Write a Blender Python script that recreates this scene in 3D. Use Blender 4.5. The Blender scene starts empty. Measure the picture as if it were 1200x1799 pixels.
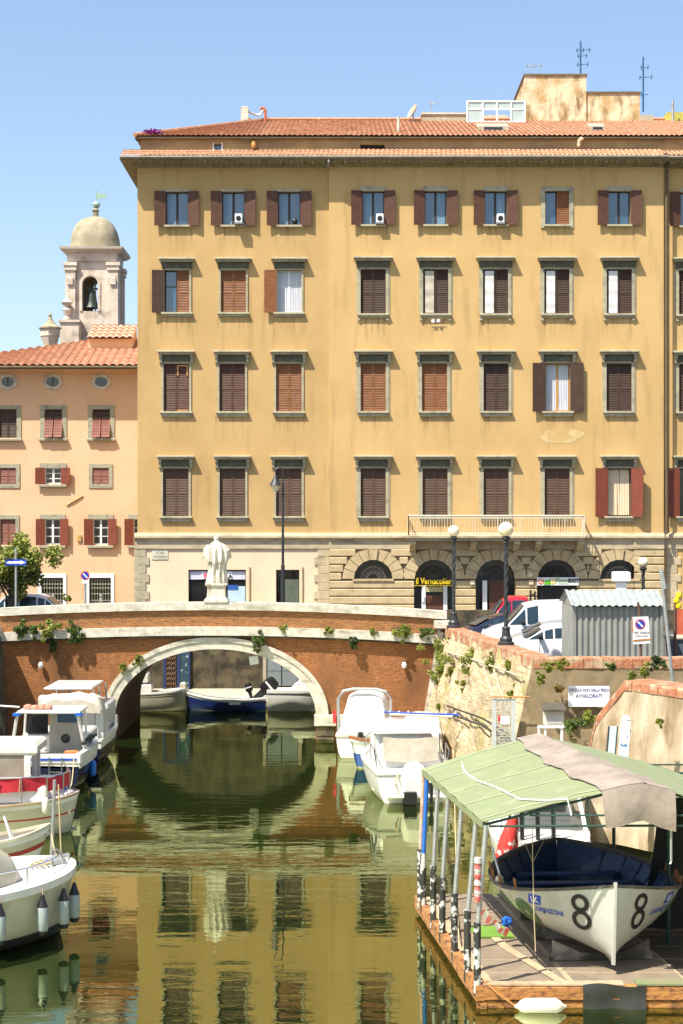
import bpy, bmesh, math, random
from mathutils import Vector, Matrix, noise
from mathutils.bvhtree import BVHTree
R=math.radians; PI=math.pi
random.seed(7)
scn=bpy.context.scene; col=scn.collection
# ---------------- camera ----------------
F=2844.0; HZ=930.0; CH=7.8
cam=bpy.data.objects.new('camera',bpy.data.cameras.new('camera')); col.objects.link(cam)
cam.location=(0,0,CH); cam.rotation_euler=(R(90),0,0)
cam.data.sensor_fit='VERTICAL'; cam.data.sensor_height=24; cam.data.lens=24*F/1799
cam.data.shift_y=(HZ-899.5)/1799; cam.data.clip_start=.3; cam.data.clip_end=3000
scn.camera=cam
# ---------------- light ----------------
SUN=Vector((.89,.80,-2.0)).normalized()
w=bpy.data.worlds.new('World'); scn.world=w; w.use_nodes=True
nt=w.node_tree; nt.nodes.clear()
sky=nt.nodes.new('ShaderNodeTexSky'); sky.sky_type='NISHITA'; sky.sun_disc=False
sky.sun_elevation=math.asin(-SUN.z); sky.sun_rotation=math.atan2(-SUN.x,-SUN.y)%(2*PI)
sky.air_density=1.0; sky.dust_density=1.6; sky.ozone_density=1.2; sky.altitude=0
bg=nt.nodes.new('ShaderNodeBackground'); bg.inputs[1].default_value=.112
wo=nt.nodes.new('ShaderNodeOutputWorld'); nt.links.new(sky.outputs[0],bg.inputs[0]); nt.links.new(bg.outputs[0],wo.inputs[0])
sl=bpy.data.lights.new('sun','SUN'); sl.energy=5.0; sl.angle=R(.5); sl.color=(1,.94,.84)
so=bpy.data.objects.new('sun',sl); col.objects.link(so); so.rotation_euler=SUN.to_track_quat('-Z','Y').to_euler()
vs=scn.view_settings; vs.view_transform='Standard'; vs.look='None'; vs.gamma=1; vs.use_curve_mapping=False; vs.exposure=1.0
# ---------------- materials ----------------
MATS={}
def pm(name,c1=None,c2=None,sc=3,rough=.8,bump=0,bsc=None,metal=0,stretch=(1,1,1),c3=None,sc3=.5,t3=(.55,.7),det=6,ior=1.5,coat=0,t1=(.35,.65),st3=None,alpha=None):
    """procedural material: two-tone noise, an optional third stain tone, noise bump"""
    if name in MATS: return MATS[name]
    m=bpy.data.materials.new(name); m.use_nodes=True; n=m.node_tree; p=n.nodes['Principled BSDF']
    p.inputs['Roughness'].default_value=rough; p.inputs['Metallic'].default_value=metal; p.inputs['IOR'].default_value=ior
    p.inputs['Coat Weight'].default_value=coat
    tc=n.nodes.new('ShaderNodeTexCoord')
    def ns(scale,st,d=det):
        mp=n.nodes.new('ShaderNodeMapping'); mp.inputs['Scale'].default_value=st
        n.links.new(tc.outputs['Object'],mp.inputs[0])
        t=n.nodes.new('ShaderNodeTexNoise'); t.inputs['Scale'].default_value=scale; t.inputs['Detail'].default_value=d; t.inputs['Roughness'].default_value=.6
        n.links.new(mp.outputs[0],t.inputs['Vector']); return t
    def mixc(fac,a,b):
        x=n.nodes.new('ShaderNodeMix'); x.data_type='RGBA'
        n.links.new(fac,x.inputs[0])
        for s,v in ((6,a),(7,b)):
            if isinstance(v,tuple): x.inputs[s].default_value=(*v,1)
            else: n.links.new(v,x.inputs[s])
        return x.outputs[2]
    def ramp(fac,t):
        r=n.nodes.new('ShaderNodeMapRange'); r.inputs[1].default_value=t[0]; r.inputs[2].default_value=t[1]
        n.links.new(fac,r.inputs[0]); return r.outputs[0]
    if c2 is None: c2=tuple(v*.82 for v in c1)
    t=ns(sc,stretch); out=mixc(ramp(t.outputs['Fac'],t1),c1,c2)
    if c3 is not None:
        t2=ns(sc3,st3 or stretch,8); out=mixc(ramp(t2.outputs['Fac'],t3),out,c3)
    n.links.new(out,p.inputs['Base Color'])
    if bump:
        tb=ns(bsc or sc*3,stretch); b=n.nodes.new('ShaderNodeBump'); b.inputs['Strength'].default_value=bump; b.inputs['Distance'].default_value=.03
        n.links.new(tb.outputs['Fac'],b.inputs['Height']); n.links.new(b.outputs[0],p.inputs['Normal'])
    MATS[name]=m; return m
def brick(name,c1,c2,mortar,bw=.26,bh=.065,rot=(R(90),0,0),stain=(.3,.22,.12),t3=(.6,.75),dark=None):
    m=bpy.data.materials.new(name); m.use_nodes=True; n=m.node_tree; p=n.nodes['Principled BSDF']; p.inputs['Roughness'].default_value=.9
    tc=n.nodes.new('ShaderNodeTexCoord'); mp=n.nodes.new('ShaderNodeMapping'); mp.inputs['Rotation'].default_value=rot
    nn=n.nodes.new('ShaderNodeTexNoise'); nn.inputs['Scale'].default_value=2.5; nn.inputs['Detail'].default_value=4
    n.links.new(tc.outputs['Object'],nn.inputs['Vector'])
    vm=n.nodes.new('ShaderNodeVectorMath'); vm.operation='MULTIPLY_ADD'; vm.inputs[1].default_value=(.05,.05,.05)
    n.links.new(nn.outputs['Color'],vm.inputs[0]); n.links.new(tc.outputs['Object'],vm.inputs[2]); n.links.new(vm.outputs[0],mp.inputs[0])
    b=n.nodes.new('ShaderNodeTexBrick'); b.inputs['Scale'].default_value=1; b.inputs['Brick Width'].default_value=bw; b.inputs['Row Height'].default_value=bh
    b.inputs['Mortar Size'].default_value=.008; b.inputs['Mortar Smooth'].default_value=.3; b.inputs['Bias'].default_value=0
    b.inputs['Color1'].default_value=(*c1,1); b.inputs['Color2'].default_value=(*c2,1); b.inputs['Mortar'].default_value=(*mortar,1)
    n.links.new(mp.outputs[0],b.inputs['Vector'])
    def ns(s,d=8,st=(1,1,1)):
        q=n.nodes.new('ShaderNodeMapping'); q.inputs['Scale'].default_value=st; n.links.new(tc.outputs['Object'],q.inputs[0])
        t=n.nodes.new('ShaderNodeTexNoise'); t.inputs['Scale'].default_value=s; t.inputs['Detail'].default_value=d; t.inputs['Roughness'].default_value=.65; n.links.new(q.outputs[0],t.inputs['Vector']); return t.outputs['Fac']
    def mx(f,a,bb,lo,hi):
        r=n.nodes.new('ShaderNodeMapRange'); r.inputs[1].default_value=lo; r.inputs[2].default_value=hi; n.links.new(f,r.inputs[0])
        x=n.nodes.new('ShaderNodeMix'); x.data_type='RGBA'; n.links.new(r.outputs[0],x.inputs[0]); n.links.new(a,x.inputs[6]); x.inputs[7].default_value=(*bb,1); return x.outputs[2]
    o=mx(ns(5,5,(1,1,4.5)),b.outputs['Color'],tuple(v*1.55 for v in c1),.50,.68)
    o=mx(ns(6,5,(1,1,4)),o,tuple(v*.45 for v in c2),.54,.70)
    o=mx(ns(.7),o,stain,*t3)
    if dark: o=mx(ns(.45,8,(1,1,.6)),o,dark,.5,.7)
    n.links.new(o,p.inputs['Base Color'])
    bp=n.nodes.new('ShaderNodeBump'); bp.inputs['Strength'].default_value=.7; bp.inputs['Distance'].default_value=.02
    n.links.new(b.outputs['Color'],bp.inputs['Height']); n.links.new(bp.outputs[0],p.inputs['Normal'])
    return m
def flat(name,c,rough=.6,metal=0,coat=0,ior=1.5): return pm(name,c,tuple(v*.88 for v in c),sc=6,rough=rough,metal=metal,coat=coat,ior=ior)
def emptymat(name,c,rough=.08,ior=1.9,metal=0): return pm(name,c,tuple(v*.8 for v in c),sc=1.5,rough=rough,ior=ior,metal=metal)
STUC_L=pm('stucco_ochre',(.50,.33,.135),(.43,.275,.105),sc=.35,rough=.92,bump=.12,bsc=25,c3=(.30,.185,.07),sc3=1.1,t3=(.54,.85),st3=(1.6,1,.22))
STUC_R=pm('stucco_ochre_light',(.55,.365,.15),(.48,.31,.12),sc=.3,rough=.92,bump=.12,bsc=25,c3=(.34,.215,.085),sc3=1.1,t3=(.54,.85),st3=(1.6,1,.22))
STUC_A=pm('attic_plaster',(.40,.28,.13),(.31,.21,.10),sc=1.3,rough=.95,c3=(.16,.12,.07),sc3=.6,t3=(.5,.75),st3=(.6,1,3))
CREAM=pm('cream_plaster',(.72,.56,.38),(.66,.50,.33),sc=.8,rough=.9,bump=.08,bsc=25,c3=(.52,.40,.26),sc3=.7,t3=(.6,.85))
PINK=pm('pink_plaster',(.68,.44,.265),(.62,.385,.22),sc=.5,rough=.92,bump=.1,bsc=25,c3=(.44,.27,.14),sc3=.8,t3=(.62,.85),st3=(1.4,1,.3))
STONE=pm('grey_stone',(.42,.37,.24),(.32,.28,.18),sc=5,rough=.85,bump=.2,c3=(.20,.19,.14),sc3=2,t3=(.5,.75))
STONE_SHADE=pm('shaded_stone',(.105,.10,.06),(.065,.065,.04),sc=4,rough=.85,bump=.2,c3=(.22,.21,.14),sc3=3,t3=(.58,.8))  # window stone darkened to paint the hood's shade onto the frieze
BAND=pm('band_stone',(.50,.41,.26),(.40,.32,.2),sc=2,rough=.9,bump=.2,c3=(.17,.13,.08),sc3=1.2,t3=(.52,.72),st3=(.5,1,2.5))
RUST=pm('rusticated_stone',(.50,.385,.215),(.43,.32,.17),sc=3,rough=.9,bump=.25,c3=(.28,.21,.12),sc3=1.5,t3=(.55,.8))
RUSTD=pm('rustication_joint',(.22,.16,.09),(.17,.12,.07),rough=.95)
TILE=pm('roof_tile',(.45,.235,.135),(.34,.17,.095),sc=9,rough=.85,bump=.3,c3=(.60,.33,.18),sc3=4,t3=(.5,.7))
TILEP=pm('roof_tile_pink',(.52,.31,.205),(.40,.22,.14),sc=6,rough=.85,bump=.3,c3=(.66,.38,.24),sc3=3,t3=(.48,.7))
EAVE=pm('eave_wood',(.12,.085,.04),(.08,.055,.03),sc=4,rough=.9)
WHITES=pm('white_stone',(.60,.56,.46),(.44,.40,.31),sc=4,rough=.8,bump=.3,c3=(.24,.22,.15),sc3=2.2,t3=(.52,.72),st3=(.5,1,1.5),det=9)
MARBLE=pm('statue_marble',(.66,.61,.52),(.50,.44,.34),sc=5,rough=.6,bump=.25,c3=(.32,.26,.16),sc3=3.5,t3=(.52,.72),st3=(1.5,1.5,.5))
BRK=brick('bridge_brick',(.29,.105,.028),(.20,.066,.018),(.25,.14,.06),stain=(.34,.16,.055),dark=(.14,.06,.02))
BRKP=brick('parapet_brick',(.29,.12,.035),(.20,.075,.022),(.27,.17,.08),stain=(.33,.18,.08))
BRKC=pm('coping_brick',(.42,.17,.08),(.28,.11,.055),sc=7,rough=.9,bump=.6,c3=(.42,.31,.19),sc3=3,t3=(.48,.62))
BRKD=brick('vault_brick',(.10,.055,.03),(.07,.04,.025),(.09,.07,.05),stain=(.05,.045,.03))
RAMP=brick('rampart_stone',(.50,.40,.25),(.34,.25,.14),(.16,.12,.06),bw=.42,bh=.17,rot=Matrix(((0,1,0),(0,0,1),(1,0,0))).to_euler(),stain=(.27,.25,.06),t3=(.52,.66),dark=(.33,.24,.13))
RAMP2=pm('rampart_plaster',(.46,.385,.27),(.30,.22,.13),sc=2.4,rough=.95,bump=.6,bsc=6,stretch=(1,1,.3),c3=(.19,.13,.06),sc3=2.6,t3=(.47,.68),det=9)
CONC=pm('stained_concrete',(.22,.165,.09),(.15,.11,.06),sc=2,rough=.95,bump=.4,bsc=9,c3=(.34,.25,.14),sc3=.9,t3=(.52,.72))
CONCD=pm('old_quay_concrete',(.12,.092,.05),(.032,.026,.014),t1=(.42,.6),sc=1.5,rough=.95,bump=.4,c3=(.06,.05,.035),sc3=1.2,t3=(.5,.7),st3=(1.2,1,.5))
WALLDK=pm('dark_quay_wall',(.10,.085,.06),(.05,.045,.03),sc=2,rough=.95,bump=.6,c3=(.28,.25,.2),sc3=.8,t3=(.55,.65))  # dark brown base with random paler blotches
LAND=pm('landing_concrete',(.42,.37,.27),(.33,.29,.20),sc=3,rough=.95,bump=.3)
ROAD=pm('asphalt',(.06,.058,.055),(.05,.048,.045),sc=9,rough=.95)
SH_DK=pm('shutter_dark_brown',(.062,.028,.011),(.042,.018,.007),sc=3,rough=.6)
SH_PU=pm('shutter_purple_brown',(.11,.056,.027),(.075,.037,.018),sc=3,rough=.65)
SH_OR=pm('shutter_orange_brown',(.28,.10,.026),(.17,.06,.018),sc=2.5,rough=.6,stretch=(1,1,4))
SH_RB=pm('shutter_red_brown',(.10,.035,.013),(.07,.024,.010),sc=3,rough=.6)
SH_RE=pm('shutter_russet',(.20,.04,.015),(.14,.03,.013),sc=3,rough=.55)
SH_PK=pm('shutter_faded_red',(.26,.095,.06),(.20,.07,.045),sc=3,rough=.65)
GLASS=emptymat('window_glass',(.035,.09,.15),ior=2.0)  # blue base colour paints in the sky reflected by the panes
GLASSD=emptymat('dark_glass',(.012,.014,.016),ior=1.7)
WFR=flat('white_paint',(.75,.75,.72),.45)
DKW=flat('dark_frame',(.03,.022,.018),.6)
ORF=flat('varnished_frame',(.5,.24,.06),.5)
CURT=pm('curtain_cloth',(.55,.56,.58),(.42,.44,.48),sc=3,rough=.8,stretch=(5,1,.3),coat=.4)
BLACK=flat('black_paint',(.012,.012,.013),.4); RUB=flat('rubber',(.02,.02,.02),.75)
IRON=flat('lamp_iron',(.035,.038,.04),.5,.3); GALV=pm('galvanised',(.42,.43,.42),(.33,.34,.33),sc=8,rough=.45,metal=.5)
GEL=pm('white_gelcoat',(.70,.69,.65),(.62,.60,.55),sc=2,rough=.25,coat=.3,c3=(.62,.58,.5),sc3=3,t3=(.62,.8))
CANV=pm('white_canvas',(.68,.665,.63),(.58,.56,.52),sc=3,rough=.85,bump=.25,bsc=4)
CANB=pm('grey_beige_canvas',(.50,.45,.36),(.40,.35,.27),sc=3,rough=.9,bump=.5,bsc=5)
REDC=pm('red_canvas',(.50,.015,.03),(.34,.01,.02),sc=5,rough=.8,bump=.4,bsc=5)
CREAMH=pm('cream_hull',(.50,.47,.36),(.42,.39,.28),sc=2,rough=.35,coat=.2,c3=(.3,.29,.18),sc3=2.5,t3=(.6,.8))
NAVY=pm('navy_hull',(.012,.016,.045),(.008,.01,.03),rough=.25,coat=.4); BLUEP=flat('blue_paint',(.02,.09,.36),.4,coat=.3); BLUEB=flat('bright_blue',(.01,.12,.5),.5)
ANTIF=flat('antifouling_black',(.02,.02,.018),.6); REDL=flat('red_line',(.32,.03,.02),.5); GREENB=flat('green_boot',(.03,.10,.05),.6)
WOODV=pm('varnished_wood',(.34,.12,.03),(.22,.07,.02),sc=6,rough=.4,coat=.3); ROPE=flat('rope',(.45,.36,.2),.9)
FEND=pm('fender_vinyl',(.30,.34,.33),(.24,.28,.27),sc=5,rough=.45,c3=(.16,.18,.15),sc3=3,t3=(.55,.75)); FENW=flat('fender_white',(.68,.64,.52),.5)
SSTEEL=flat('stainless',(.6,.6,.6),.25,.9)
TARPG=pm('green_tarp',(.215,.245,.125),(.175,.205,.10),sc=1.6,rough=.7,bump=.35,bsc=3,c3=(.29,.28,.185),sc3=1.6,t3=(.55,.8)); MATG=pm('grey_mat',(.30,.245,.20),(.21,.17,.135),sc=2,rough=.95,bump=.5,bsc=7,c3=(.16,.13,.09),sc3=2.2,t3=(.56,.76))
FRG=flat('dark_green_steel',(.012,.05,.035),.5); RUSTW=pm('rusty_timber',(.42,.19,.055),(.26,.10,.03),sc=3,rough=.9,bump=.5,stretch=(2,2,6),c3=(.12,.055,.025),sc3=3,t3=(.5,.65))
PLY=pm('weathered_ply',(.22,.17,.115),(.17,.13,.09),sc=3,rough=.9,bump=.2,c3=(.11,.09,.06),sc3=2,t3=(.55,.75)); SAND=pm('pale_board',(.40,.31,.19),(.31,.23,.14),sc=4,rough=.9)
POSTB=pm('black_white_wrap',(.02,.02,.02),(.03,.03,.028),sc=5,rough=.5,c3=(.5,.5,.46),sc3=6,t3=(.52,.56))
LEAF=pm('leaf_green',(.11,.15,.02),(.06,.10,.015),sc=5,rough=.6); LEAF2=pm('leaf_yellow_green',(.26,.27,.035),(.14,.18,.02),sc=5,rough=.6); LEAFD=pm('leaf_dark',(.045,.075,.012),(.03,.05,.01),sc=5,rough=.6); MAG=flat('magenta_petal',(.25,.01,.22),.6)
BARK=pm('bark',(.08,.06,.04),(.05,.035,.025),sc=8,rough=.95)
SHED=pm('shed_sheet',(.27,.275,.245),(.21,.215,.19),sc=2,rough=.5,metal=.1,c3=(.17,.15,.10),sc3=1.5,t3=(.6,.8),st3=(2,2,.4)); SHEDR=pm('shed_roof',(.34,.37,.35),(.27,.30,.28),sc=3,rough=.4,metal=.1)
GLOBE=pm('lamp_globe_glass',(.80,.68,.45),(.76,.64,.42),rough=.25); GLOBEW=flat('globe_white',(.85,.82,.72),.3)
YEL=flat('yellow_letters',(.85,.60,.01),.5); SBLUE=flat('sign_blue',(.01,.06,.45),.4); SRED=flat('sign_red',(.55,.02,.03),.4); SWHITE=flat('sign_white',(.8,.8,.78),.5)
NAVT=flat('navy_text',(.05,.06,.22),.6); LGREEN=flat('text_green',(.22,.42,.12),.6); ORNG=flat('sign_orange',(.75,.13,.01),.5); YELS=flat('sign_yellow',(.8,.6,.01),.5); GRNS=flat('sign_green',(.12,.45,.02),.5)
CARW=pm('car_white',(.78,.78,.78),(.76,.76,.76),rough=.25,coat=.6); CARR=pm('car_red',(.48,.01,.03),(.45,.01,.03),rough=.3,coat=.6); CARN=pm('car_navy',(.01,.012,.03),(.01,.012,.028),rough=.2,coat=.8); CARS=pm('car_silver',(.36,.38,.40),(.34,.36,.38),rough=.25,metal=.4,coat=.6)
TOWER=pm('tower_plaster',(.64,.55,.45),(.52,.43,.34),sc=1.2,rough=.92,bump=.3,c3=(.26,.22,.16),sc3=1.0,t3=(.52,.74)); DOME=pm('dome_lead',(.34,.30,.20),(.25,.22,.14),sc=1.5,rough=.9,bump=.3,c3=(.18,.165,.10),sc3=1.2,t3=(.52,.74)); VERD=flat('verdigris',(.30,.46,.36),.7); BRONZE=flat('bell_bronze',(.035,.045,.035),.5,.4)
BLDTOP=pm('rooftop_plaster',(.64,.53,.35),(.44,.30,.13),sc=1.0,rough=.95,bump=.3,c3=(.22,.15,.06),sc3=1.5,t3=(.50,.66),st3=(1.6,1,.6),det=9,t1=(.44,.58))
TERR=flat('terracotta_pipe',(.45,.12,.05),.8)
FROST=pm('frosted_panel',(.42,.52,.50),(.36,.46,.44),rough=.25); 
ANT=flat('antenna_blue',(.03,.12,.25),.5,.3)
BLUI=pm('boat_inner_blue',(.008,.035,.11),(.005,.022,.075),rough=.5,coat=.15); HULLW=pm('race_hull_white',(.47,.47,.42),(.40,.40,.35),sc=3,rough=.3,coat=.3)
def streak_mat():
    m=bpy.data.materials.new('rain_streaks'); m.use_nodes=True; n=m.node_tree; p=n.nodes['Principled BSDF']; p.inputs['Roughness'].default_value=1; p.inputs['Base Color'].default_value=(.20,.12,.045,1)
    tc=n.nodes.new('ShaderNodeTexCoord'); q=n.nodes.new('ShaderNodeMapping'); q.inputs['Scale'].default_value=(7,1,.55); n.links.new(tc.outputs['Object'],q.inputs[0])
    t=n.nodes.new('ShaderNodeTexNoise'); t.inputs['Scale'].default_value=1; t.inputs['Detail'].default_value=5; n.links.new(q.outputs[0],t.inputs[0])
    r=n.nodes.new('ShaderNodeMapRange'); r.inputs[1].default_value=.48; r.inputs[2].default_value=.75; n.links.new(t.outputs[0],r.inputs[0])
    s=n.nodes.new('ShaderNodeSeparateXYZ'); n.links.new(tc.outputs['Generated'],s.inputs[0])
    x=n.nodes.new('ShaderNodeMath'); x.operation='POWER'; n.links.new(s.outputs[2],x.inputs[0]); x.inputs[1].default_value=1.4
    y=n.nodes.new('ShaderNodeMath'); y.operation='MULTIPLY'; n.links.new(r.outputs[0],y.inputs[0]); n.links.new(x.outputs[0],y.inputs[1])
    z=n.nodes.new('ShaderNodeMath'); z.operation='MULTIPLY'; n.links.new(y.outputs[0],z.inputs[0]); z.inputs[1].default_value=.42; n.links.new(z.outputs[0],p.inputs['Alpha'])
    return m
STREAK=streak_mat()
def water_mat():
    m=bpy.data.materials.new('canal_water'); m.use_nodes=True; n=m.node_tree; n.nodes.clear()
    out=n.nodes.new('ShaderNodeOutputMaterial'); tc=n.nodes.new('ShaderNodeTexCoord')
    def ns(st,sc,d,dist=0):
        q=n.nodes.new('ShaderNodeMapping'); q.inputs['Scale'].default_value=st; n.links.new(tc.outputs['Object'],q.inputs[0])
        t=n.nodes.new('ShaderNodeTexNoise'); t.inputs['Scale'].default_value=sc; t.inputs['Detail'].default_value=d; t.inputs['Roughness'].default_value=.5; t.inputs['Distortion'].default_value=dist
        n.links.new(q.outputs[0],t.inputs['Vector']); return t.outputs['Fac']
    def mth(op,a,b):
        x=n.nodes.new('ShaderNodeMath'); x.operation=op
        for i,v in enumerate((a,b)):
            if isinstance(v,(int,float)): x.inputs[i].default_value=v
            else: n.links.new(v,x.inputs[i])
        return x.outputs[0]
    big=ns((.22,.55,1),1.0,2,.3); mid=ns((.5,1.5,1),1.9,3,.4); fine=ns((1,2.2,1),6,2)
    mask=n.nodes.new('ShaderNodeMapRange'); mask.inputs[1].default_value=.42; mask.inputs[2].default_value=.62; mask.inputs[3].default_value=.35; mask.inputs[4].default_value=1.3
    n.links.new(ns((.06,.28,1),1,2),mask.inputs[0])
    h=mth('ADD',mth('MULTIPLY',big,.09),mth('MULTIPLY',mth('MULTIPLY',mid,.046),mask.outputs[0]))
    h=mth('ADD',h,mth('MULTIPLY',mth('MULTIPLY',fine,.0022),mask.outputs[0]))
    b=n.nodes.new('ShaderNodeBump'); b.inputs['Strength'].default_value=1; b.inputs['Distance'].default_value=WB; n.links.new(h,b.inputs['Height'])
    g=n.nodes.new('ShaderNodeBsdfGlossy'); g.inputs['Color'].default_value=(.86,.92,.54,1); g.inputs['Roughness'].default_value=.015
    d=n.nodes.new('ShaderNodeBsdfDiffuse'); d.inputs['Color'].default_value=(.006,.012,.003,1)
    fr=n.nodes.new('ShaderNodeFresnel'); fr.inputs['IOR'].default_value=5.6
    for x in (g,d,fr): n.links.new(b.outputs[0],x.inputs['Normal'])
    mx=n.nodes.new('ShaderNodeMixShader'); n.links.new(fr.outputs[0],mx.inputs[0]); n.links.new(d.outputs[0],mx.inputs[1]); n.links.new(g.outputs[0],mx.inputs[2]); n.links.new(mx.outputs[0],out.inputs[0])
    return m
WB=.11
WATER=water_mat()
# ---------------- mesh helpers ----------------
SPLIT=set('rusticated_blocks steel_post cradle_beam bracket canopy_post impost pier_stones white_batten hanger roof_post corner_post post cabin_pillar pilaster rib thole_pin side_fittings dark_pole stern_strap blue_lashing life_jackets deck_locker orange_box bulkhead_lamp wall_box door_frame gable console blind_frame pilaster_strip edge_frame windscreen_frame panel side_windows door_gap cloth downpipe handrail conduit cabin_window engine_leg stern_rail engine_band lashing red_band white_band repair_frame end_cap'.split())
class MB:
    def __init__(s): s.v=[]; s.f=[]; s.m=[]; s.mi=0
    def add(s,vs,fs):
        b=len(s.v); s.v+= [Vector(v) for v in vs]
        for f in fs: s.f.append([b+i for i in f]); s.m.append(s.mi)
        return s
    def box(s,x0,x1,y0,y1,z0,z1):
        return s.add([(x0,y0,z0),(x1,y0,z0),(x1,y1,z0),(x0,y1,z0),(x0,y0,z1),(x1,y0,z1),(x1,y1,z1),(x0,y1,z1)],
            [(0,3,2,1),(4,5,6,7),(0,1,5,4),(1,2,6,5),(2,3,7,6),(3,0,4,7)])
    def bbox(s,x0,x1,y0,y1,z0,z1,c=.02):
        # chamfered box: vertical profile narrowed at top and bottom
        pts=[(x0+c,y0+c,z0),(x1-c,y0+c,z0),(x1-c,y1-c,z0),(x0+c,y1-c,z0)]; r=[pts]
        for z in (z0+c,z1-c): r.append([(x0,y0,z),(x1,y0,z),(x1,y1,z),(x0,y1,z)])
        r.append([(x0+c,y0+c,z1),(x1-c,y0+c,z1),(x1-c,y1-c,z1),(x0+c,y1-c,z1)])
        return s.loft(r)
    def loft(s,rings,closed=True,caps=True):
        n=len(rings[0]); vs=[p for r in rings for p in r]; fs=[]
        for i in range(len(rings)-1):
            for j in range(n if closed else n-1):
                a=i*n+j; b=i*n+(j+1)%n; fs.append((a,b,b+n,a+n))
        if caps and closed: fs.append(tuple(range(n))[::-1]); fs.append(tuple((len(rings)-1)*n+j for j in range(n)))
        return s.add(vs,fs)
    def tube(s,pts,r,n=8,caps=True):
        pts=[Vector(p) for p in pts]; rr=r if isinstance(r,(list,tuple)) else [r]*len(pts); rings=[]
        up=Vector((0,0,1))
        for i,p in enumerate(pts):
            t=(pts[min(i+1,len(pts)-1)]-pts[max(i-1,0)]).normalized()
            a=t.cross(up if abs(t.z)<.95 else Vector((1,0,0))).normalized(); b=t.cross(a)
            rings.append([p+a*(rr[i]*math.cos(2*PI*k/n))+b*(rr[i]*math.sin(2*PI*k/n)) for k in range(n)])
        return s.loft(rings,True,caps)
    def lathe(s,prof,c=(0,0,0),n=16,a0=0,sx=1,sy=1):
        rings=[[(c[0]+r*sx*math.cos(a0+2*PI*k/n),c[1]+r*sy*math.sin(a0+2*PI*k/n),c[2]+z) for k in range(n)] for r,z in prof]
        return s.loft(rings)
    def prism(s,poly,y0,y1):   # poly in xz, extruded along y
        return s.loft([[(x,y0,z) for x,z in poly],[(x,y1,z) for x,z in poly]])
    def prismx(s,poly,x0,x1): # poly in yz
        return s.loft([[(x0,y,z) for y,z in poly],[(x1,y,z) for y,z in poly]])
    def prismz(s,poly,z0,z1):
        return s.loft([[(x,y,z0) for x,y in poly],[(x,y,z1) for x,y in poly]])
    def quad(s,a,b,c,d): return s.add([a,b,c,d],[(0,1,2,3)])
    def grid(s,fn,nu,nv):
        vs=[fn(i/nu,j/nv) for j in range(nv+1) for i in range(nu+1)]; w=nu+1
        return s.add(vs,[(j*w+i,j*w+i+1,(j+1)*w+i+1,(j+1)*w+i) for j in range(nv) for i in range(nu)])
    def slab(s,fn,nu,nv,th):  # closed sheet with thickness vector th
        th=Vector(th); a=[[Vector(fn(i/nu,j/nv)) for i in range(nu+1)] for j in range(nv+1)]; w=nu+1; N=w*(nv+1)
        vs=[p for r in a for p in r]+[p+th for r in a for p in r]; fs=[]
        for j in range(nv):
            for i in range(nu):
                q=(j*w+i,j*w+i+1,(j+1)*w+i+1,(j+1)*w+i); fs+= [q,tuple(N+k for k in q[::-1])]
        for i in range(nu):
            fs+=[(i,N+i,N+i+1,i+1),(nv*w+i,nv*w+i+1,N+nv*w+i+1,N+nv*w+i)]
        for j in range(nv):
            fs+=[(j*w,(j+1)*w,N+(j+1)*w,N+j*w),(j*w+nu,N+j*w+nu,N+(j+1)*w+nu,(j+1)*w+nu)]
        return s.add(vs,fs)
    def xf(s,M):
        s.v=[M@v for v in s.v]; return s
    def mesh(s,name,mats,smooth=False,org=None):
        me=bpy.data.meshes.new(name)
        o=org if org is not None else Vector((0,0,0))
        me.from_pydata([tuple(v-o) for v in s.v],[],s.f)
        for m in (mats if isinstance(mats,(list,tuple)) else [mats]): me.materials.append(m)
        me.polygons.foreach_set('material_index',s.m)
        bm=bmesh.new(); bm.from_mesh(me); bmesh.ops.recalc_face_normals(bm,faces=bm.faces); bm.to_mesh(me); bm.free()
        if smooth:
            me.polygons.foreach_set('use_smooth',[True]*len(me.polygons)); me.set_sharp_from_angle(angle=R(40))
        me.update(); return me
    def clusters(s,tol=.07):
        par=list(range(len(s.v)))
        def fd(i):
            while par[i]!=i: par[i]=par[par[i]]; i=par[i]
            return i
        for f in s.f:
            for i in f[1:]: par[fd(i)]=fd(f[0])
        bx={}
        for i,v in enumerate(s.v):
            r=fd(i); b=bx.setdefault(r,[v.copy(),v.copy()])
            for k in range(3): b[0][k]=min(b[0][k],v[k]); b[1][k]=max(b[1][k],v[k])
        ks=list(bx)
        for i,p in enumerate(ks):
            for q in ks[i+1:]:
                A_,B_=bx[p],bx[q]
                if all(A_[0][k]-tol<=B_[1][k] and B_[0][k]-tol<=A_[1][k] for k in range(3)): par[fd(p)]=fd(q)
        out={}
        for f,m in zip(s.f,s.m): out.setdefault(fd(f[0]),[]).append((f,m))
        return list(out.values())
    def build(s,name,mats,parent=None,smooth=False,world=False):
        if name in SPLIT:
            cl=s.clusters()
            if len(cl)>1:
                first=None
                for c in cl:
                    t=MB(); ix={}
                    for f,m in c:
                        for i in f:
                            if i not in ix: ix[i]=len(t.v); t.v.append(s.v[i])
                        t.f.append([ix[i] for i in f]); t.m.append(m)
                    o=t._build(name,mats,parent,smooth,world); first=first or o
                return first
        return s._build(name,mats,parent,smooth,world)
    def _build(s,name,mats,parent=None,smooth=False,world=False):
        org=Vector((0,0,0))
        if world:
            p=parent
            while p is not None: org+=p.location; p=p.parent
        o=bpy.data.objects.new(name,s.mesh(name,mats,smooth,org)); col.objects.link(o); o.parent=parent
        return o
def tag(o,label=None,cat=None,group=None,kind=None):
    if label: o['label']=label
    if cat: o['category']=cat
    if group: o['group']=group
    if kind: o['kind']=kind
    return o
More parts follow.
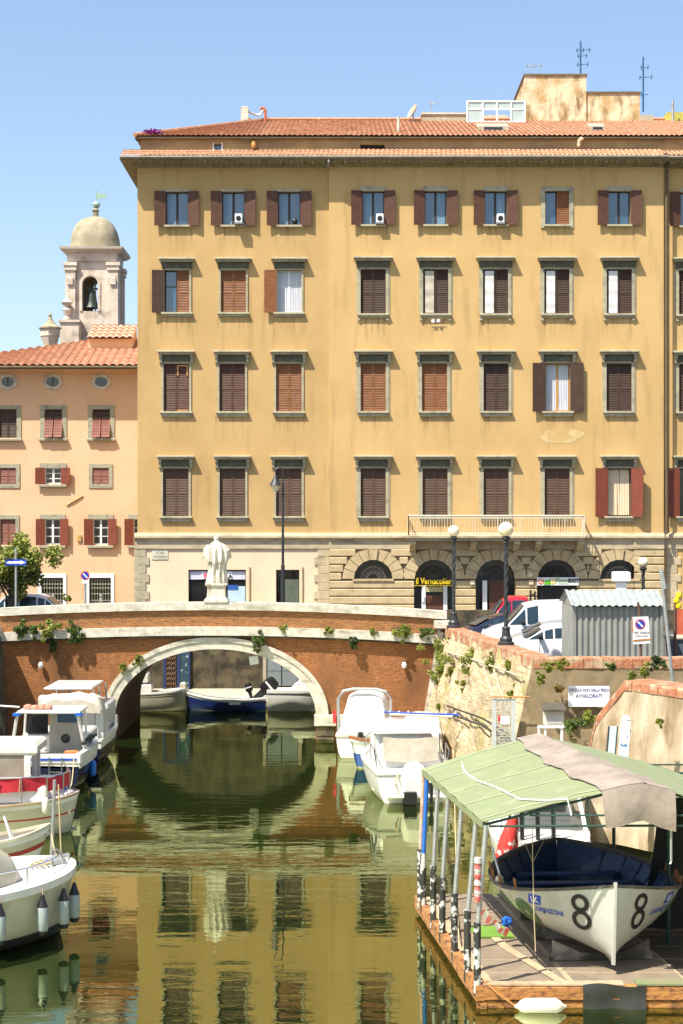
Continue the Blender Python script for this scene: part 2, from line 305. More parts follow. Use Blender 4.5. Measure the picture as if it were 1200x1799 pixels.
def thing(name,loc,label,cat,group=None,rz=0):
    o=bpy.data.objects.new(name,None); o.empty_display_size=.2; col.objects.link(o); o.location=loc; o.rotation_euler=(0,0,rz)
    return tag(o,label,cat,group)
def copy_tree(o,parent=None):
    c=o.copy(); col.objects.link(c); c.parent=parent
    for ch in list(o.children): copy_tree(ch,c)
    return c
def WX(px,Y): return (px-600)*Y/F
def WZ(py,Y): return CH-(py-HZ)*Y/F
def P(px,py,Y): return Vector((WX(px,Y),Y,WZ(py,Y)))
def text_mesh(txt,size,extr=.004,bold=0,sx=1):
    c=bpy.data.curves.new('t','FONT'); c.body=txt; c.size=size; c.extrude=extr; c.offset=bold; c.align_x='CENTER'; c.align_y='CENTER'; c.resolution_u=6
    o=bpy.data.objects.new('t',c); col.objects.link(o); bpy.context.view_layer.update()
    me=bpy.data.meshes.new_from_object(o); vs=[Vector((v.co.x*sx,v.co.y,v.co.z)) for v in me.vertices]; fs=[tuple(p.vertices) for p in me.polygons]
    bpy.data.objects.remove(o); bpy.data.curves.remove(c); bpy.data.meshes.remove(me); return vs,fs
def text_on(mb,txt,size,c,extr=.006,bold=0,rz=0,sx=1):  # upright text facing -Y centred at c
    vs,fs=text_mesh(txt,size,extr,bold,sx); M=Matrix.Translation(Vector(c))@Matrix.Rotation(rz,4,'Z')@Matrix.Rotation(R(90),4,'X')
    mb.add([M@v for v in vs],fs); return mb
def disc(mb,c,r,th=.01,n=20,r2=0,half=None):
    """disc facing -Y"""
    a=[(c[0]+r*math.cos(2*PI*k/n),c[2]+r*math.sin(2*PI*k/n)) for k in range(n)]
    return mb.prism(a,c[1]-th,c[1])
def wall_open(mb,x0,x1,z0,z1,y,ops,rev=.3,n=14):
    """front face (facing -Y) with rectangular or arched openings; ops: (xa,xb,za,zb,arch)"""
    xs={x0,x1}
    for a,b,c,d,arch in ops:
        xs|={a,b}
        if arch:
            r=(b-a)/2; xs|={(a+b)/2-r*math.cos(PI*k/n) for k in range(n+1)}
    xs=sorted(xs); 
    def top(op,x):
        a,b,c,d,arch=op
        if not arch: return d
        r=(b-a)/2; return d+math.sqrt(max(0,r*r-(x-(a+b)/2)**2))
    for a,b in zip(xs,xs[1:]):
        if b-a<1e-6: continue
        m=(a+b)/2; bl=sorted([o for o in ops if o[0]<m<o[1]],key=lambda o:o[2])
        la=lb=z0
        for o in bl:
            if o[2]-la>1e-5: mb.quad((a,y,la),(b,y,lb),(b,y,o[2]),(a,y,o[2]))
            la=top(o,a); lb=top(o,b)
        mb.quad((a,y,la),(b,y,lb),(b,y,z1),(a,y,z1))
    for o in ops:
        a,b,c,d,arch=o
        mb.quad((a,y,c),(a,y,d),(a,y+rev,d),(a,y+rev,c)); mb.quad((b,y,c),(b,y+rev,c),(b,y+rev,d),(b,y,d)); mb.quad((a,y,c),(a,y+rev,c),(b,y+rev,c),(b,y,c))
        if arch:
            r=(b-a)/2; cx=(a+b)/2; pp=[(cx-r*math.cos(PI*k/n),d+r*math.sin(PI*k/n)) for k in range(n+1)]
            for p,q in zip(pp,pp[1:]): mb.quad((p[0],y,p[1]),(q[0],y,q[1]),(q[0],y+rev,q[1]),(p[0],y+rev,p[1]))
        else: mb.quad((a,y,d),(b,y,d),(b,y+rev,d),(a,y+rev,d))
def tiles(mb,o,U,V,nu,nv,vmax,pitch_amp=.06,per=6,step=.03):
    """corrugated tile sheet: o origin, U unit along eave * width, V full slope vector, nu tiles, nv rows"""
    o=Vector(o);U=Vector(U);V=Vector(V);N=U.cross(V).normalized()
    if N.z<0:N=-N
    M=nu*per; rows=nv*2; w=M+1; vs=[];fs=[]
    for j in range(rows+1):
        for i in range(w):
            u=i/M; ph=(i%per)/per; h=pitch_amp*abs(math.sin(PI*ph)); jj=(j//2+(j%2))/nv
            st=step if j%2==0 else 0
            v=vmax(u)*jj; vs.append(o+U*u+V*v+N*(h+st+.012*noise.noise(Vector((i*.3,j*.7,o.x)))))
    for j in range(rows):
        for i in range(M): a=j*w+i; fs.append((a,a+1,a+w+1,a+w))
    mb.add(vs,fs)
def leaves(mb,c,rx,ry,rz,n,size,seed=0,clumps=0):
    rnd=random.Random(seed); c=Vector(c); cl=[Vector((0,0,0))]
    if clumps: cl=[Vector((rnd.gauss(0,.45)*rx,rnd.gauss(0,.45)*ry,rnd.gauss(0,.42)*rz)) for _ in range(clumps)]
    k=1 if not clumps else .33
    for _ in range(n):
        b=rnd.choice(cl); d=Vector((rnd.gauss(0,1),rnd.gauss(0,1),rnd.gauss(0,1))).normalized()*(rnd.random()**.5)
        p=c+b+Vector((d.x*rx*k,d.y*ry*k,d.z*rz*k)); s=size*rnd.uniform(.6,1.4)
        a=Vector((rnd.gauss(0,1),rnd.gauss(0,1),rnd.gauss(0,.6))).normalized(); bb=a.cross(Vector((rnd.gauss(0,1),rnd.gauss(0,1),rnd.gauss(0,1)))).normalized()
        mb.add([p-a*s,p+bb*s*.45,p+a*s,p-bb*s*.45],[(0,1,2,3)])
    return mb
# ================= SETTING =================
GZ=3.3; BD=60.0; BB=67.4; QW=72.0
mb=MB(); mb.quad((-70,-60,0),(70,-60,0),(70,QW,0),(-70,QW,0)); tag(mb.build('canal_water',WATER),kind='structure')
A=Vector((3.75,61.0,4.2)); B=Vector((5.44,45.5,4.2))
mb=MB(); mb.quad((-500,QW,GZ),(500,QW,GZ),(500,1500,GZ),(-500,1500,GZ))
mb.add([(A.x+.3,60.6,GZ),(B.x+.35,45.8,GZ),(500,45.8,GZ),(500,QW,GZ),(A.x+.3,QW,GZ)],[(0,1,2,3,4)])
mb.quad((-500,-200,GZ),(-12.7,-200,GZ),(-12.7,QW,GZ),(-500,QW,GZ)); mb.quad((14.5,-200,GZ),(500,-200,GZ),(500,45.8,GZ),(14.5,45.8,GZ))
tag(mb.build('street_ground',ROAD),kind='structure')
mb=MB(); mb.box(-9.6,40,75.2,76.2,GZ-.2,GZ+.13); tag(mb.build('pavement',LAND),kind='structure')
# quay landing behind the dock
mb=MB(); mb.prismz([(4.15,41.5),(4.75,45.6),(12,45.6),(12,39.9),(4.3,39.9)],-.5,1.2); tag(mb.build('quay_landing',LAND),kind='structure')
# ================= MAIN BUILDING =================
FY=76.5
X=lambda px:WX(px,FY); Z=lambda py:WZ(py,FY)
bld=thing('apartment_building',(X(700),FY,GZ),'long ochre five-storey palazzo with rows of brown shutters behind the bridge','building')
BW=dict(parent=bld,world=True)
YL,YM,YR=76.5,76.36,76.66
XL,X1,X2,XR=X(241.5),X(578),X(1165),X(1420)
ops_L=[];ops_M=[];ops_R=[];wins=[]
def addw(cx,w,yt,yb,kind,row,sec):
    a,b,c,d=X(cx-w/2),X(cx+w/2),Z(yb),Z(yt); {'L':ops_L,'M':ops_M,'R':ops_R}[sec].append((a,b,c,d,False)); wins.append((a,b,c,d,kind,row,sec))
for cx,k in ((311,'ac0'),(410,'ac1'),(508,'ac2')): addw(cx,40,337,396,'open_glass',0,'L')
for cx,k in ((655.5,0),(765,0),(870,0),(1087,0)): addw(cx,39,337,396,'open_glass',0,'M')
addw(978,42,337,396,'half_A',0,'M')
addw(311,43,475,549,'halfL',1,'L'); addw(410,44,475,549,'or',1,'L'); addw(508,43,475,549,'openL_white',1,'L')
addw(655.5,44,474,552,'dk',1,'M')
for cx in (765,870,977.5,1087): addw(cx,44,474,552,'blind',1,'M')
for cx,k in ((310,'rb'),(408,'rb'),(507.5,'or')): addw(cx,45,639,723,k,2,'L')
for cx,k in ((655.5,'or'),(763,'or'),(871,'dk'),(979,'open_or'),(1086.5,'dk')): addw(cx,44,639,723,k,2,'M')
for cx in (309,408.5,507.5): addw(cx,45,823,907,'pu',3,'L')
for cx in (655.5,764,871,978): addw(cx,44,823,907,'pu',3,'M')
addw(1087,42,823,907,'open_red',3,'M')
for cx in (1216,1320):
    addw(cx,40,337,396,'open_glass',0,'R'); addw(cx,44,474,552,'dk',1,'R'); addw(cx,44,639,723,'dk',2,'R'); addw(cx,44,823,907,'open_red2',3,'R')
ZB=Z(938) # top of band
ZE=Z(290) # eave underside
for nm,a,b,y,ops,m in (('wall',XL,X1,YL,ops_L,STUC_L),('wall',X1,X2,YM,ops_M,STUC_R),('wall',X2,XR,YR,ops_R,STUC_R)):
    mb=MB(); wall_open(mb,a,b,ZB,ZE+.05,y,ops,.32)
    if y==YM: mb.quad((X1,YM,GZ),(X1,YM,ZE),(X1,YL+.3,ZE),(X1,YL+.3,GZ)); mb.quad((X2,YM,GZ),(X2,YM,ZE),(X2,YR+.3,ZE),(X2,YR+.3,GZ))
    mb.build(nm,m,**BW)
mb=MB(); mb.quad((XL,YL,GZ),(XL,YL,ZE+.05),(XL,YL+16,ZE+.05),(XL,YL+16,GZ)); mb.quad((XR,YR,GZ),(XR,YR,ZE),(XR,YR+16,ZE),(XR,YR+16,GZ)); mb.quad((XL,YL+16,GZ),(XR,YL+16,GZ),(XR,YL+16,ZE),(XL,YL+16,ZE)); mb.build('wall',STUC_L,**BW)
# shutters (shared meshes)
def shutter_mesh(w,h,m,cache={}):
    k=(round(w,2),round(h,2),m.name)
    if k in cache: return cache[k]
    mb=MB(); f=.06; t=.045
    mb.box(0,f,0,t,0,h); mb.box(w-f,w,0,t,0,h); mb.box(f,w-f,0,t,0,f*1.4); mb.box(f,w-f,0,t,h-f*1.2,h); mb.box(f,w-f,.001,t-.001,h*.46,h*.46+f)
    for z0,z1 in ((f*1.4,h*.46),(h*.46+f,h-f*1.2)):
        n=max(2,int((z1-z0)/.075)); s=(z1-z0)/n
        for i in range(n): z=z0+i*s; mb.add([(f,.004,z+.002),(w-f,.004,z+.002),(w-f,t-.01,z+s*.93),(f,t-.01,z+s*.93),(f,.018,z),(w-f,.018,z),(w-f,t-.002,z+s*.85),(f,t-.002,z+s*.85)],[(0,1,2,3),(4,7,6,5),(0,4,5,1),(3,2,6,7)])
    mb.box(f,w-f,t*.8,t*.9,.08,h-.08)
    cache[k]=mb.mesh('shutter',m); return cache[k]
def put_shutter(win,root,x,y,z,w,h,m,ang=0,hinge='L',tilt=0):
    """hinge at x; ang: opening angle, 180 = folded flat on the wall"""
    me=shutter_mesh(w,h,m); o=bpy.data.objects.new('shutter',me); col.objects.link(o); o.parent=win
    o.location=Vector((x,y,z))-root.location
    if hinge=='L': o.rotation_euler=(tilt,0,-R(ang))
    else:
        o.scale=(-1,1,1); o.rotation_euler=(tilt,0,R(ang))
    return o
def sash(win,a,b,c,d,y,fm,gm,cross=False,world=dict(world=True)):
    f=.05; mb=MB(); mb.box(a,b,y,y+.05,d-f,d); mb.box(a,b,y,y+.05,c,c+f*1.2); mb.box(a,a+f,y,y+.05,c+f,d-f); mb.box(b-f,b,y,y+.05,c+f,d-f); m=(a+b)/2
    mb.box(m-.055,m+.055,y-.01,y+.05,c+f,d-f)
    if cross:
        for q in cross: zz=c+(d-c)*q; mb.box(a+f,m-.055,y+.003,y+.04,zz-.022,zz+.022); mb.box(m+.055,b-f,y+.003,y+.04,zz-.022,zz+.022)
    mb.build('sash',fm,win,world=True)
    mb=MB(); mb.box(a+f*.8,b-f*.8,y+.02,y+.03,c+f,d-f); return mb.build('glass_pane',gm,win,world=True)
def curtain(win,a,b,c,d,y,m=None,gap=.04):
    mb=MB()
    for p,q in ((a+.07,(a+b)/2-gap),((a+b)/2+gap,b-.07)):
        mb.grid(lambda u,v,p=p,q=q:(p+(q-p)*u,y-.008*math.sin(u*26+v*2),c+.06+(d-c-.12)*v),30,3)
    mb.build('curtain',m or CURT,win,smooth=True,world=True)
SHM=dict(dk=SH_DK,pu=SH_PU)
SHM['or']=SH_OR; SHM['rb']=SH_RB
rw=random.Random(3)
for a,b,c,d,kind,row,sec in wins:
    y={'L':YL,'M':YM,'R':YR}[sec]; big=sec!='L'; win=MB()
    # stone surround is the window part itself
    s=.14 if big else .10; pr=.05
    if row==0:
        if kind=='half_A': win.box(a-.2,a,y-pr,y+.1,c-.15,d+.2); win.box(b,b+.2,y-pr,y+.1,c-.15,d+.2); win.box(a,b,y-pr,y+.1,d,d+.2)
        else: win.box(a-.08,b+.08,y-pr*.8,y+.05,d,d+(.24 if big else .13)); win.box(a-.05,a,y-pr*.5,y+.1,c,d); win.box(b,b+.05,y-pr*.5,y+.1,c,d)
    else:
        win.box(a-s,a,y-pr,y+.12,c,d+.05); win.box(b,b+s,y-pr,y+.12,c,d+.05); win.box(a,b,y-pr,y+.12,d,d+.1)
        if big: win.box(a-s-.06,a-s,y-pr*.5,y+.05,c,d); win.box(b+s,b+s+.06,y-pr*.5,y+.05,c,d)
    w_=win.build('window',STONE,**BW)
    # sill
    mb=MB(); e=.16 if row else .06; mb.bbox(a-e,b+e,y-.16,y+.1,c-.1,c,.015)
    if row: mb.box(a-e+.06,b+e-.06,y-.10,y+.02,c-.24 if row>1 else c-.19,c-.1)
    if row==1 and big: mb.box(a-.14,a-.02,y-.09,y,c-.32,c-.19); mb.box(b+.02,b+.14,y-.09,y,c-.32,c-.19)
    mb.build('sill',STONE,w_,world=True)
    if row<3 or sec=='M': mb=MB(); zt_=c-(.1 if not row else .2); mb.quad((a-.2,y-.003,zt_-(1.0+.5*rw.random())),(b+.2,y-.003,zt_-1.3),(b+.2,y-.003,zt_),(a-.2,y-.003,zt_)); mb.build('rain_stain',STREAK,w_,world=True)
    if row:
        e=.27 if not big else .33; zt=d+.60 if row>1 else d+.57; 
        mb=MB(); mb.bbox(a-e,b+e,y-.33,y+.02,zt-.10,zt,.02); mb.bbox(a-e+.06,b+e-.06,y-.25,y+.02,zt-.19,zt-.10,.02); mb.build('hood',STONE,w_,world=True)
        mb=MB(); mb.box(a-e+.14,b+e-.14,y-.10,y+.02,d+.1,zt-.19)
        mb.build('frieze',STONE_SHADE,w_,world=True)
        if row>1:
            mb=MB()
            for xx in (a-s-.09,b+s-.04):
                mb.prismx([(y-.02,zt-.2),(y-.22,zt-.2),(y-.23,zt-.30),(y-.15,zt-.42),(y-.14,zt-.55),(y-.09,zt-.62),(y-.02,zt-.62)],xx,xx+.13)
            mb.build('console',STONE,w_,world=True)
    W=b-a;H=d-c;hw=W/2
    gy=y+.18
    if kind in('dk','pu','or','rb'):
        m=SHM[kind]
        put_shutter(w_,bld,a,y+.06,c,hw-.004,H,m,0,'L'); put_shutter(w_,bld,b,y+.06,c,hw-.004,H,m,0,'R')
        mb=MB(); mb.box(a,b,y+.2,y+.22,c,d); mb.build('glass_pane',GLASSD,w_,world=True)
    else:
        mats={'open_glass':SH_RB,'half_A':SH_RB,'halfL':SH_DK,'openL_white':SH_RE,'blind':SH_DK,'open_or':SH_DK,'open_red':SH_RE,'open_red2':SH_RE}[kind]
        fm={'openL_white':WFR,'open_or':ORF}.get(kind,DKW); 
        if kind!='blind': sash(w_,a,b,c,d,gy,fm,GLASS if row<2 else GLASSD,(.62,) if kind in('openL_white','halfL') else False)
        if kind in('open_glass','open_or','open_red','open_red2'):
            m=SH_RB if kind=='open_glass' else mats; an=172
            sw=hw+.02 if row else .52
            put_shutter(w_,bld,a-.0,y-.09,c-.03,sw,H+.04,m,an+rw.uniform(-3,3),'L'); put_shutter(w_,bld,b,y-.09,c-.03,sw,H+.04,m,(150 if kind=='open_red' else an)+rw.uniform(-3,3),'R')
        if kind=='half_A': put_shutter(w_,bld,b,y+.05,c,hw,H,SH_OR,0,'R')
        if kind=='halfL': put_shutter(w_,bld,a,y-.09,c-.03,hw+.02,H+.03,SH_DK,172,'L'); put_shutter(w_,bld,b,y+.05,c,hw,H,SH_OR,0,'R')
        if kind=='openL_white': put_shutter(w_,bld,a,y-.09,c-.03,hw+.02,H+.03,SH_OR,172,'L')
        if kind=='blind':
            put_shutter(w_,bld,b,y+.06,c,hw-.004,H,SH_DK,0,'R')
            mb=MB(); mb.box(a,b,y+.25,y+.27,c,d); mb.build('glass_pane',GLASSD,w_,world=True)
            t=.1 if a<X(760) else 0
            mb=MB(); mb.grid(lambda u,v:(a+.1+(hw-.18)*u,y+.0+.01*math.sin(v*20),c+.05+(H-.12)*v),4,24); mb.build('blind',CANB if t else CANV,w_,world=True)
            mb=MB(); mb.box(a,a+.09,y+.03,y+.07,c,d); mb.box(a+hw-.07,a+hw,y+.03,y+.07,c,d); mb.build('blind_frame',SH_DK,w_,world=True)
        if kind=='open_or' or kind=='openL_white' : curtain(w_,a,b,c,d,gy+.008)
        if kind=='open_red': curtain(w_,a,b,c,d,gy-.012,CREAM,.0)
        if kind=='open_glass' and rw.random()<.75:
            q=rw.choice(((a+.07,(a+b)/2-.07),((a+b)/2+.07,b-.07)))
            mb=MB(); mb.grid(lambda u,v:(q[0]+(q[1]-q[0])*u,gy+.012-.006*math.sin(u*22),c+.07+(d-c-.13)*v),24,2); mb.build('curtain',pm('glazed_curtain',(.17,.28,.38),(.12,.21,.3),sc=3,rough=.2,stretch=(5,1,.3)),w_,smooth=True,world=True)
# extra orange repair frame on one red-brown shutter
mb=MB(); a,b,c,d=X(311),X(330),Z(722),Z(641); y=YL+.05
mb.box(a,b,y-.01,y+.01,d-.07,d);mb.box(a,a+.07,y-.01,y+.01,d-.5,d-.07);mb.box(b-.07,b,y-.01,y+.01,d-.5,d-.07);mb.box(a,b,y-.01,y+.01,c,c+.06); mb.build('repair_frame',ORF,**BW)
# eave
def eave(a,b,y,ov,side):
    mb=MB(); zt=Z(290); pts=[(y+.02,zt-.12),(y-.12,zt-.12),(y-.14,zt-.02),(y-.42,zt+.02),(y-ov,zt+.06),(y-ov,zt+.20),(y+.1,zt+.34)]
    mb.prismx(pts,a,b)
    if side: mb.prismz([(a,y-ov),(a-.72,y-ov),(a-.72,y+15),(a,y+15)],zt+.06,zt+.20); mb.prismz([(a,y-.14),(a-.2,y-.14),(a-.2,y+15),(a,y+15)],zt-.12,zt+.06)
    n=int((b-a)/.5)
    for i in range(n): xx=a+(i+.5)*(b-a)/n; mb.box(xx-.05,xx+.05,y-ov+.05,y-.14,zt-.06,zt+.05)
    mb.build('eave',pm('eave_stone',(.30,.25,.14),(.22,.18,.1),sc=3,rough=.9,c3=(.13,.11,.06),sc3=2),**BW)
    mb=MB(); mb.tube([(a-(.72 if side else 0),y-ov-.07,zt+.17),(b,y-ov-.07,zt+.19)],.085,8); mb.build('gutter',pm('gutter_metal',(.24,.20,.13),(.16,.13,.09),sc=3,rough=.7),**BW)
    mb=MB(); nt_=int((b-a+.7*(side))/.22); o=(a-(.74 if side else 0),y-ov-.05,zt+.24)
    tiles(mb,o,(b-a+(.74 if side else 0),0,0),(0,ov+.58,.56),nt_,3,lambda u:1,.05,4); mb.build('eave_tiles',TILE,**BW)
eave(XL,X1,YL,.78,1); eave(X1,X2,YM,.70,0); eave(X2,XR,YR,.95,0)
# attic
AY=77.0; sA=F/AY
za,zb=WZ(281,AY),WZ(243,AY); ax0=WX(247,AY)
mb=MB(); o1=(WX(633,AY),WX(676,AY),WZ(270,AY),WZ(254,AY),False); o2=(WX(376,AY),WX(389,AY),WZ(271,AY),WZ(253,AY),False)
wall_open(mb,ax0,XR,za-.2,zb,AY,[o1,o2],.3); mb.quad((ax0,AY,za-.2),(ax0,AY,zb),(ax0,AY+15,zb),(ax0,AY+15,za-.2)); mb.quad((XR,AY,za-.2),(XR,AY+15,za-.2),(XR,AY+15,zb),(XR,AY,zb)); mb.build('attic_wall',STUC_A,**BW)
mb=MB(); mb.box(ax0,XR,AY-.045,AY-.002,WZ(270,AY),WZ(262,AY)) if 0 else mb.box(WX(391,AY),WX(630,AY),AY-.04,AY-.002,WZ(263.5,AY),WZ(262,AY)); mb.build('string_moulding',STUC_A,**BW)
wd=MB(); wd.box(o1[0],o1[1],AY+.25,AY+.28,o1[2],o1[3]); f=wd.build('attic_window',DKW,**BW)
wd=MB(); wd.box(o2[0],o2[1],AY+.2,AY+.22,o2[2],o2[3]); f=wd.build('attic_window',GLASS,**BW); wd=MB(); wd.box(o2[0]-.06,o2[0],AY-.02,AY+.1,o2[2]-.06,o2[3]+.06); wd.box(o2[1],o2[1]+.06,AY-.02,AY+.1,o2[2]-.06,o2[3]+.06); wd.build('window_frame',WFR,f,world=True)
# little wall lamp and vent pipe on attic
mb=MB(); mb.lathe([(.0,0),(.09,.03),(.12,.15),(.09,.3),(.03,.34)],(WX(446,AY),AY-.14,WZ(262,AY)),10); mb.box(WX(446,AY)-.02,WX(446,AY)+.02,AY-.1,AY,WZ(264,AY),WZ(262,AY)); mb.build('attic_lamp',YELS if 0 else ORF,**BW)
mb=MB(); q=WX(1016,AY); mb.tube([(q,AY,WZ(258,AY)),(q,AY-.18,WZ(256,AY)),(q+.02,AY-.2,WZ(249,AY)),(q+.15,AY-.3,WZ(245,AY))],.09,8); mb.build('vent_pipe',CREAM,**BW)
# roof
zr=zb+.05; RD=10.0; RH=RD*math.tan(R(18)); x0=ax0-.25; yo=AY-.22
mb=MB(); mb.box(x0,XR,yo+.02,AY+.4,zr-.10,zr-.01); mb.build('roof_edge',EAVE,**BW)
hip=5.9
mb=MB(); WW=XR-x0
tiles(mb,(x0,yo,zr),(WW,0,0),(0,RD,RH),int(WW/.24),22,lambda u:min(1,u*WW/hip),.05,4,.03)
rf=mb.build('roof',TILE,**BW)
mb=MB(); mb.add([(x0,yo,zr),(x0+hip,yo+RD,zr+RH),(x0+hip,yo+RD+1,zr+RH),(x0,yo+2*RD,zr)],[(0,1,2,3)]); mb.add([(x0+hip,yo+RD,zr+RH),(XR,yo+RD,zr+RH),(XR,yo+2*RD,zr),(x0,yo+2*RD,zr)],[(0,1,2,3)]); mb.add([(XR,yo,zr),(XR,yo+RD,zr+RH),(XR,yo+2*RD,zr)],[(0,1,2)]); mb.build('roof_slope',TILE,rf,world=True)
mb=MB(); mb.tube([(x0,yo,zr+.06),(x0+hip,yo+RD,zr+RH+.08),(XR,yo+RD,zr+RH+.08)],.11,7); mb.build('ridge_tiles',TILE,rf,world=True)
def onroof(px,py):  # point of the roof slope seen at a pixel
    k=RH/RD; s=(HZ-py)/F # z=CH+s*Y ; z=zr+(Y-yo)*k
    Y=(zr-yo*k-CH)/(s-k); return Vector((WX(px,Y),Y,CH+s*Y))
for px,w in ((865,52),(1047,26)):
    p=onroof(px,229); k=RH/RD; mb=MB(); w=w/34/2
    mb.add([(p.x-w,p.y-.5,p.z-.5*k+.05),(p.x+w,p.y-.5,p.z-.5*k+.05),(p.x+w,p.y+.5,p.z+.5*k+.22),(p.x-w,p.y+.5,p.z+.5*k+.22),(p.x-w,p.y-.5,p.z-.5*k+.25),(p.x+w,p.y-.5,p.z-.5*k+.25),(p.x+w,p.y+.5,p.z+.5*k+.3),(p.x-w,p.y+.5,p.z+.5*k+.3)],[(0,1,5,4),(1,2,6,5),(2,3,7,6),(3,0,4,7),(4,5,6,7)])
    sk=mb.build('skylight',LAND,rf,world=True); mb=MB(); mb.box(p.x-w*.6,p.x+w*.6,p.y-.52,p.y-.505,p.z-.5*k+.09,p.z-.5*k+.2); mb.build('pane',GLASSD,sk,world=True)
# chimney stub white vertical pipe
mb=MB(); p=onroof(700,232); mb.tube([p,p+Vector((0,0,.75))],.07,8); mb.build('vent_pipe',WHITES,**BW)
# rooftop structures
RY=yo+RD-.6
def rb(px0,px1,py0,py1,Y,d,m,name='rooftop_block',cap=None):
    mb=MB(); mb.box(WX(px0,Y),WX(px1,Y),Y,Y+d,WZ(py1,Y),WZ(py0,Y)); o=mb.build(name,m,**BW)
    if cap:
        mb=MB(); mb.box(WX(px0,Y)-.06,WX(px1,Y)+.06,Y-.06,Y+d+.06,WZ(py0,Y),WZ(py0,Y)+.09); mb.build('cap',cap,o,world=True)
    return o
rb(922,1030,133,222,RY,5,BLDTOP,'stair_tower',pm('cap_slab',(.16,.12,.07),(.1,.08,.05),sc=4))
rb(1030.2,1124,164,222,RY+.1,5,BLDTOP,'stair_tower',pm('cap_slab'))if 0 else rb(1030.2,1124,164,222,RY+.1,5,BLDTOP,'stair_tower',MATS['cap_slab'])
rb(1124.2,1148,202,224,RY-.1,3,LAND,'parapet_wall'); rb(742,822,201,222,RY,3,LAND,'parapet_wall',WHITES)
rb(1172,1300,197,226,RY,3,pm('lichen_plaster',(.5,.48,.1),(.35,.33,.08),sc=2,rough=.95),'parapet_wall')
mb=MB(); Y=RY-.9; zz=lambda p:WZ(p,Y); xx=lambda p:WX(p,Y)
for p in (821,848,873,898,922): mb.box(xx(p)-.045,xx(p)+.045,Y-.04,Y+.05,zz(218),zz(177))
for p in (178,192,214): mb.box(xx(821),xx(922),Y-.03,Y+.03,zz(p)-.04,zz(p)+.04)
mb.box(xx(820),xx(925),Y,Y+1.8,zz(224),zz(217))
te=mb.build('terrace_screen',WFR,**BW)
mb=MB(); mb.box(xx(823),xx(847),Y-.005,Y+.01,zz(213),zz(193)); mb.box(xx(899),xx(921),Y-.005,Y+.01,zz(213),zz(193)); mb.box(xx(823),xx(921),Y+.012,Y+.02,zz(191),zz(179)); mb.build('panel',FROST,te,world=True)
mb=MB(); mb.box(xx(849),xx(897),Y+1.5,Y+1.6,zz(217),zz(189)); mb.build('screen_back',WHITES,te,world=True)
# antennas, dish etc. on the roof (things of their own)
def antenna(px,y0,y1,Y,label,arms,r=.05,m=ANT):
    b=P(px,y1,Y); t=thing('roof_antenna',b,label,'antenna','antennas on the roof'); h=(y1-y0)*Y/F
    mb=MB(); mb.tube([(0,0,0),(0,0,h)],r,6); mb.build('mast',m,t)
    mb=MB()
    for f,L,k in arms:
        mb.tube([(-L*.3,0,h*f),(L*.7,0,h*f+.05)],.022,5)
        for i in range(k): x=-L*.25+L*.9*i/max(1,k-1); mb.tube([(x,-.25,h*f+.02),(x,.25,h*f+.02)],.015,4); mb.tube([(x,0,h*f-.12),(x,0,h*f+.16)],.015,4)
    mb.build('aerial',m,t)
antenna(1020,72,132,RY+1,'tall blue aerial on the higher plaster block of the roof',[(.72,.75,3),(.55,.5,2),(.3,.6,2)])
antenna(1130,100,196,RY+1.5,'tallest blue aerial beside the right end of the plaster blocks',[(.8,.4,2),(.62,.7,2),(.3,.4,1)])
antenna(933,112,133,RY+.6,'thin pale aerial on the left corner of the plaster block',[(.8,.8,3)],.02,GALV)
antenna(758,180,202,RY+.6,'short thin aerial on the low white roof wall',[(.9,.4,2)],.025,GALV)
antenna(1182,176,222,RY-.4,'white steel pole with rail at the right roof edge',[(.8,.2,1)],.07,GALV)
d=thing('satellite_dish',P(726,212,RY-.3),'white satellite dish seen edge-on on the tiled roof','satellite dish')
mb=MB(); mb.tube([(0,0,0),(0,0,.5)],.04,6); mb.build('mast',GALV,d)
mb=MB(); mb.lathe([(.0,0),(.2,.02),(.36,.09),(.42,.14),(.415,.155),(.34,.105),(.0,.03)],(0,0,0),18); mb.xf(Matrix.Translation((.05,0,.45))@Matrix.Rotation(R(-62),4,'Y')@Matrix.Rotation(R(20),4,'X')); mb.build('reflector',LAND,d,smooth=True)
h=thing('flue_unit',onroof(430,214),'white boxed flue with a curved terracotta pipe on the roof','flue'); 
mb=MB(); mb.box(-.2,.2,-.15,.15,-.1,.72); mb.bbox(-.17,.17,-.12,.12,.72,.8,.02); mb.build('flue_box',WHITES,h)
mb=MB(); mb.box(-.06,.35,-.13,.13,-.1,.16); mb.build('flue_base',TERR,h)
mb=MB(); mb.tube([(.2,0,.55),(.5,0,.4),(.8,0,.35),(1.0,0,.62)],.06,6); mb.build('foil_hose',GALV,h,smooth=True)
mb=MB(); mb.tube([(1.1,0,0),(1.1,0,.6),(1.02,0,.72),(.9,0,.74),(.85,0,.64)],.075,8); mb.build('curved_pipe',TERR,h,smooth=True)
f=thing('flower_pot',P(268,239,77.3),'magenta flowers trailing over the left roof corner','flowers'); mb=MB(); mb.lathe([(.12,0),(.17,.22),(.16,.22)],(0,0,0),10); mb.build('pot',TERR,f)
mb=MB(); leaves(mb,(.05,-.2,.16),.5,.25,.14,260,.06,4); mb.build('blossom',MAG,f); mb=MB(); leaves(mb,(.1,-.15,.05),.45,.2,.1,90,.06,5); mb.build('foliage',LEAFD,f)
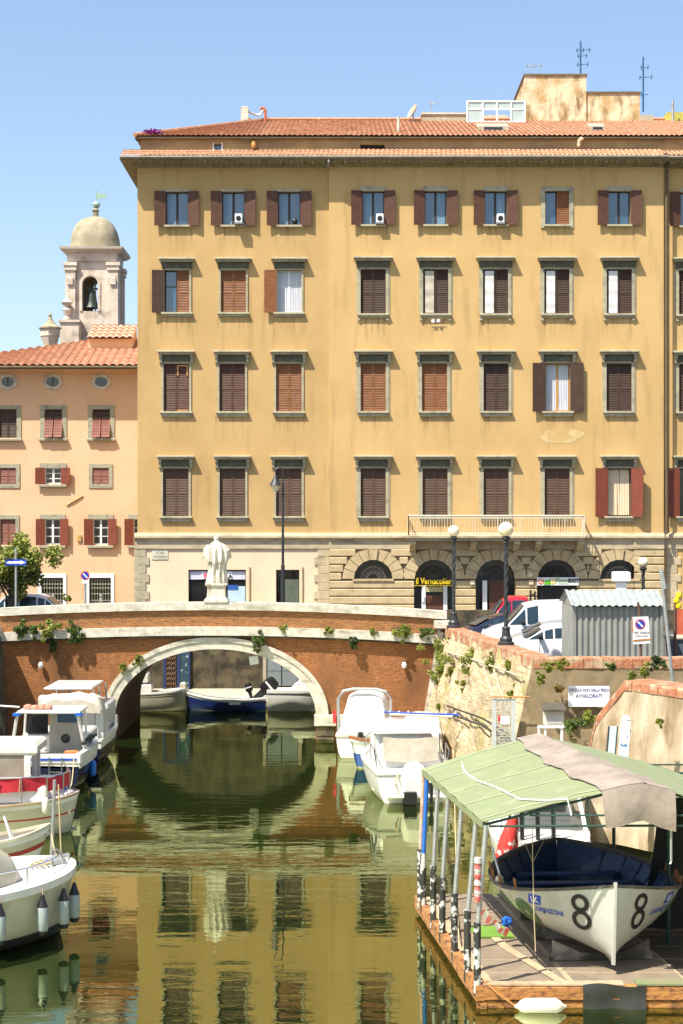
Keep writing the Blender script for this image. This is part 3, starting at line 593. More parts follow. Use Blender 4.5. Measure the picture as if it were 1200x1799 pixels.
# downpipes
mb=MB(); mb.tube([(X2+.12,YM-.12,ZB-.0),(X2+.12,YM-.12,Z(300))],.075,8); 
mb.tube([(X2+.1,YM-.1,Z(296)),(X2-.02,YM-.6,Z(284)),(X2-.04,YM-.7,Z(276))],.06,8); mb.build('downpipe',EAVE,**BW)
mb=MB(); mb.tube([(X1,YM-.72,Z(281)),(X1,YM-.7,Z(290)),(X1-.05,YM-.2,Z(297))],.06,8); mb.build('downpipe',GALV,**BW)
# band
for a,b,y in ((XL-.12,X1,YL),(X1,X(1112)+.0,YM),(X(1112),X2,YM-.05),(X2,XR,YR)):
    mb=MB(); mb.prismx([(y,Z(936)),(y-.16,Z(938)),(y-.2,Z(942)),(y-.2,Z(945)),(y-.10,Z(948)),(y-.07,Z(952)),(y-.07,Z(964)),(y,Z(966))],a,b); mb.build('string_course',BAND,**BW)
# left shopfront ground floor
ZT=Z(964)
opsG=[(X(331),X(432),Z(1075),Z(1001),False),(X(485),X(526),GZ,Z(1001),False)]
mb=MB(); wall_open(mb,XL,X1,GZ,ZT,YL,opsG,.3); mb.build('ground_floor_wall',CREAM,**BW)
for i,(pa,pb) in enumerate(((237,262),(553,578))):
    mb=MB(); z=ZT; k=0
    while z>GZ+.1:
        h=.4; a=X(pa)-.02; b=X(pb)+(.0 if k%2 else -.16)*(1 if i==0 else 0); a2=a-(0 if i==0 else (.0 if k%2 else -.16)); mb.bbox(a2,b,YL-.05,YL+.0,max(GZ,z-h+.015),z,.012); z-=h; k+=1
    mb.build('quoins',BAND if i else STONE,**BW)
for a,b,c,d,_ in opsG:
    win=MB(); win.box(a-.04,a+.03,YL+.08,YL+.2,c,d);win.box(b-.03,b+.04,YL+.08,YL+.2,c,d);win.box(a,b,YL+.08,YL+.2,d-.08,d+.02)
    sh=win.build('shop_window',BLACK,**BW); mb=MB(); mb.box(a,b,YL+.16,YL+.18,c,d); mb.build('glass_pane',GLASSD,sh,world=True)
    if b-a>2:
        mb=MB(); mb.box(a+.05,b-.03,YL+.1,YL+.13,Z(1018),Z(1004)); mb.build('fascia_sign',pm('sign_band',(.62,.62,.66),(.5,.5,.6),sc=2),sh,world=True)
        mb=MB(); mb.box(X(354),X(408),YL+.08,YL+.099,Z(1017),Z(1004)); fs=mb.build('sign_panel',SWHITE,sh,world=True)
        mb=MB(); disc(mb,(X(362),YL+.075,Z(1011)),.14); mb.build('logo_disc',flat('pink_logo',(.7,.12,.2)),sh,world=True)
        mb=MB(); text_on(mb,'LA',.28,(X(402),YL+.07,Z(1013)),.005,.01); mb.build('lettering',BLACK,sh,world=True)
        mb=MB(); mb.box(X(400),b-.04,YL+.12,YL+.15,c,Z(1030)); mb.build('poster',pm('blue_poster',(.35,.48,.58),(.5,.6,.66),sc=.8),sh,world=True); mb=MB(); mb.box(X(400),X(418),YL+.1,YL+.119,Z(1036),Z(1028)); mb.build('poster_strip',BLUEP,sh,world=True)
    else:
        mb=MB(); mb.box(a+.42,b-.02,YL+.12,YL+.15,c,Z(1018)); mb.build('door_leaf',pm('green_grey_door',(.10,.12,.08),(.07,.085,.06),sc=2),sh,world=True)
mb=MB(); 
for px in (438.5,531.5): mb.box(X(px)-.03,X(px)+.03,YL-.05,YL,Z(1060),Z(996))
mb.build('pilaster_strip',SH_OR if 0 else pm('brown_strip',(.38,.25,.13),(.3,.2,.1),sc=3),**BW)
s=MB(); s.box(X(267),X(295),YL-.03,YL-.001,Z(983),Z(964.5)); s.build('street_name_plaque',WHITES,**BW)
s=MB(); text_on(s,'SCALI',.16,(X(281),YL-.035,Z(971)),.003); text_on(s,'ROSCIANO',.13,(X(281),YL-.035,Z(978)),.003); s.build('plaque_lettering',STONE,**BW)
# rusticated arcade
r=34/ (F/FY); zs=Z(1017); arcs=[(655.5,0),(762,1),(870,1),(977.5,1),(1087,0)]
opsA=[(X(c)-r,X(c)+r,GZ if door else zs-.02,zs,True) for c,door in arcs]
mb=MB(); wall_open(mb,X1,X2,GZ,ZT,YM,opsA,.45); mb.build('ground_floor_wall',RUSTD,**BW)
mb=MB(); ch=.375; z=ZT-.02; row=0; ro=r+.55
while z>GZ+.05:
    za_,zb_=max(GZ,z-ch+.045),z; zm=(za_+zb_)/2; segs=[(X1+.02,X(1112))]
    for c,door in arcs:
        cx=X(c)
        if zm<zs-.03: hw_=(r if door else 0)
        else: q=(ro+.02)**2-(zm-zs)**2; hw_=math.sqrt(q) if q>0 else .0
        if zm>zs-.03 and hw_<r*.9: hw_=max(hw_,0)
        if hw_>0:
            ns_=[]
            for a,b in segs:
                if cx-hw_>=b or cx+hw_<=a: ns_.append((a,b)); continue
                if cx-hw_-.03>a: ns_.append((a,cx-hw_-.03))
                if cx+hw_+.03<b: ns_.append((cx+hw_+.03,b))
            segs=ns_
    segs.append((X(1112)+.03,X2))
    for a,b in segs:
        if b-a>.06: mb.bbox(a,b,YM-.09,YM+.01,za_,zb_,.03)
    z-=ch; row+=1
mb.build('rusticated_blocks',RUST,**BW)
for c,door in arcs:
    cx=X(c); mb=MB(); n=9
    for i in range(n):
        t0=PI*i/n+.012; t1=PI*(i+1)/n-.012; ztop=ZT-.03
        def rr(t):
            o=ro+(.12 if i==n//2 else 0); return min(o,(ztop-zs)/max(.01,math.sin(t)))
        tm=(t0+t1)/2
        mb.prism([(cx+r*math.cos(t0),zs+r*math.sin(t0)),(cx+rr(t0)*math.cos(t0),zs+rr(t0)*math.sin(t0)),(cx+rr(t1)*math.cos(t1),zs+rr(t1)*math.sin(t1)),(cx+r*math.cos(t1),zs+r*math.sin(t1))],YM-(.14 if i==n//2 else .078),YM+.01)
    mb.build('arch_voussoirs',RUST,**BW)
    gy=YM+.3
    mb=MB(); mb.prism([(cx+(r-.01)*math.cos(PI*k/20),zs+(r-.01)*math.sin(PI*k/20)) for k in range(21)],gy,gy+.03); fan=mb.build('fanlight',GLASSD,**BW)
    mb=MB()
    m_=GALV if not door else IRON
    for k in range(1,16):
        t=PI*k/16; mb.tube([(cx+.3*math.cos(t),gy-.05,zs+.3*math.sin(t)),(cx+(r*.72)*math.cos(t),gy-.05,zs+(r*.72)*math.sin(t))],.012,4,False)
    for q in (.3,.62): mb.tube([(cx+r*q*math.cos(PI*k/16),gy-.05,zs+r*q*math.sin(PI*k/16)) for k in range(17)],.014,4,False)
    mb.build('fan_grille',m_,fan,world=True)
    if not door: mb=MB(); mb.box(cx-r-.05,cx+r+.05,YM-.14,YM+.3,zs-.1,zs); mb.build('lunette_sill',RUST,**BW)
def door_part(cx,kind):
    a,b=cx-r,cx+r; y=YM+.3; mb=MB(); mb.box(a,b,y,y+.03,GZ,zs-.02); dr=mb.build('shop_door',BLACK if kind!=1 else GLASSD,**BW); mb=MB()
    mb.box(a,b,y-.08,y-.01,zs-.08,zs+.04)
    mb.build('transom',BLACK,dr,world=True)
    mb=MB()
    if kind==0:
        mb.box(X(741),X(748),y-.08,y-.01,GZ,zs-.3); mb.box(X(779),X(786),y-.08,y-.01,GZ,zs-.3); mb.build('door_frame',WFR,dr,world=True)
        mb=MB(); mb.box(X(749),X(778),y-.06,y-.02,GZ,Z(1046)); mb.build('door_leaf',SH_RB,dr,world=True)
        mb=MB(); mb.box(X(749),X(778),y-.06,y-.02,Z(1040),Z(1031)); mb.build('notice_panel',pm('old_notice',(.35,.30,.16),(.5,.45,.2),sc=8),dr,world=True)
    if kind==1:
        mb.box(a+.02,X(843),y-.08,y-.03,GZ,zs-.1); mb.build('door_frame',BLACK,dr,world=True); mb=MB(); mb.box(X(848),X(856),y-.08,y-.03,GZ,Z(1020)); mb.build('jamb',WFR,dr,world=True)
        mb=MB(); mb.box(X(860),X(893),y-.07,y-.02,GZ,Z(1020)); mb.build('door_leaf',SH_RB,dr,world=True)
    if kind==2:
        for q in (X(952),X(1000)): mb.box(q-.05,q+.05,y-.06,y,GZ,zs)
        mb.build('door_frame',pm('grey_frame',(.06,.06,.06)),dr,world=True)
door_part(X(762),0); door_part(X(870),1); door_part(X(977.5),2)
# small wall boxes beside the doors
mb=MB()
for px,py in ((829,1023),(932,1023),(931,1010)): mb.bbox(X(px)-.1,X(px)+.1,YM-.16,YM-.09,Z(py)-.1,Z(py)+.1,.01)
mb.build('wall_box',CREAM,**BW)
mb=MB(); mb.box(X(728),X(797),YM-.14,YM-.10,Z(1029),Z(1028)); 
text_on(mb,'il Vernacoliere',.42,(X(764),YM-.16,Z(1021)),.02,.006,sx=.74); sg=mb.build('shop_lettering',YEL,**BW)
mb=MB(); mb.box(X(942),X(1015),YM-.16,YM-.11,Z(1028),Z(1014)); sg=mb.build('shop_sign',SWHITE,**BW); yy=YM-.165
for px,m,ch_ in ((949,ORNG,'C'),(970,YELS,'O')):
    mb=MB(); disc(mb,(X(px),yy,Z(1021)),.145,.006); mb.build('sign_disc',m,sg,world=True); mb=MB(); text_on(mb,ch_,.24,(X(px),yy-.012,Z(1021)),.003,.01); mb.build('sign_letter',SWHITE,sg,world=True)
mb=MB(); mb.prism([(X(954),Z(1027)),(X(966),Z(1027)),(X(965),Z(1016)),(X(961),Z(1020)),(X(957),Z(1018))],yy-.006,yy); mb.build('sign_shape',GRNS,sg,world=True)
mb=MB(); text_on(mb,'Phone',.26,(X(987),yy-.004,Z(1019)),.003,.004,sx=1.0); mb.box(X(979),X(997),yy-.006,yy,Z(1025.5),Z(1024.5)); mb.build('sign_text',LGREEN,sg,world=True)
mb=MB(); text_on(mb,'EXIT',.24,(X(1006),yy-.004,Z(1020)),.003,.012); mb.build('sign_text',SBLUE if 0 else DKW,sg,world=True)
# right block base
mb=MB(); mb.quad((X2,YR,GZ),(XR,YR,GZ),(XR,YR,ZT),(X2,YR,ZT)); mb.build('ground_floor_wall',STUC_R,**BW)
mb=MB(); z=ZT;k=0
while z>GZ+.1: mb.bbox(X(1172),X(1190)+(.2 if k%2 else 0),YR-.05,YR,max(GZ,z-.38),z,.012); z-=.395;k+=1
mb.build('quoins',BAND,**BW)
# plaster patch
mb=MB(); rp=random.Random(5)
pts=[]
for k in range(30):
    t=2*PI*k/30; q=1+.13*noise.noise(Vector((math.cos(t)*2,math.sin(t)*2,3))) ; pts.append((X(987)+.98*q*math.cos(t)+.1*math.sin(3*t),Z(766)+.36*q*math.sin(t)))
mb.prism(pts,YM-.006,YM+.01); mb.build('plaster_patch',pm('new_plaster',(.60,.46,.25),(.5,.34,.13),sc=2.2,rough=.95,c3=(.5,.33,.13),sc3=1.4,t3=(.5,.55)),**BW)
# balcony
by0,by1=YM-1.0,YM; bx0,bx1=WX(716,by0),WX(1029,by0); bz=WZ(940,by0)
mb=MB(); mb.bbox(bx0,bx1,by0,by1,bz-.16,bz,.03); mb.box(bx0+.08,bx1-.08,by0+.08,by1,bz-.26,bz-.16); bal=mb.build('balcony',BAND,**BW)
mb=MB()
for px in (724,830,905,943,1016):
    x=X(px); mb.prismx([(by1,bz-.26),(by0+.15,bz-.26),(by0+.15,bz-.42),(by0+.45,bz-.5),(by1-.2,bz-.75),(by1,bz-.75)],x-.14,x+.14)
mb.build('bracket',BAND,bal,world=True)
mb=MB(); zt=WZ(906,by0); ivory=pm('ivory_iron',(.62,.56,.42),(.5,.44,.32),sc=5,rough=.6)
for pa,pb in (((bx0+.04,by0+.05),(bx1-.04,by0+.05)),((bx0+.04,by0+.05),(bx0+.04,by1-.1)),((bx1-.04,by0+.05),(bx1-.04,by1-.1))):
    A_,B_=Vector((*pa,0)),Vector((*pb,0)); L=(B_-A_).length; n=max(2,int(L/.13))
    for zz,rr_ in ((zt,.035),(zt-.12,.018),(bz+.06,.02)): mb.tube([A_+Vector((0,0,zz)),B_+Vector((0,0,zz))],rr_,5)
    for i in range(n+1):
        q=A_.lerp(B_,i/n); mb.tube([q+Vector((0,0,bz)),q+Vector((0,0,zt))],.03 if i%8==0 else .014,5,False)
mb.build('railing',ivory,bal,world=True)
mb=MB()
for px in (752,870,968): mb.box(X(px)-.55,X(px)+.55,by0+.02,by0+.035,bz+.05,zt-.13) if 0 else None
# air conditioners on the top row sills: own things
for px,wh in ((420,'second'),(667,'fourth'),(878,'sixth')):
    t=thing('air_conditioner',(X(px),YL-.28,Z(394)),'small white cooling unit hanging from the %s top-floor window from the left'%wh,'air conditioner','cooling units in top-floor windows')
    mb=MB(); mb.bbox(-.17,.17,-.16,.16,0,.42,.02); mb.build('casing',WFR,t); mb=MB(); mb.lathe([(.0,0),(.12,0),(.12,.01),(0,.012)],(0,0,0),16); mb.xf(Matrix.Translation((0,-.165,.2))@Matrix.Rotation(R(90),4,'X')); mb.build('fan',BLACK,t)
    mb=MB(); mb.box(-.2,.2,-.15,.2,-.04,-.005); mb.build('bracket',GALV,t)
t=thing('pot',(X(518),YL-.05,Z(395)),'dark round pot on the third top-floor sill','pot'); mb=MB(); mb.lathe([(.08,0),(.14,.1),(.13,.22),(.05,.3)],(0,0,0),12); mb.build('vessel',BLACK,t,smooth=True)
t=thing('laundry',(X(765),YM-.15,Z(568)),'small white cloths hanging below the second-storey window left of the white blinds','laundry')
mb=MB(); mb.slab(lambda u,v:(-.22+.18*u,.01*math.sin(u*7),.0+.16*v),4,2,(0,.01,0)); mb.slab(lambda u,v:(.03+.18*u,.01*math.sin(u*7),.02+.16*v),4,2,(0,.01,0)); mb.build('cloth',CANV,t); mb=MB(); mb.tube([(-.35,0,.17),(.35,0,.18)],.01,4); mb.build('line',ROPE,t)
# ================= PINK BUILDING =================
PY=88.4
def X(px): return WX(px,PY)
def Z(py): return WZ(py,PY)
pk=thing('pink_house',(X(100),PY,GZ),'salmon-pink house with tiled roof and oval windows left of the ochre palazzo','building')
KW=dict(parent=pk,world=True)
x0,x1=X(-150),X(243); ops=[]; W=[]
for px in (-68,14,93,178): ops.append((X(px)-.36,X(px)+.36,Z(671)-.02,Z(671),True))
def pw(px,w,yt,yb,k): ops.append((X(px-w/2),X(px+w/2),Z(yb),Z(yt),False)); W.append((X(px-w/2),X(px+w/2),Z(yb),Z(yt),k))
for px in (-68,14,94,178): pw(px,31,719,769,'tilt' if px>50 else 'closed')
for px,k in ((-68,'closedm'),(14,'closedm'),(93.5,'openw'),(177,'closedm')): pw(px,29,822,850,k)
for px,k in ((-68,'closedl'),(14,'closedl'),(92.5,'openw'),(177,'openw')): pw(px,27,912,957,k)
pw(248,27,912,957,'openw')
for px in (-68,92,176): pw(px,38,1015,1072,'grate')
mb=MB(); wall_open(mb,x0,x1+2,GZ,Z(652),PY,[(a,b,c,d,e) if not e else (a,b,c-.22,c+.0,False) for a,b,c,d,e in ops if not e],.25)
mb.quad((x0,PY,GZ),(x0,PY,Z(652)),(x0,PY+10,Z(652)),(x0,PY+10,GZ)); mb.quad((x0,PY+10,GZ),(x1+2,PY+10,GZ),(x1+2,PY+10,Z(652)),(x0,PY+10,Z(652)))
mb.build('wall',PINK,**KW)
for px in (-68,14,93,178):  # oval windows
    cx,cz=X(px),Z(671); mb=MB()
    n=28; o_=[(cx+.53*math.cos(2*PI*k/n),cz+.43*math.sin(2*PI*k/n)) for k in range(n)]; i_=[(cx+.34*math.cos(2*PI*k/n),cz+.27*math.sin(2*PI*k/n)) for k in range(n)]
    rings=[[(a,PY+.0,b) for a,b in o_],[(a,PY-.07,b) for a,b in o_],[(a,PY-.07,b) for a,b in i_],[(a,PY-.01,b) for a,b in i_]]
    mb.loft(rings,True,False); ow=mb.build('oval_window',WHITES,**KW)
    mb=MB(); mb.prism(i_,PY-.02,PY-.012); mb.build('glass_pane',GLASSD,ow,world=True)
    if px<150: mb=MB(); mb.box(cx-.03,cx+.03,PY-.04,PY-.022,cz-.26,cz+.26); mb.build('mullion',SH_RB,ow,world=True)
PSTONE=pm('pink_house_stone',(.36,.34,.24),(.28,.265,.18),sc=6,rough=.9,c3=(.2,.19,.13),sc3=3)
for a,b,c,d,k in W:
    mb=MB(); y=PY
    if k=='grate': s=.18; m=WFR
    else: s=.24 if k in('tilt','closed') else .2; m=PSTONE
    if k in ('openw',): mb.box(a-.28,b+.28,y-.05,y,d,d+.26); mb.box(a-.06,a,y-.03,y,c,d); mb.box(b,b+.06,y-.03,y,c,d)
    else:
        mb.box(a-s,a,y-.05,y+.02,c-.05,d+.22); mb.box(b,b+s,y-.05,y+.02,c-.05,d+.22); mb.box(a,b,y-.05,y+.02,d,d+.22)
        if k=='closedm': mb.box(a-s,b+s,y-.05,y+.02,c-.22,c-.05)
    w_=mb.build('window',m,**KW)
    mb=MB(); 
    if k!='grate' and k!='closedm': mb.bbox(a-.3,b+.3,y-.2,y+.1,c-.18,c-.04,.02)
    else: mb.box(a,b,y-.02,y+.1,c-.05,c)
    mb.build('sill',PSTONE,w_,world=True); H=d-c; hw=(b-a)/2
    if k in('closed','closedm','closedl'):
        q=-14 if k=='closedm' else 0
        put_shutter(w_,pk,a,y+.05 if not q else y,c+.02,hw-.01,H-.03,SH_PK if k!='closed' else SH_DK,0,'L'); put_shutter(w_,pk,b,y+.05 if not q else y,c+.02,hw-.01,H-.03,SH_PK if k!='closed' else SH_DK,0,'R')
        mb=MB(); mb.box(a,b,y+.2,y+.22,c,d); mb.build('glass_pane',GLASSD,w_,world=True)
    elif k=='tilt':
        # awning-type lower leaves pushed outward
        put_shutter(w_,pk,a,y+.05,c+H*.68,hw*2-.01,H*.32,SH_DK,0,'L')
        for xx,hh in ((a,'L'),(b,'R')):
            o=put_shutter(w_,pk,xx,y-.30,c+.02,hw-.03,H*.7,SH_PK,0,hh,tilt=-R(17))
        mb=MB(); mb.box(a,b,y+.2,y+.22,c,d); mb.build('glass_pane',GLASSD,w_,world=True)
    elif k=='openw':
        sash(w_,a,b,c,d,y+.08,WFR,GLASSD,(.33,.66)); put_shutter(w_,pk,a,y-.08,c-.02,hw+.06,H+.03,SH_RE,168,'L'); put_shutter(w_,pk,b,y-.08,c-.02,hw+.06,H+.03,SH_RE,168,'R')
    else:
        mb=MB(); mb.box(a,b,y+.2,y+.22,c,d); mb.build('glass_pane',GLASSD,w_,world=True)
        mb=MB(); n=8
        for i in range(n+1): q=a+(b-a)*i/n; mb.tube([(q,y+.05,c),(q,y+.05,d)],.018,4,False)
        for zz in [c+(d-c)*t for t in (.1,.3,.5,.68,.8,.92)]: mb.tube([(a,y+.05,zz),(b,y+.05,zz)],.02,4,False)
        mb.build('grille',pm('grille_paint',(.3,.29,.2)),w_,world=True)
        mb=MB(); mb.box((a+b)/2-.05,(a+b)/2+.05,y+.12,y+.16,c,c+.9); mb.box(a,b,y+.12,y+.16,c+.35,c+.42); mb.build('sash',WFR,w_,world=True)
mb=MB(); mb.box(X(136),X(143),PY-.08,PY,Z(951),Z(940)); mb.build('meter_box',pm('ochre_box',(.5,.3,.08)),**KW)
mb=MB(); mb.tube([(X(117),PY-.03,Z(888)),(X(130),PY-.05,Z(880)),(X(146),PY-.03,Z(871))],.035,5); mb.build('wall_cable',pm('ochre_box'),**KW) if 0 else mb.build('wall_cable',MATS['ochre_box'],**KW)
ez=Z(652); mb=MB(); mb.prismx([(PY,ez-.1),(PY-.12,ez-.08),(PY-.25,ez),(PY-.95,ez+.04),(PY-.95,ez+.12),(PY,ez+.2)],x0,x1+2); mb.build('cornice',PINK,**KW)
mb=MB(); mb.tube([(x0,PY-1.03,ez+.1),(x1+2,PY-1.03,ez+.1)],.09,8); mb.build('gutter',EAVE,**KW)
yo=PY-1.0; zo=ez+.16; k=.36; WW=x1+2-x0
def vm(u):
    xx=x0+u*WW; return max(.0,2.9+(xx-X(0))*.62)/10 if xx<X(160) else (2.9+(X(160)-X(0))*.62)/10+0*(xx)
mb=MB(); tiles(mb,(x0,yo,zo),(WW,0,0),(0,10,10*k),int(WW/.42),20,lambda u:min(1,max(.15,vm(u))),.10,6,.05); mb.build('roof',TILEP,**KW)
mb=MB()
pts=[]
for i in range(13):
    xx=x0+WW*i/12; v=min(1,max(.15,vm(i/12))); pts.append(Vector((xx,yo+10*v,zo+10*k*v)))
for p,q in zip(pts,pts[1:]): mb.quad(p,q,Vector((q.x,PY+10,ez)),Vector((p.x,PY+10,ez)))
mb.build('roof_slope',TILEP,**KW)
# raised lantern block on the roof
Y=PY+2.6; a,b=WX(156,Y),WX(233,Y); zt=WZ(596,Y); zb_=WZ(612,Y)-.5
mb=MB(); mb.box(a,b,Y,Y+2.0,zb_,zt); dm=mb.build('roof_dormer',PINK,**KW)
mb=MB(); tiles(mb,(a-.1,Y-.25,zt),(b-a+.15,0,0),(0,2.1,.95),7,4,lambda u:1,.10,6,.05); mb.build('dormer_roof',TILEP,dm,world=True)
mb=MB(); mb.prismx([(Y-.2,zt-.02),(Y+1.8,zt+.86),(Y+1.8,zt-.02)],a,b); mb.build('dormer_gable',PINK,dm,world=True)
# ================= BELL TOWER =================
TY=112.0
def X(px): return WX(px,TY)
def Z(py): return WZ(py,TY)
cx=X(168); tw=thing('bell_tower',(cx,TY,GZ),'weathered cream bell tower with a lead dome and weather vane behind the pink house','bell tower'); KW=dict(parent=tw,world=True)
hw=X(208)-cx
mb=MB(); a,b=cx-hw,cx+hw; y0=TY-hw; y1=TY+hw
oa=(X(151),X(178),Z(552),Z(505),True)
wall_open(mb,a,b,GZ,Z(462),y0,[oa],.5)
mb2=MB(); wall_open(mb2,a,b,GZ,Z(462),y0,[oa],.5); mb2.xf(Matrix.Translation((cx,TY,0))@Matrix.Rotation(PI,4,'Z')@Matrix.Translation((-cx,-TY,0))); mb.add(mb2.v,mb2.f)
for rz in (90,-90):
    mb2=MB(); wall_open(mb2,a,b,GZ,Z(462),y0,[(cx-.5,cx+.5,Z(552),Z(505),True)],.5); mb2.xf(Matrix.Translation((cx,TY,0))@Matrix.Rotation(R(rz),4,'Z')@Matrix.Translation((-cx,-TY,0))); mb.add(mb2.v,mb2.f)
mb.build('shaft',TOWER,**KW)
mb=MB()
for sx in (-1,1):
    for sy in (-1,1):
        px_,py_=cx+sx*(hw-.12),TY+sy*(hw-.12)
        mb.box(px_-.34,px_+.34,py_-.34,py_+.34,GZ,Z(482)); mb.box(px_-.42,px_+.42,py_-.42,py_+.42,Z(482),Z(474)); mb.box(px_-.48,px_+.48,py_-.48,py_+.48,Z(474),Z(468)); mb.bbox(px_-.2,px_+.2,py_-.46,py_-.3,Z(508),Z(494),.05)
mb.build('pilaster',TOWER,**KW)
mb=MB()
pr=[(hw+.1,Z(466)),(hw+.12,Z(452)),(hw+.35,Z(450)),(hw+.55,Z(446)),(hw+.58,Z(442)),(hw+.1,Z(440))]
mb.loft([[(cx+r_*c_,TY+r_*d_,z) for c_,d_ in ((-1,-1),(1,-1),(1,1),(-1,1))] for r_,z in pr]); mb.build('cornice',TOWER,**KW)
mb=MB(); S2=math.sqrt(2)
dr=X(212)-cx-.05
prof=[(dr,Z(443)),(dr,Z(436)),(dr*.97,Z(430)),(dr*.97,Z(427)),(dr*.94,Z(418)),(dr*.87,Z(407)),(dr*.74,Z(396)),(dr*.55,Z(388)),(dr*.3,Z(383)),(dr*.12,Z(381)),(dr*.11,Z(372)),(dr*.15,Z(370)),(dr*.09,Z(366))]
n=32; rings=[]
for r_,z in prof:
    ring=[]
    for k in range(n):
        t=2*PI*(k+.5)/n; c_,s_=math.cos(t),math.sin(t); e=4.0; q=(abs(c_)**e+abs(s_)**e)**(-1/e); ring.append((cx+r_*c_*min(q,1.1),TY+r_*s_*min(q,1.1),z))
    rings.append(ring)
mb.loft(rings); mb.build('dome',DOME,**KW,smooth=True)
mb=MB(); mb.lathe([(.01,0),(.2,.06),(.28,.24),(.2,.42),(.04,.5)],(cx+.05,TY,Z(366)),12); mb.tube([(cx+.05,TY,Z(358)),(cx+.05,TY,Z(334))],.035,6)
mb.prism([(cx+.08,Z(350)),(cx+.8,Z(347)),(cx+.65,Z(343.5)),(cx+.85,Z(339)),(cx+.3,Z(341)),(cx+.08,Z(338))],TY-.03,TY+.03); mb.build('weather_vane',VERD,**KW)
mb=MB(); mb.lathe([(.0,1.25),(.2,1.2),(.28,1.0),(.34,.5),(.42,.2),(.55,0),(.5,0),(.38,.2),(.3,.5),(0,1.1)],(cx-.1,TY-1.0,Z(545)),16); mb.box(X(151),X(178),TY-1.1,TY-.9,Z(513),Z(510)); mb.tube([(cx-.1,TY-1,Z(512)),(cx-.1,TY-1,Z(498))],.06,6); mb.tube([(X(173),TY-hw+.2,Z(552)),(X(173),TY-hw+.2,Z(500))],.05,5); mb.build('bell',BRONZE,**KW,smooth=True)
mb=MB(); ap=oa; 
mb.box(ap[0]-.18,ap[0],y0-.06,y0+.1,ap[2],ap[3]); mb.box(ap[1],ap[1]+.18,y0-.06,y0+.1,ap[2],ap[3]); r_=(ap[1]-ap[0])/2; c0=(ap[0]+ap[1])/2
for i in range(12):
    t0,t1=PI*i/12,PI*(i+1)/12; mb.prism([(c0+r_*math.cos(t0),ap[3]+r_*math.sin(t0)),(c0+(r_+.2)*math.cos(t0),ap[3]+(r_+.2)*math.sin(t0)),(c0+(r_+.2)*math.cos(t1),ap[3]+(r_+.2)*math.sin(t1)),(c0+r_*math.cos(t1),ap[3]+r_*math.sin(t1))],y0-.06,y0)
mb.build('arch_frame',TOWER,**KW)
# lower left base block + finial of the church
mb=MB(); mb.box(X(118),X(150),y0-1.2,y0-.02,GZ,Z(575)); mb.box(X(115),X(152),y0-1.3,y0-.02,Z(575),Z(571)); mb.build('buttress',TOWER,**KW)
mb=MB(); mb.lathe([(.3,0),(.3,.15),(.12,.3),(.22,.5),(.32,.75),(.2,.85),(.1,1.0),(.3,1.1),(.38,1.25),(.2,1.4),(.05,1.7)],(X(127),y0-.6,Z(571)),10); mb.build('urn',TOWER,**KW,smooth=True)
fy=108
t=thing('stone_pinnacle',(WX(88,fy),fy,GZ),'small stone turret with a pointed cap standing left of the bell tower','pinnacle')
hh=WZ(612,fy)-GZ; mb=MB(); mb.lathe([(.42,0),(.42,hh),(.45,hh+.2),(.62,hh+.75),(.66,hh+.8),(.66,hh+1.25),(.72,hh+1.3)],(0,0,0),8); mb.build('shaft',TOWER,t)
mb=MB(); mb.lathe([(.78,hh+1.3),(.78,hh+1.38),(.4,hh+1.6),(.2,hh+1.85),(.1,hh+2.1),(.14,hh+2.2),(.02,hh+2.4)],(0,0,0),8); mb.build('cap',DOME,t)
# ================= BRIDGE =================
br=thing('bridge',(-4.4,BD,0),'red brick arched bridge with white stone arch ring and coping over the canal','bridge'); KW=dict(parent=br,world=True)
SB=F/BD
def X(px): return WX(px,BD)
def Z(py): return WZ(py,BD)
def ztop(x): return 5.10-(.0036 if x<-4.85 else .0044)*(x+4.85)**2
acx=X(379); az=Z(1256); ra,rb_=X(555)-acx,Z(1140)-Z(1256)   # inner ellipse half axes
xl,xr=-12.7,X(768)
xs=sorted(set([xl,xr]+[acx-ra*math.cos(PI*k/40) for k in range(41)]+[xl+(xr-xl)*k/24 for k in range(25)]))
def arch(x):
    t=(x-acx)/ra; return az+rb_*math.sqrt(max(0,1-t*t)) if abs(t)<=1 else None
def face(y,mat,name):
    mb=MB()
    for a,b in zip(xs,xs[1:]):
        m=(a+b)/2
        za=zb_=-.8
        if abs(m-acx)<ra: za=arch(max(acx-ra,min(acx+ra,a))) ; zb_=arch(max(acx-ra,min(acx+ra,b)))
        mb.quad((a,y,za),(b,y,zb_),(b,y,ztop(b)-.9),(a,y,ztop(a)-.9))
    return mb.build(name,mat,**KW)
face(BD,BRK,'brick_face'); face(BB,BRK,'brick_face')
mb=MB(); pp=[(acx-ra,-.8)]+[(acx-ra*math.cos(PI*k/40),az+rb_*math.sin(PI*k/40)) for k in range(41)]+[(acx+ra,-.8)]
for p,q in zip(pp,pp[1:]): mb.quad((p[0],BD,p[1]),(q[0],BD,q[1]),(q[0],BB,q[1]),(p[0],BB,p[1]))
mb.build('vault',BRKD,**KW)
for y0,y1 in ((BD-.14,BD+.01),(BB-.01,BB+.12)):
    mb=MB(); th=.47; n=40
    def ring(t,o): return (acx-(ra+o)*math.cos(t),az+(rb_+o*(.95))*math.sin(t))
    for i in range(n):
        t0,t1=PI*i/n,PI*(i+1)/n
        for oa_,ob,yy in ((0,.30,y0+.04),(.30,th,y0)):
            a,b,c,d=ring(t0,oa_),ring(t0,ob),ring(t1,ob),ring(t1,oa_)
            g=.004
            mb.prism([a,b,c,d],yy,y1)
    mb.build('arch_ring',WHITES,**KW)
mb=MB()
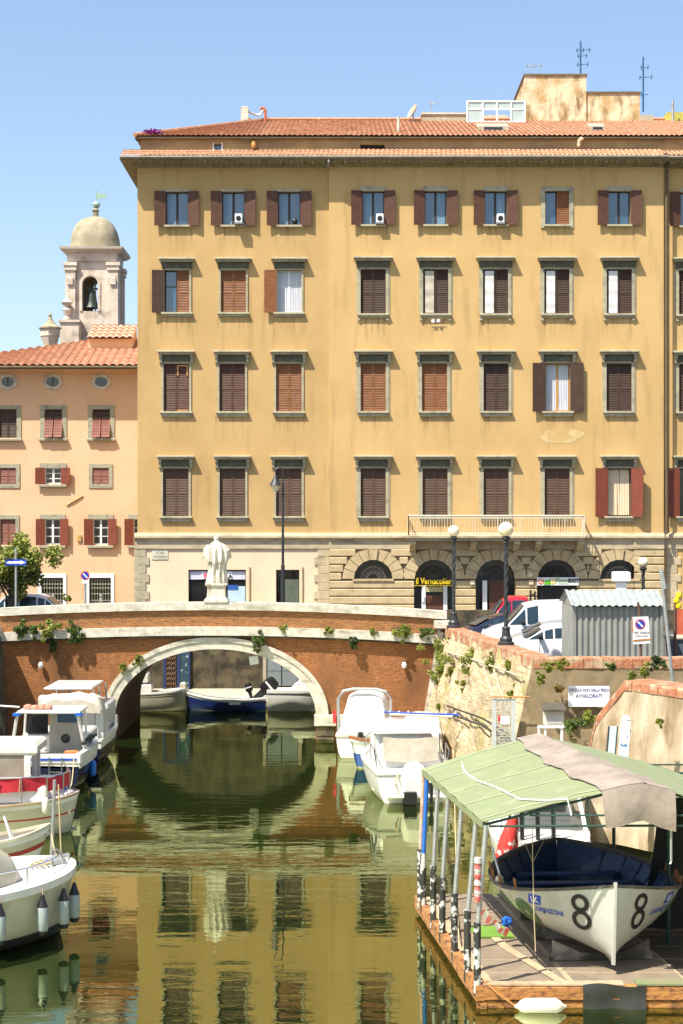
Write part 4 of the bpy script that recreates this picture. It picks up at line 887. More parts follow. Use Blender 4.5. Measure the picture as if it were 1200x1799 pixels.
for s in (-1,1):
    xa=acx+s*(ra-.06); xb=acx+s*(ra+.75 if s<0 else ra+.75)
    a,b=min(xa,xb),max(xa,xb); mb.bbox(a,b,BD-.2,BD+.3,az-.40,az+.02,.03)
mb.bbox(acx+ra+.8,X(615),BD-.16,BD+.02,az-.38,az+.02,.02)
mb.build('impost',WHITES,**KW)
mb=MB()
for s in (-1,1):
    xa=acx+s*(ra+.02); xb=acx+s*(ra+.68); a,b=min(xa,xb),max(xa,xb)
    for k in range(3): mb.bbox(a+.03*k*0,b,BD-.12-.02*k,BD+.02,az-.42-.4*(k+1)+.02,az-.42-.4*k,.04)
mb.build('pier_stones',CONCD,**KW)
def strip(y0,y1,dz0,dz1,mat,name,a=xl,b=xr,gap=0):
    mb=MB(); n=15; gap*=.6
    for i in range(n):
        p=a+(b-a)*i/n; q=a+(b-a)*(i+1)/n-gap
        mb.loft([[(p,y0,ztop(p)+dz0),(p,y1,ztop(p)+dz0),(p,y1,ztop(p)+dz1),(p,y0,ztop(p)+dz1)],[(q,y0,ztop(q)+dz0),(q,y1,ztop(q)+dz0),(q,y1,ztop(q)+dz1),(q,y0,ztop(q)+dz1)]])
    return mb.build(name,mat,**KW)
strip(BD-.04,BD+.38,-.9,-.29,BRKP,'parapet'); strip(BB-.38,BB+.04,-1.3,-.69,BRKP,'parapet')
strip(BD-.14,BD+.48,-.29,0,WHITES,'coping',gap=.012,b=X(785)); strip(BB-.48,BB+.14,-.69,-.40,WHITES,'coping',gap=.012)
strip(BD-.24,BD-.0,-1.22,-.9,WHITES,'string_course',gap=.01); strip(BD-.16,BD,-1.3,-1.22,CONCD,'string_course')
strip(BD+.02,BB-.02,-1.5,-1.0,ROAD,'deck')
mb=MB(); mb.bbox(X(762),X(797),BD-.3,BD+.5,Z(1104),ztop(X(785))-.335,.03); mb.build('end_block',WHITES,**KW)
mb=MB()
for px,py in ((73,1168),(710,1168)):
    mb.lathe([(.07,0),(.1,.1),(.07,.2),(.0,.22)],(X(px),BD-.15,Z(py)-.1),8); mb.tube([(X(px),BD-.15,Z(py)),(X(px),BD,Z(py)+.05)],.02,5)
mb.build('bulkhead_lamp',WFR,**KW)
mb=MB(); mb.prism([(X(745)-.12,0.35),(X(745)+.1,.35),(X(779),4.0),(X(770),4.0)],BD-.12,BD+.0); mb.build('corner_stone',WHITES,**KW)
# signs hanging under the arch
for px,py,w,h,lab,rz in ((375,1143,14,13,'small grey notice board hung under the crown of the arch',0),(446,1160,16,15,'white tilted board hung under the right half of the arch',-.12)):
    yy=BD+.5; t=thing('notice_board',(WX(px,yy),yy,WZ(py,yy)),lab,'notice board'); w_=w/SB/2; h_=h/SB/2
    mb=MB(); mb.bbox(-w_,w_,0,.03,-h_,h_,.01); mb.xf(Matrix.Rotation(rz,4,'Y')); mb.build('board',SWHITE if rz else LAND,t); mb=MB(); mb.tube([(-w_*.6,.01,h_),(-w_*.6,.01,h_+.45)],.01,4); mb.tube([(w_*.6,.01,h_),(w_*.6,.01,h_+.4)],.01,4); mb.build('hanger',IRON,t)
# statue
st=thing('statue',(X(380),BD+.15,ztop(X(380))),'white marble statue of a robed cleric seen from behind on the bridge parapet','statue')
mb=MB(); mb.bbox(-.48,.48,-.36,.36,-.02,.12,.03); mb.loft([[(x*k,y*k*.8,z) for x,y in ((-1,-1),(1,-1),(1,1),(-1,1))] for k,z in ((.44,.12),(.37,.22),(.355,.5),(.36,.62),(.44,.68),(.44,.74))]); mb.build('pedestal',MARBLE,st)
# robe
prof=[(.0,.36,.27),(.1,.37,.28),(.3,.34,.26),(.55,.31,.24),(.8,.33,.24),(.92,.38,.27),(1.1,.43,.29),(1.25,.43,.28),(1.38,.38,.25),(1.5,.31,.21),(1.58,.24,.16),(1.63,.13,.11),(1.69,.085,.09)]
n=56; rings=[]
for z,rx,ry in prof:
    ring=[]
    for k in range(n):
        t=2*PI*k/n; f=.18*max(0,1-(z/1.62)**3); q=1+f*math.sin(9*t+1.2*math.sin(z*3.5))+.05*f/.18*math.sin(17*t+z*5)
        if z<.88: q+=.05*math.sin(6*t+2)
        ring.append((rx*q*math.cos(t)+.03*math.sin(z*2),ry*q*math.sin(t),.74+z))
    rings.append(ring)
mb=MB(); mb.loft(rings)
for s in (-1,1): # sleeves
    mb.tube([(s*.27,0,2.2),(s*.42,.02,2.02),(s*.46,.10,1.82),(s*.34,.26,1.80),(s*.16,.33,1.92)],[.12,.13,.15,.13,.07],10)
    mb.tube([(s*.16,.33,1.92),(s*.08,.36,1.98)],[.055,.035],8)
# head with face turned away
mb.lathe([(.0,0),(.06,.01),(.095,.06),(.112,.13),(.108,.2),(.08,.255),(.0,.28)],(.0,.05,2.37),14,sy=1.15); mb.box(-.015,.015,.16,.2,2.47,2.51)
mb.tube([(-.1,.06,2.50),(-.125,.06,2.5)],[.03,.02],6); mb.tube([(.1,.06,2.50),(.125,.06,2.5)],[.03,.02],6)
mb.tube([(-.46,.12,2.12),(-.40,.12,2.22),(-.30,.1,2.18)],[.03,.05,.03],6)
figure=mb.build('figure',MARBLE,st,smooth=True)
mb=MB(); cape=[]
n=40
for z,rx,ry in [(.82,.43,.33),(.95,.45,.34),(1.15,.47,.33),(1.35,.43,.29),(1.5,.35,.24),(1.6,.2,.16)]:
    cape.append([(rx*(1+.09*math.sin(11*t+z))*math.cos(t),ry*(1+.17*math.sin(11*t+z))*math.sin(t),.74+z+.05*math.sin(5*t)) for t in [PI+PI*k/n for k in range(n+1)]])
mb.loft(cape,False,False); mb.build('cape',MARBLE,st,smooth=True)
st.scale=(.92,.92,.94)
# ================= QUAY WALLS =================
def rampart(name,top,base,mid,label,mat,cap=True,capth=.34,capw=.55,seed=0,amp=.07,cat='quay wall',inward=None,capm=None):
    """battered wall along polylines of top points and base points"""
    t=thing(name,top[0]*1,label,cat); mb=MB(); n=sum(int((b-a).length/.14) for a,b in zip(top,top[1:]))
    def along(P_,u):
        L=[(b-a).length for a,b in zip(top,top[1:])]; s=u*sum(L)
        for i,l in enumerate(L):
            if s<=l or i==len(L)-1: return P_[i].lerp(P_[i+1],min(1,s/l))
            s-=l
    def fn(u,v):
        a=along(base,u); b=along(top,u); p=a.lerp(b,v); q=noise.noise(p*1.3+Vector((seed,0,0)))*amp+noise.noise(p*4.2)*amp*.5
        d=(along(top,min(1,u+.01))-along(top,max(0,u-.01))).cross(Vector((0,0,1))).normalized()
        return p+d*q*math.sin(PI*min(1,max(0,v)))**.4
    mb.grid(fn,max(4,n),30); mb.build('stone_face',mat,t,world=True,smooth=True)
    if cap:
        mb=MB()
        for a,b in zip(top,top[1:]):
            d=(b-a).normalized(); nrm=d.cross(Vector((0,0,1))).normalized(); m=max(1,int((b-a).length/.26))
            for i in range(m):
                p=a.lerp(b,i/m); q=a.lerp(b,(i+.95)/m); h=capth+.02*noise.noise(p*3); o=.05+.03*noise.noise(p*2)
                r=[p+nrm*o,p-nrm*capw,q-nrm*capw,q+nrm*o]; mb.loft([[x-Vector((0,0,capth)) if 1 else x for x in r],[x-Vector((0,0,.04)) for x in r],[x.lerp((r[0]+r[1]+r[2]+r[3])/4,.06)+Vector((0,0,h-capth)) for x in r]])
        mb.build('brick_coping',capm or BRKC,t,world=True)
    return t
V=Vector
# right rampart beside the canal: from the bridge to the corner
rampart('quay_wall',[V((A.x,A.y-.2,A.z)),V((4.55,53.5,4.2)),V((B.x,B.y,B.z))],[V((A.x-.85,A.y-.2,-.4)),V((3.6,53.5,-.4)),V((B.x-.75,B.y-.35,-.4))],None,'battered stone quay wall with orange brick coping running from the bridge to the corner',RAMP,seed=1,amp=.16)
rampart('retaining_wall',[V((B.x-.03,B.y-.01,4.2)),V((9,45.4,4.2)),V((22,45.2,4.2))],[V((B.x-.85,B.y-.36,.8)),V((9,45.1,.8)),V((22,44.9,.8))],None,'brown stained retaining wall with brick coping behind the fishing-club sign',CONC,seed=4,amp=.05,capth=.3)
rampart('ramp_wall',[V((6.0,39.9,1.9)),V((6.25,39.7,3.2)),V((6.9,39.4,4.12)),V((8.4,37.4,4.05)),V((12,31.0,3.9)),V((14.6,20,3.9)),V((15,-20,3.9))],[V((5.95,39.7,.2)),V((6.1,39.4,.2)),V((6.7,39.0,.2)),V((8.1,37.0,.2)),V((11.5,30.8,.2)),V((14,20,-.2)),V((14.5,-20,-.2))],None,'pale plastered rampart with a curved brick-topped end behind the boat shelter',RAMP2,seed=9,amp=.08,capth=.22,capw=.9)
# left quay wall
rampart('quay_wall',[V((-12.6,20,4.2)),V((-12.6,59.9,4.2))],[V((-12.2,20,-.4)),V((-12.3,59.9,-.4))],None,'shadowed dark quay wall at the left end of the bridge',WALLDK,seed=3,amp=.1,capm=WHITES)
# far quay wall
t=thing('quay_wall',(-6,QW,0),'mould-stained quay wall seen through the bridge arch','quay wall'); KQ=dict(parent=t,world=True)
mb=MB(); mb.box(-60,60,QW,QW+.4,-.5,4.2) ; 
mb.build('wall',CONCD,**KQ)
mb=MB(); mb.prismx([(QW-1.35,-.5),(QW-1.35,.3),(QW-.001,.72),(QW-.001,-.5)],-30,-2.6); mb.build('ledge',LAND,**KQ)
def X(px): return WX(px,QW-.1)
def Z(py): return WZ(py,QW-.1)
g=thing('iron_gate',(X(309),QW-.1,Z(1222)),'blue iron gate with scrollwork in the wall behind the arch','gate'); KG=dict(parent=g,world=True)
mb=MB(); 
for a,b in ((287,291),(311,316),(331,334)): mb.box(X(a),X(b),QW-.12,QW-.03,Z(1222),Z(1140))
mb.box(X(287),X(334),QW-.12,QW-.03,Z(1143),Z(1138)); mb.build('frame',pm('gate_blue',(.012,.04,.15),(.02,.03,.08),sc=5),**KG)
mb=MB()
for k in range(5): x=X(293+4*k); mb.tube([(x,QW-.08,Z(1222)),(x,QW-.08,Z(1143))],.02,5)
for r_ in range(7):
    for k in range(2): c=(X(297+8*k),Z(1152+9*r_)); mb.tube([(c[0]+.11*math.cos(q*PI/4),QW-.1,c[1]+.11*math.sin(q*PI/4)) for q in range(9)],.018,4,False)
mb.build('scrollwork',pm('rusty_scroll',(.20,.11,.05),(.10,.06,.04)),**KG)
mb=MB(); mb.box(X(316),X(331),QW-.10,QW-.06,Z(1222),Z(1143)); mb.build('door_panel',pm('teal_panel',(.02,.06,.10),(.015,.05,.06),sc=2,c3=(.4,.42,.42),sc3=5,t3=(.58,.62)),**KG)
mb=MB(); mb.box(X(290),X(311),QW-.03,QW-.01,Z(1222),Z(1143)); mb.build('back_panel',BLACK,**KG)
g=thing('metal_door',(X(499),QW-.1,Z(1205)),'grey double metal door in the quay wall behind the right side of the arch','door'); KG=dict(parent=g,world=True)
dg=pm('door_grey',(.22,.25,.26),(.18,.2,.21),sc=2,rough=.5)
for a,b in ((469,494),(496,523)):
    mb=MB(); mb.box(X(a),X(b),QW-.1,QW-.05,Z(1205),Z(1140)); mb.box(X(a),X(b),QW-.115,QW-.1,Z(1178),Z(1176.5)); mb.build('door_leaf',dg,**KG)
mb=MB(); mb.box(X(462),X(468),QW-.15,QW-.01,Z(1210),Z(1135)); mb.box(X(524),X(530),QW-.15,QW-.01,Z(1210),Z(1135)); mb.build('frame',LAND,**KG)
# ================= STREET THINGS =================
def globe_lamp(px,Y,zb,pyg,label,rg=.24,h=None,simple=False):
    x=WX(px,Y); zt=WZ(pyg,Y); H=zt-zb; t=thing('street_lamp',(x,Y,zb),label,'street lamp','globe street lamps on the quay')
    mb=MB(); mb.lathe([(.26,0),(.26,.1),(.19,.14),(.2,.22),(.14,.3),(.12,.5),(.15,.55),(.10,.6)],(0,0,0),12); mb.build('base',IRON,t)
    mb=MB(); n=10; rings=[]; m=60; h0,h1=.6,H-rg-.2
    for i in range(m+1):
        z=h0+(h1-h0)*i/m; tw=i*.5; rings.append([((.056*(1+.25*(k%2)))*math.cos(2*PI*k/n+tw*.35),(.056*(1+.25*(k%2)))*math.sin(2*PI*k/n+tw*.35),z) for k in range(n)])
    mb.loft(rings); mb.build('twisted_post',IRON,t)
    mb=MB(); mb.lathe([(.06,h1),(.10,h1+.03),(.07,h1+.07),(.13,h1+.12),(.15,h1+.17),(.11,h1+.2),(.08,h1+.24)],(0,0,0),14); mb.build('collar',IRON,t)
    mb=MB(); mb.lathe([(max(.001,rg*math.cos(a)),H+rg*math.sin(a)) for a in [-PI/2+PI*k/14 for k in range(15)]],(0,0,0),22); mb.build('globe',GLOBE,t,smooth=True); return t
globe_lamp(797,59.2,4.18,933,'street lamp with the smaller glass globe, at the bridge end of the quay wall',.21)
globe_lamp(889,50.4,4.18,930,'nearest and largest globe street lamp, on the quay coping in front of the cars',.235)
globe_lamp(1130,62,GZ,988,'farthest globe street lamp behind the grey shed',.2)
# lantern lamp
Y=69.0; x=WX(497,Y); t=thing('street_lamp',(x,Y,GZ),'tall slender street lamp with a curled arm and hanging lantern right of the statue','street lamp'); H=WZ(850,Y)-GZ
mb=MB(); mb.lathe([(.14,0),(.14,.5),(.09,.6),(.08,H*.45),(.085,H*.46),(.06,H*.47),(.045,H)],(0,0,0),10); mb.build('post',IRON,t)
mb=MB(); top=WZ(829,Y)-GZ; mb.tube([(0,0,H-.1),(0,0,top-.1),(-.05,0,top+.12),(-.18,0,top+.2),(-.3,0,top+.1),(-.32,0,top-.15)],.03,6); mb.tube([(0,0,top-.1),(0,0,top+.35)],.02,5); mb.build('curled_arm',IRON,t,smooth=True)
mb=MB(); z=top-.15; mb.lathe([(.03,z),(.06,z-.05),(.1,z-.15),(.24,z-.38),(.27,z-.42),(.2,z-.43)],(-.32,0,0),14); hd=mb.build('lantern_hood',IRON,t,smooth=True); mb=MB(); mb.lathe([(.19,z-.43),(.17,z-.55),(.09,z-.68),(.0,z-.7)],(-.32,0,0),14); mb.build('lamp_glass',GLOBE,t,smooth=True)
CARG=emptymat('car_glass',(.02,.04,.055),rough=.12,ior=1.45)
# cars --------------------------------------------------
def car(loc,rz,L,W,H,paint,label,cat='car',style='hatch',group='cars parked on the quay'):
    t=thing('parked_car' if cat=='car' else 'parked_'+cat.replace(' ','_'),loc,label,cat,group,rz)
    hl=L/2; wb=L*.31
    S={'hatch':[(-1,.35,.60,.60,.80),(-.97,.22,.95,.97,.92),(-.9,.2,.98,1.18,.97),(-.72,.2,.97,H-.05,1),(-.4,.2,.95,H,1),(0,.2,.93,H-.02,1),(.18,.2,.92,H-.12,1),(.50,.2,.90,.94,1),(.75,.2,.80,.84,.97),(.92,.22,.66,.72,.9),(1,.35,.5,.55,.75)],
       'van':[(-1,.35,.9,H-.15,.93),(-.98,.22,1.0,H-.04,.97),(-.8,.2,1.05,H,1),(-.3,.2,1.05,H+.01,1),(.1,.2,1.05,H-.02,1),(.3,.2,1.03,H-.12,1),(.60,.2,1.0,1.10,1),(.8,.2,.92,.98,.97),(.94,.22,.75,.8,.9),(1,.35,.5,.6,.8)],
       'cab':[(-1,.5,.62,.66,.95),(-.05,.5,.62,.68,.97),(-.04,.25,1.0,H-.1,.97),(.0,.25,1.0,H,1),(.3,.25,1.0,H,1),(.42,.25,.98,H-.1,1),(.72,.25,.95,1.02,1),(.93,.25,.8,.84,.95),(1,.35,.55,.6,.85)]}[style]
    rings=[]
    for sx,z0,zb,zt,wf in S:
        x=sx*hl; w=W/2*wf; cab=zt-zb>.12; wr=w*(.80 if cab else .93); zm=(z0+zb)/2
        half=[(0,z0),(w*.85,z0),(w*.97,z0+.12),(w,zm),(w*.985,zb),(wr,zt-.06 if cab else max(zb,zt-.01)),(wr*.8,zt),(0,zt+.015)]
        ring=[(x,y,z) for y,z in half]+[(x,-y,z) for y,z in half[-2:0:-1]]
        rings.append(ring)
    mb=MB(); mb.loft(rings); body=mb.build('body',paint,t,smooth=True)
    # windows: offset quads from the section data
    mb=MB(); ww=[]
    def sec(i,s,f,o=.012):
        sx,z0,zb,zt,wf=S[i]; w=W/2*wf; wr=w*.80; y0,y1=w*.985,wr; return Vector((sx*hl,s*(y0+(y1-y0)*f+o),zb+(zt-.06-zb)*f+o*.5))
    idx=[i for i in range(len(S)) if S[i][3]-S[i][2]>.12]
    for s in (-1,1):
        for i,j in zip(idx,idx[1:]):
            a,b,c,d=sec(i,s,.12),sec(j,s,.12),sec(j,s,.9),sec(i,s,.9)
            if (b-a).length<.15: continue
            if style=='van' and S[j][0]<.15: continue
            f=.025/max(.2,(b-a).length)*1.2
            mb.quad(a.lerp(b,f),b.lerp(a,f),c.lerp(d,f),d.lerp(c,f))
        # front corner triangle
        i=idx[-1]; nx=i+1
        if nx<len(S):
            sx,z0,zb,zt,wf=S[nx]; p=Vector((sx*hl*1.0,s*(W/2*wf*.93+.012),zt+.01)); a=sec(i,s,.12); d=sec(i,s,.9); q=a.lerp(p,.90); mb.add([a+Vector((.03,0,0)),q,d.lerp(p,.05)],[(0,1,2)])
    mb.build('side_windows',CARG,t)
    i=idx[-1]; j=i+1; mb=MB()
    if j<len(S):
        a=S[i];b=S[j]; wa=W/2*a[4]*.80*.88; wb_=W/2*b[4]*.86
        lo=Vector((b[0]*hl,0,b[3]+.02)); hi=Vector((a[0]*hl,0,a[3]-.0)); n_=Vector((hi.z-lo.z,0,lo.x-hi.x)).normalized()
        if n_.x<0: n_=-n_
        lo=lo.lerp(hi,.06)+n_*.03; hi2=lo.lerp(hi+n_*.03,.93)
        mb.grid(lambda u,v:lo.lerp(hi2,v)+Vector((.05*(1-(2*u-1)**2),(wb_+(wa-wb_)*v)*(2*u-1),.01*(1-(2*u-1)**2))),8,3); mb.build('windscreen',CARG,t,smooth=True)
    for sx in (-wb,wb):
        for s in (-1,1):
            mb=MB(); yy=s*(W/2-.1); mb.lathe([(.0,-.11),(.22,-.11),(.3,-.09),(.31,0),(.3,.09),(.22,.11),(.0,.11)],(0,0,0),20); mb.xf(Matrix.Translation((sx,yy,.31))@Matrix.Rotation(R(90),4,'X')); wh=mb.build('wheel',RUB,t)
            mb=MB(); mb.lathe([(0,0),(.19,.0),(.2,.015),(0,.03)],(0,0,0),12); mb.xf(Matrix.Translation((sx,yy+s*.11,.31))@Matrix.Rotation(R(-90*s),4,'X')); mb.build('rim',GALV,wh)
            mb=MB(); mb.lathe([(.0,0),(.37,.0),(.37,.012),(0,.012)],(0,0,0),20); mb.xf(Matrix.Translation((sx,s*(W/2+.002),.34))@Matrix.Rotation(R(-90*s),4,'X')); mb.build('wheel_arch',BLACK,t)
    for s in (-1,1):
        mb=MB(); k=S[-2]; mb.lathe([(0,0),(.13,.02),(.12,.06),(.0,.09)],(0,0,0),12,sx=1.3); mb.xf(Matrix.Translation((hl*.93,s*W*.36,k[2]-.02))@Matrix.Rotation(R(65),4,'Y')); mb.build('headlight',GALV,t)
        mb=MB(); i=idx[-1]; q=sec(i,s,.1); mb.bbox(q.x+.05,q.x+.2,min(q.y+s*.02,q.y+s*.2),max(q.y+s*.02,q.y+s*.2),q.z+.0,q.z+.14,.03); mb.build('side_mirror',BLACK if paint in (CARW,CARR) else paint,t)
    mb=MB(); mb.box(hl-.03,hl+.03,-W*.4,W*.4,.28,.42); mb.build('bumper',BLACK,t)
    mb=MB()
    for s in (-1,1): 
        for xx in (-.12*L,.13*L): mb.box(xx,xx+.012,s*W/2-.004 if s>0 else -W/2-.006,s*W/2+.006 if s>0 else -W/2+.004,.35,.93)
    mb.build('door_gap',BLACK,t)
    return t
car((WX(966,53.3),53.0,GZ),PI,3.6,1.62,1.42,CARW,'small white hatchback nearest the shed, its bonnet over the quay wall')
car((WX(968,55.6),55.6,GZ),PI,4.0,1.68,1.42,CARS,'dark silver hatchback between the white van and the nearest white car')
car((WX(952,58.6),58.4,GZ),PI,4.5,1.8,1.95,CARW,'white panel van, the tallest of the parked vehicles','van','van')
tr=car((WX(922,62.0),62.0,GZ),PI,3.9,1.65,1.95,CARR,'red pickup truck with a ladder rack behind the white van','pickup truck','cab')
mb=MB()
for x_ in (-.3,-1.6):
    for s in (-1,1): mb.tube([(x_,s*.7,.6),(x_,s*.7,2.15)],.04,5)
    mb.tube([(x_,-.75,2.0),(x_,.75,2.0)],.04,5)
mb.build('ladder_rack',BLACK,tr)
car((WX(866,61.3),59.9,GZ),PI+.15,3.9,1.65,1.40,CARN,'dark navy car at the left end of the parked row')
# scooter shape next to lamp
t=thing('parked_scooter',(WX(812,60.9),60.9,GZ),'black scooter beside the street lamp at the bridge end','scooter',rz=R(200))
mb=MB(); mb.loft([[(x,y*w_,z+h_*zz) for y,zz in ((-1,0),(-1,.8),(0,1),(1,.8),(1,0))] for x,w_,z,h_ in ((-.8,.08,.55,.25),(-.5,.16,.45,.45),(-.1,.17,.4,.42),(.05,.12,.3,.1),(.35,.14,.3,.1),(.45,.18,.35,.6),(.55,.1,.45,.65))]); mb.build('body',BLACK,t,smooth=True)
mb=MB(); mb.tube([(.6,0,.3),(.42,0,1.05)],.03,6); mb.tube([(.42,-.32,1.08),(.42,.32,1.08)],.02,6); mb.build('handlebar',IRON,t)
mb=MB(); mb.bbox(-.7,-.1,-.13,.13,.86,.95,.03); mb.build('saddle',RUB,t)
mb=MB(); mb.bbox(-1.05,-.7,-.2,.2,.9,1.25,.05); mb.build('top_box',BLACK,t)
for x_ in (-.55,.65): mb=MB(); mb.lathe([(.12,-.05),(.23,-.04),(.25,0),(.23,.04),(.12,.05)],(0,0,0),16); mb.xf(Matrix.Translation((x_,0,.25))@Matrix.Rotation(R(90),4,'X')); mb.build('wheel',RUB,t)
# shed
SY=48.0; def_=None
def X(px): return WX(px,SY)
def Z(py): return WZ(py,SY)
t=thing('metal_shed',(X(1084),SY,GZ),'grey corrugated metal shed with a pale ribbed roof on the quay','shed'); KS=dict(parent=t,world=True)
a,b=X(1008),X(1163); zt=Z(1066); D=2.4
def corr(p,q,z0,z1,mat,name,pitch=.165,amp=.035,zz1=None):
    p=Vector(p);q=Vector(q); L=(q-p).length; n=int(L/pitch)*6; nr=(q-p).cross(Vector((0,0,1))).normalized(); mb=MB()
    def fn(u,v):
        k=(u*n)%6/6; h=amp if .1<k<.45 else (0 if .55<k<.95 else amp/2)
        return p.lerp(q,u)+nr*h+Vector((0,0,z0+(z1-z0)*v))
    mb.grid(fn,n,1); return mb.build(name,mat,**KS)
corr((a,SY,0),(b,SY,0),GZ,zt,SHED,'wall'); corr((b,SY,0),(b,SY+D,0),GZ,zt,SHED,'wall'); corr((a,SY+D,0),(a,SY,0),GZ,zt,SHED,'wall'); corr((b,SY+D,0),(a,SY+D,0),GZ,zt,SHED,'wall')
mb=MB(); n=13*6
def fn(u,v):
    k=(u*n)%6/6; h=.035 if k<.5 else 0
    x=a-.1+(b-a+.2)*u; yy=(SY-.18)+v*(D+.36); z=zt+.02+h+(.42*(1-abs(2*v-1)))
    return Vector((x,yy,z))
mb.grid(fn,n,2); mb.build('roof',SHEDR,**KS)
mb=MB(); mb.prismx([(SY,zt),(SY+D,zt),(SY+D/2,zt+.4)],a,a+.02); mb.prismx([(SY,zt),(SY+D,zt),(SY+D/2,zt+.4)],b-.02,b); mb.build('gable',SHED,**KS)
mb=MB(); mb.box(a-.03,a+.06,SY-.06,SY+.04,GZ,zt); mb.box(b-.06,b+.03,SY-.06,SY+.04,GZ,zt); mb.build('corner_post',SHED,**KS)
# no stopping sign
def nostop(mb_parent,c,r,y):
    for rr,m,o in ((r,SRED,0),(r*.78,SBLUE,.004)):
        mb=MB(); disc(mb,(c[0],y-o,c[1]),rr,.004,24); mb.build('sign_disc',m,mb_parent,world=True)
    mb=MB(); mb.prism([(c[0]-r*.62,c[1]+r*.42),(c[0]-r*.42,c[1]+r*.62),(c[0]+r*.62,c[1]-r*.42),(c[0]+r*.42,c[1]-r*.62)],y-.012,y-.008); mb.build('sign_bar',SRED if r<.2 and mb_parent.get('category')!='sign' else SWHITE,mb_parent,world=True)
sy=47.0; X=lambda p:WX(p,sy); Z=lambda p:WZ(p,sy)
t=thing('parking_sign',(X(1127),sy,GZ),'white no-parking sign with blue and red disc leaning against the grey shed','sign'); KS=dict(parent=t,world=True)
mb=MB(); mb.add([(X(1112),sy-.02,Z(1132)),(X(1142),sy-.02,Z(1130)),(X(1139),sy-.02,Z(1083)),(X(1111),sy-.02,Z(1084)),(X(1112),sy,Z(1132)),(X(1142),sy,Z(1130)),(X(1139),sy,Z(1083)),(X(1111),sy,Z(1084))],[(0,1,2,3),(7,6,5,4),(0,4,5,1),(1,5,6,2),(2,6,7,3),(3,7,4,0)]); mb.build('board',SWHITE,**KS)
nostop(t,(X(1124.5),Z(1096.5)),.15,sy-.022)
mb=MB(); mb.add([(X(1112),sy-.03,Z(1127)),(X(1143),sy-.03,Z(1124.5)),(X(1143),sy-.03,Z(1121.5)),(X(1112),sy-.03,Z(1124))],[(0,1,2,3)]); mb.add([(X(1109.5),sy-.03,Z(1110)),(X(1112),sy-.03,Z(1110)),(X(1111),sy-.03,Z(1085)),(X(1109),sy-.03,Z(1085))],[(0,1,2,3)]); mb.build('rust_band',pm('rust_orange',(.5,.22,.05),(.35,.14,.04)),**KS)
mb=MB(); text_on(mb,'NEL CANALE',.075,(X(1127),sy-.03,Z(1111)),.002); text_on(mb,'DIVIETO DI SOSTA',.045,(X(1127),sy-.03,Z(1117)),.002); mb.build('lettering',BLACK,**KS)
mb=MB(); mb.tube([(X(1127),sy+.04,GZ),(X(1124),sy+.04,Z(1074)),(X(1121),sy+.03,Z(1058))],.035,6); mb.build('post',pm('rust_post',(.15,.07,.035),(.1,.05,.03)),**KS)
# leaning metal post
t=thing('leaning_post',P(1186,1198,41.5),'slanted pale grey steel post in front of the shed corner','post'); t0=t.location
mb=MB(); q=P(1161,1000,41.5)-t0; mb.tube([(0,0,-.6),q],.045,8); mb.build('tube',GALV,t); mb=MB(); mb.tube([q+Vector((0.02,-.06,-.05)),q+Vector((.1,-.06,-.5))],[.03,.045],8); mb.build('bracket',GALV,t)
# white object on the shed: lamp housing behind
t=thing('ventilation_cowl',P(1091,1042,51.5),'white square cowl on a post rising behind the grey shed','cowl'); mb=MB(); mb.bbox(-.15,.15,-.15,.15,-.3,.36,.02); mb.bbox(-.26,.26,-.24,.24,.36,.68,.03); mb.build('cowl',WFR,t); mb=MB(); mb.tube([(0,0,GZ-t.location.z),(0,0,-.28)],.06,8); mb.build('post',GALV,t)
# right edge: red mesh barrier, bin, yellow bollard lamp
def X(p): return WX(p,56)
t=thing('barrier_net',(X(1180),54,GZ),'orange-red plastic safety net strung on posts right of the shed','safety net'); mb=MB()
for i in range(5): x_=X(1165)+i*.5; mb.tube([(x_,54,GZ),(x_,54,WZ(1062,54))],.03,5)
mb.build('post',pm('rust_post'),parent=t,world=True); mb=MB(); mb.slab(lambda u,v:(X(1163)+u*1.9,54+.05*math.sin(u*9),GZ+.1+(WZ(1068,54)-GZ-.1)*v-.06*math.sin(u*6)*v),16,3,(0,.015,0)); mb.build('net',pm('orange_net',(.62,.14,.06),(.5,.1,.05),sc=6),parent=t,world=True)
t=thing('wheelie_bin',(WX(1196,50),50,GZ),'grey waste bin with pale lid at the right edge of the quay','bin'); mb=MB(); mb.loft([[(x*k,y*k,z) for x,y in ((-.4,-.4),(.4,-.4),(.4,.4),(-.4,.4))] for z,k in ((.1,.8),(1.1,1))]); mb.build('bin_body',pm('bin_grey',(.10,.12,.14)),t); mb=MB(); mb.bbox(-.45,.45,-.45,.45,1.1,1.22,.04); mb.build('lid',LAND,t)
t=thing('warning_lamp_post',(WX(1186,49),49,GZ),'brown post topped with yellow warning lamps right of the shed','post'); mb=MB(); mb.tube([(0,0,0),(0,0,WZ(1058,49)-GZ)],.045,6); mb.build('post',pm('rust_post'),t); h=WZ(1055,49)-GZ
for i,(q,z) in enumerate(((.05,0),(.12,.16),(.1,-.16))): mb=MB(); mb.lathe([(0,0),(.08,.03),(.1,.1),(.07,.18),(0,.2)],(q,0,h+z-.1),10); mb.build('lamp',YELS,t,smooth=True)
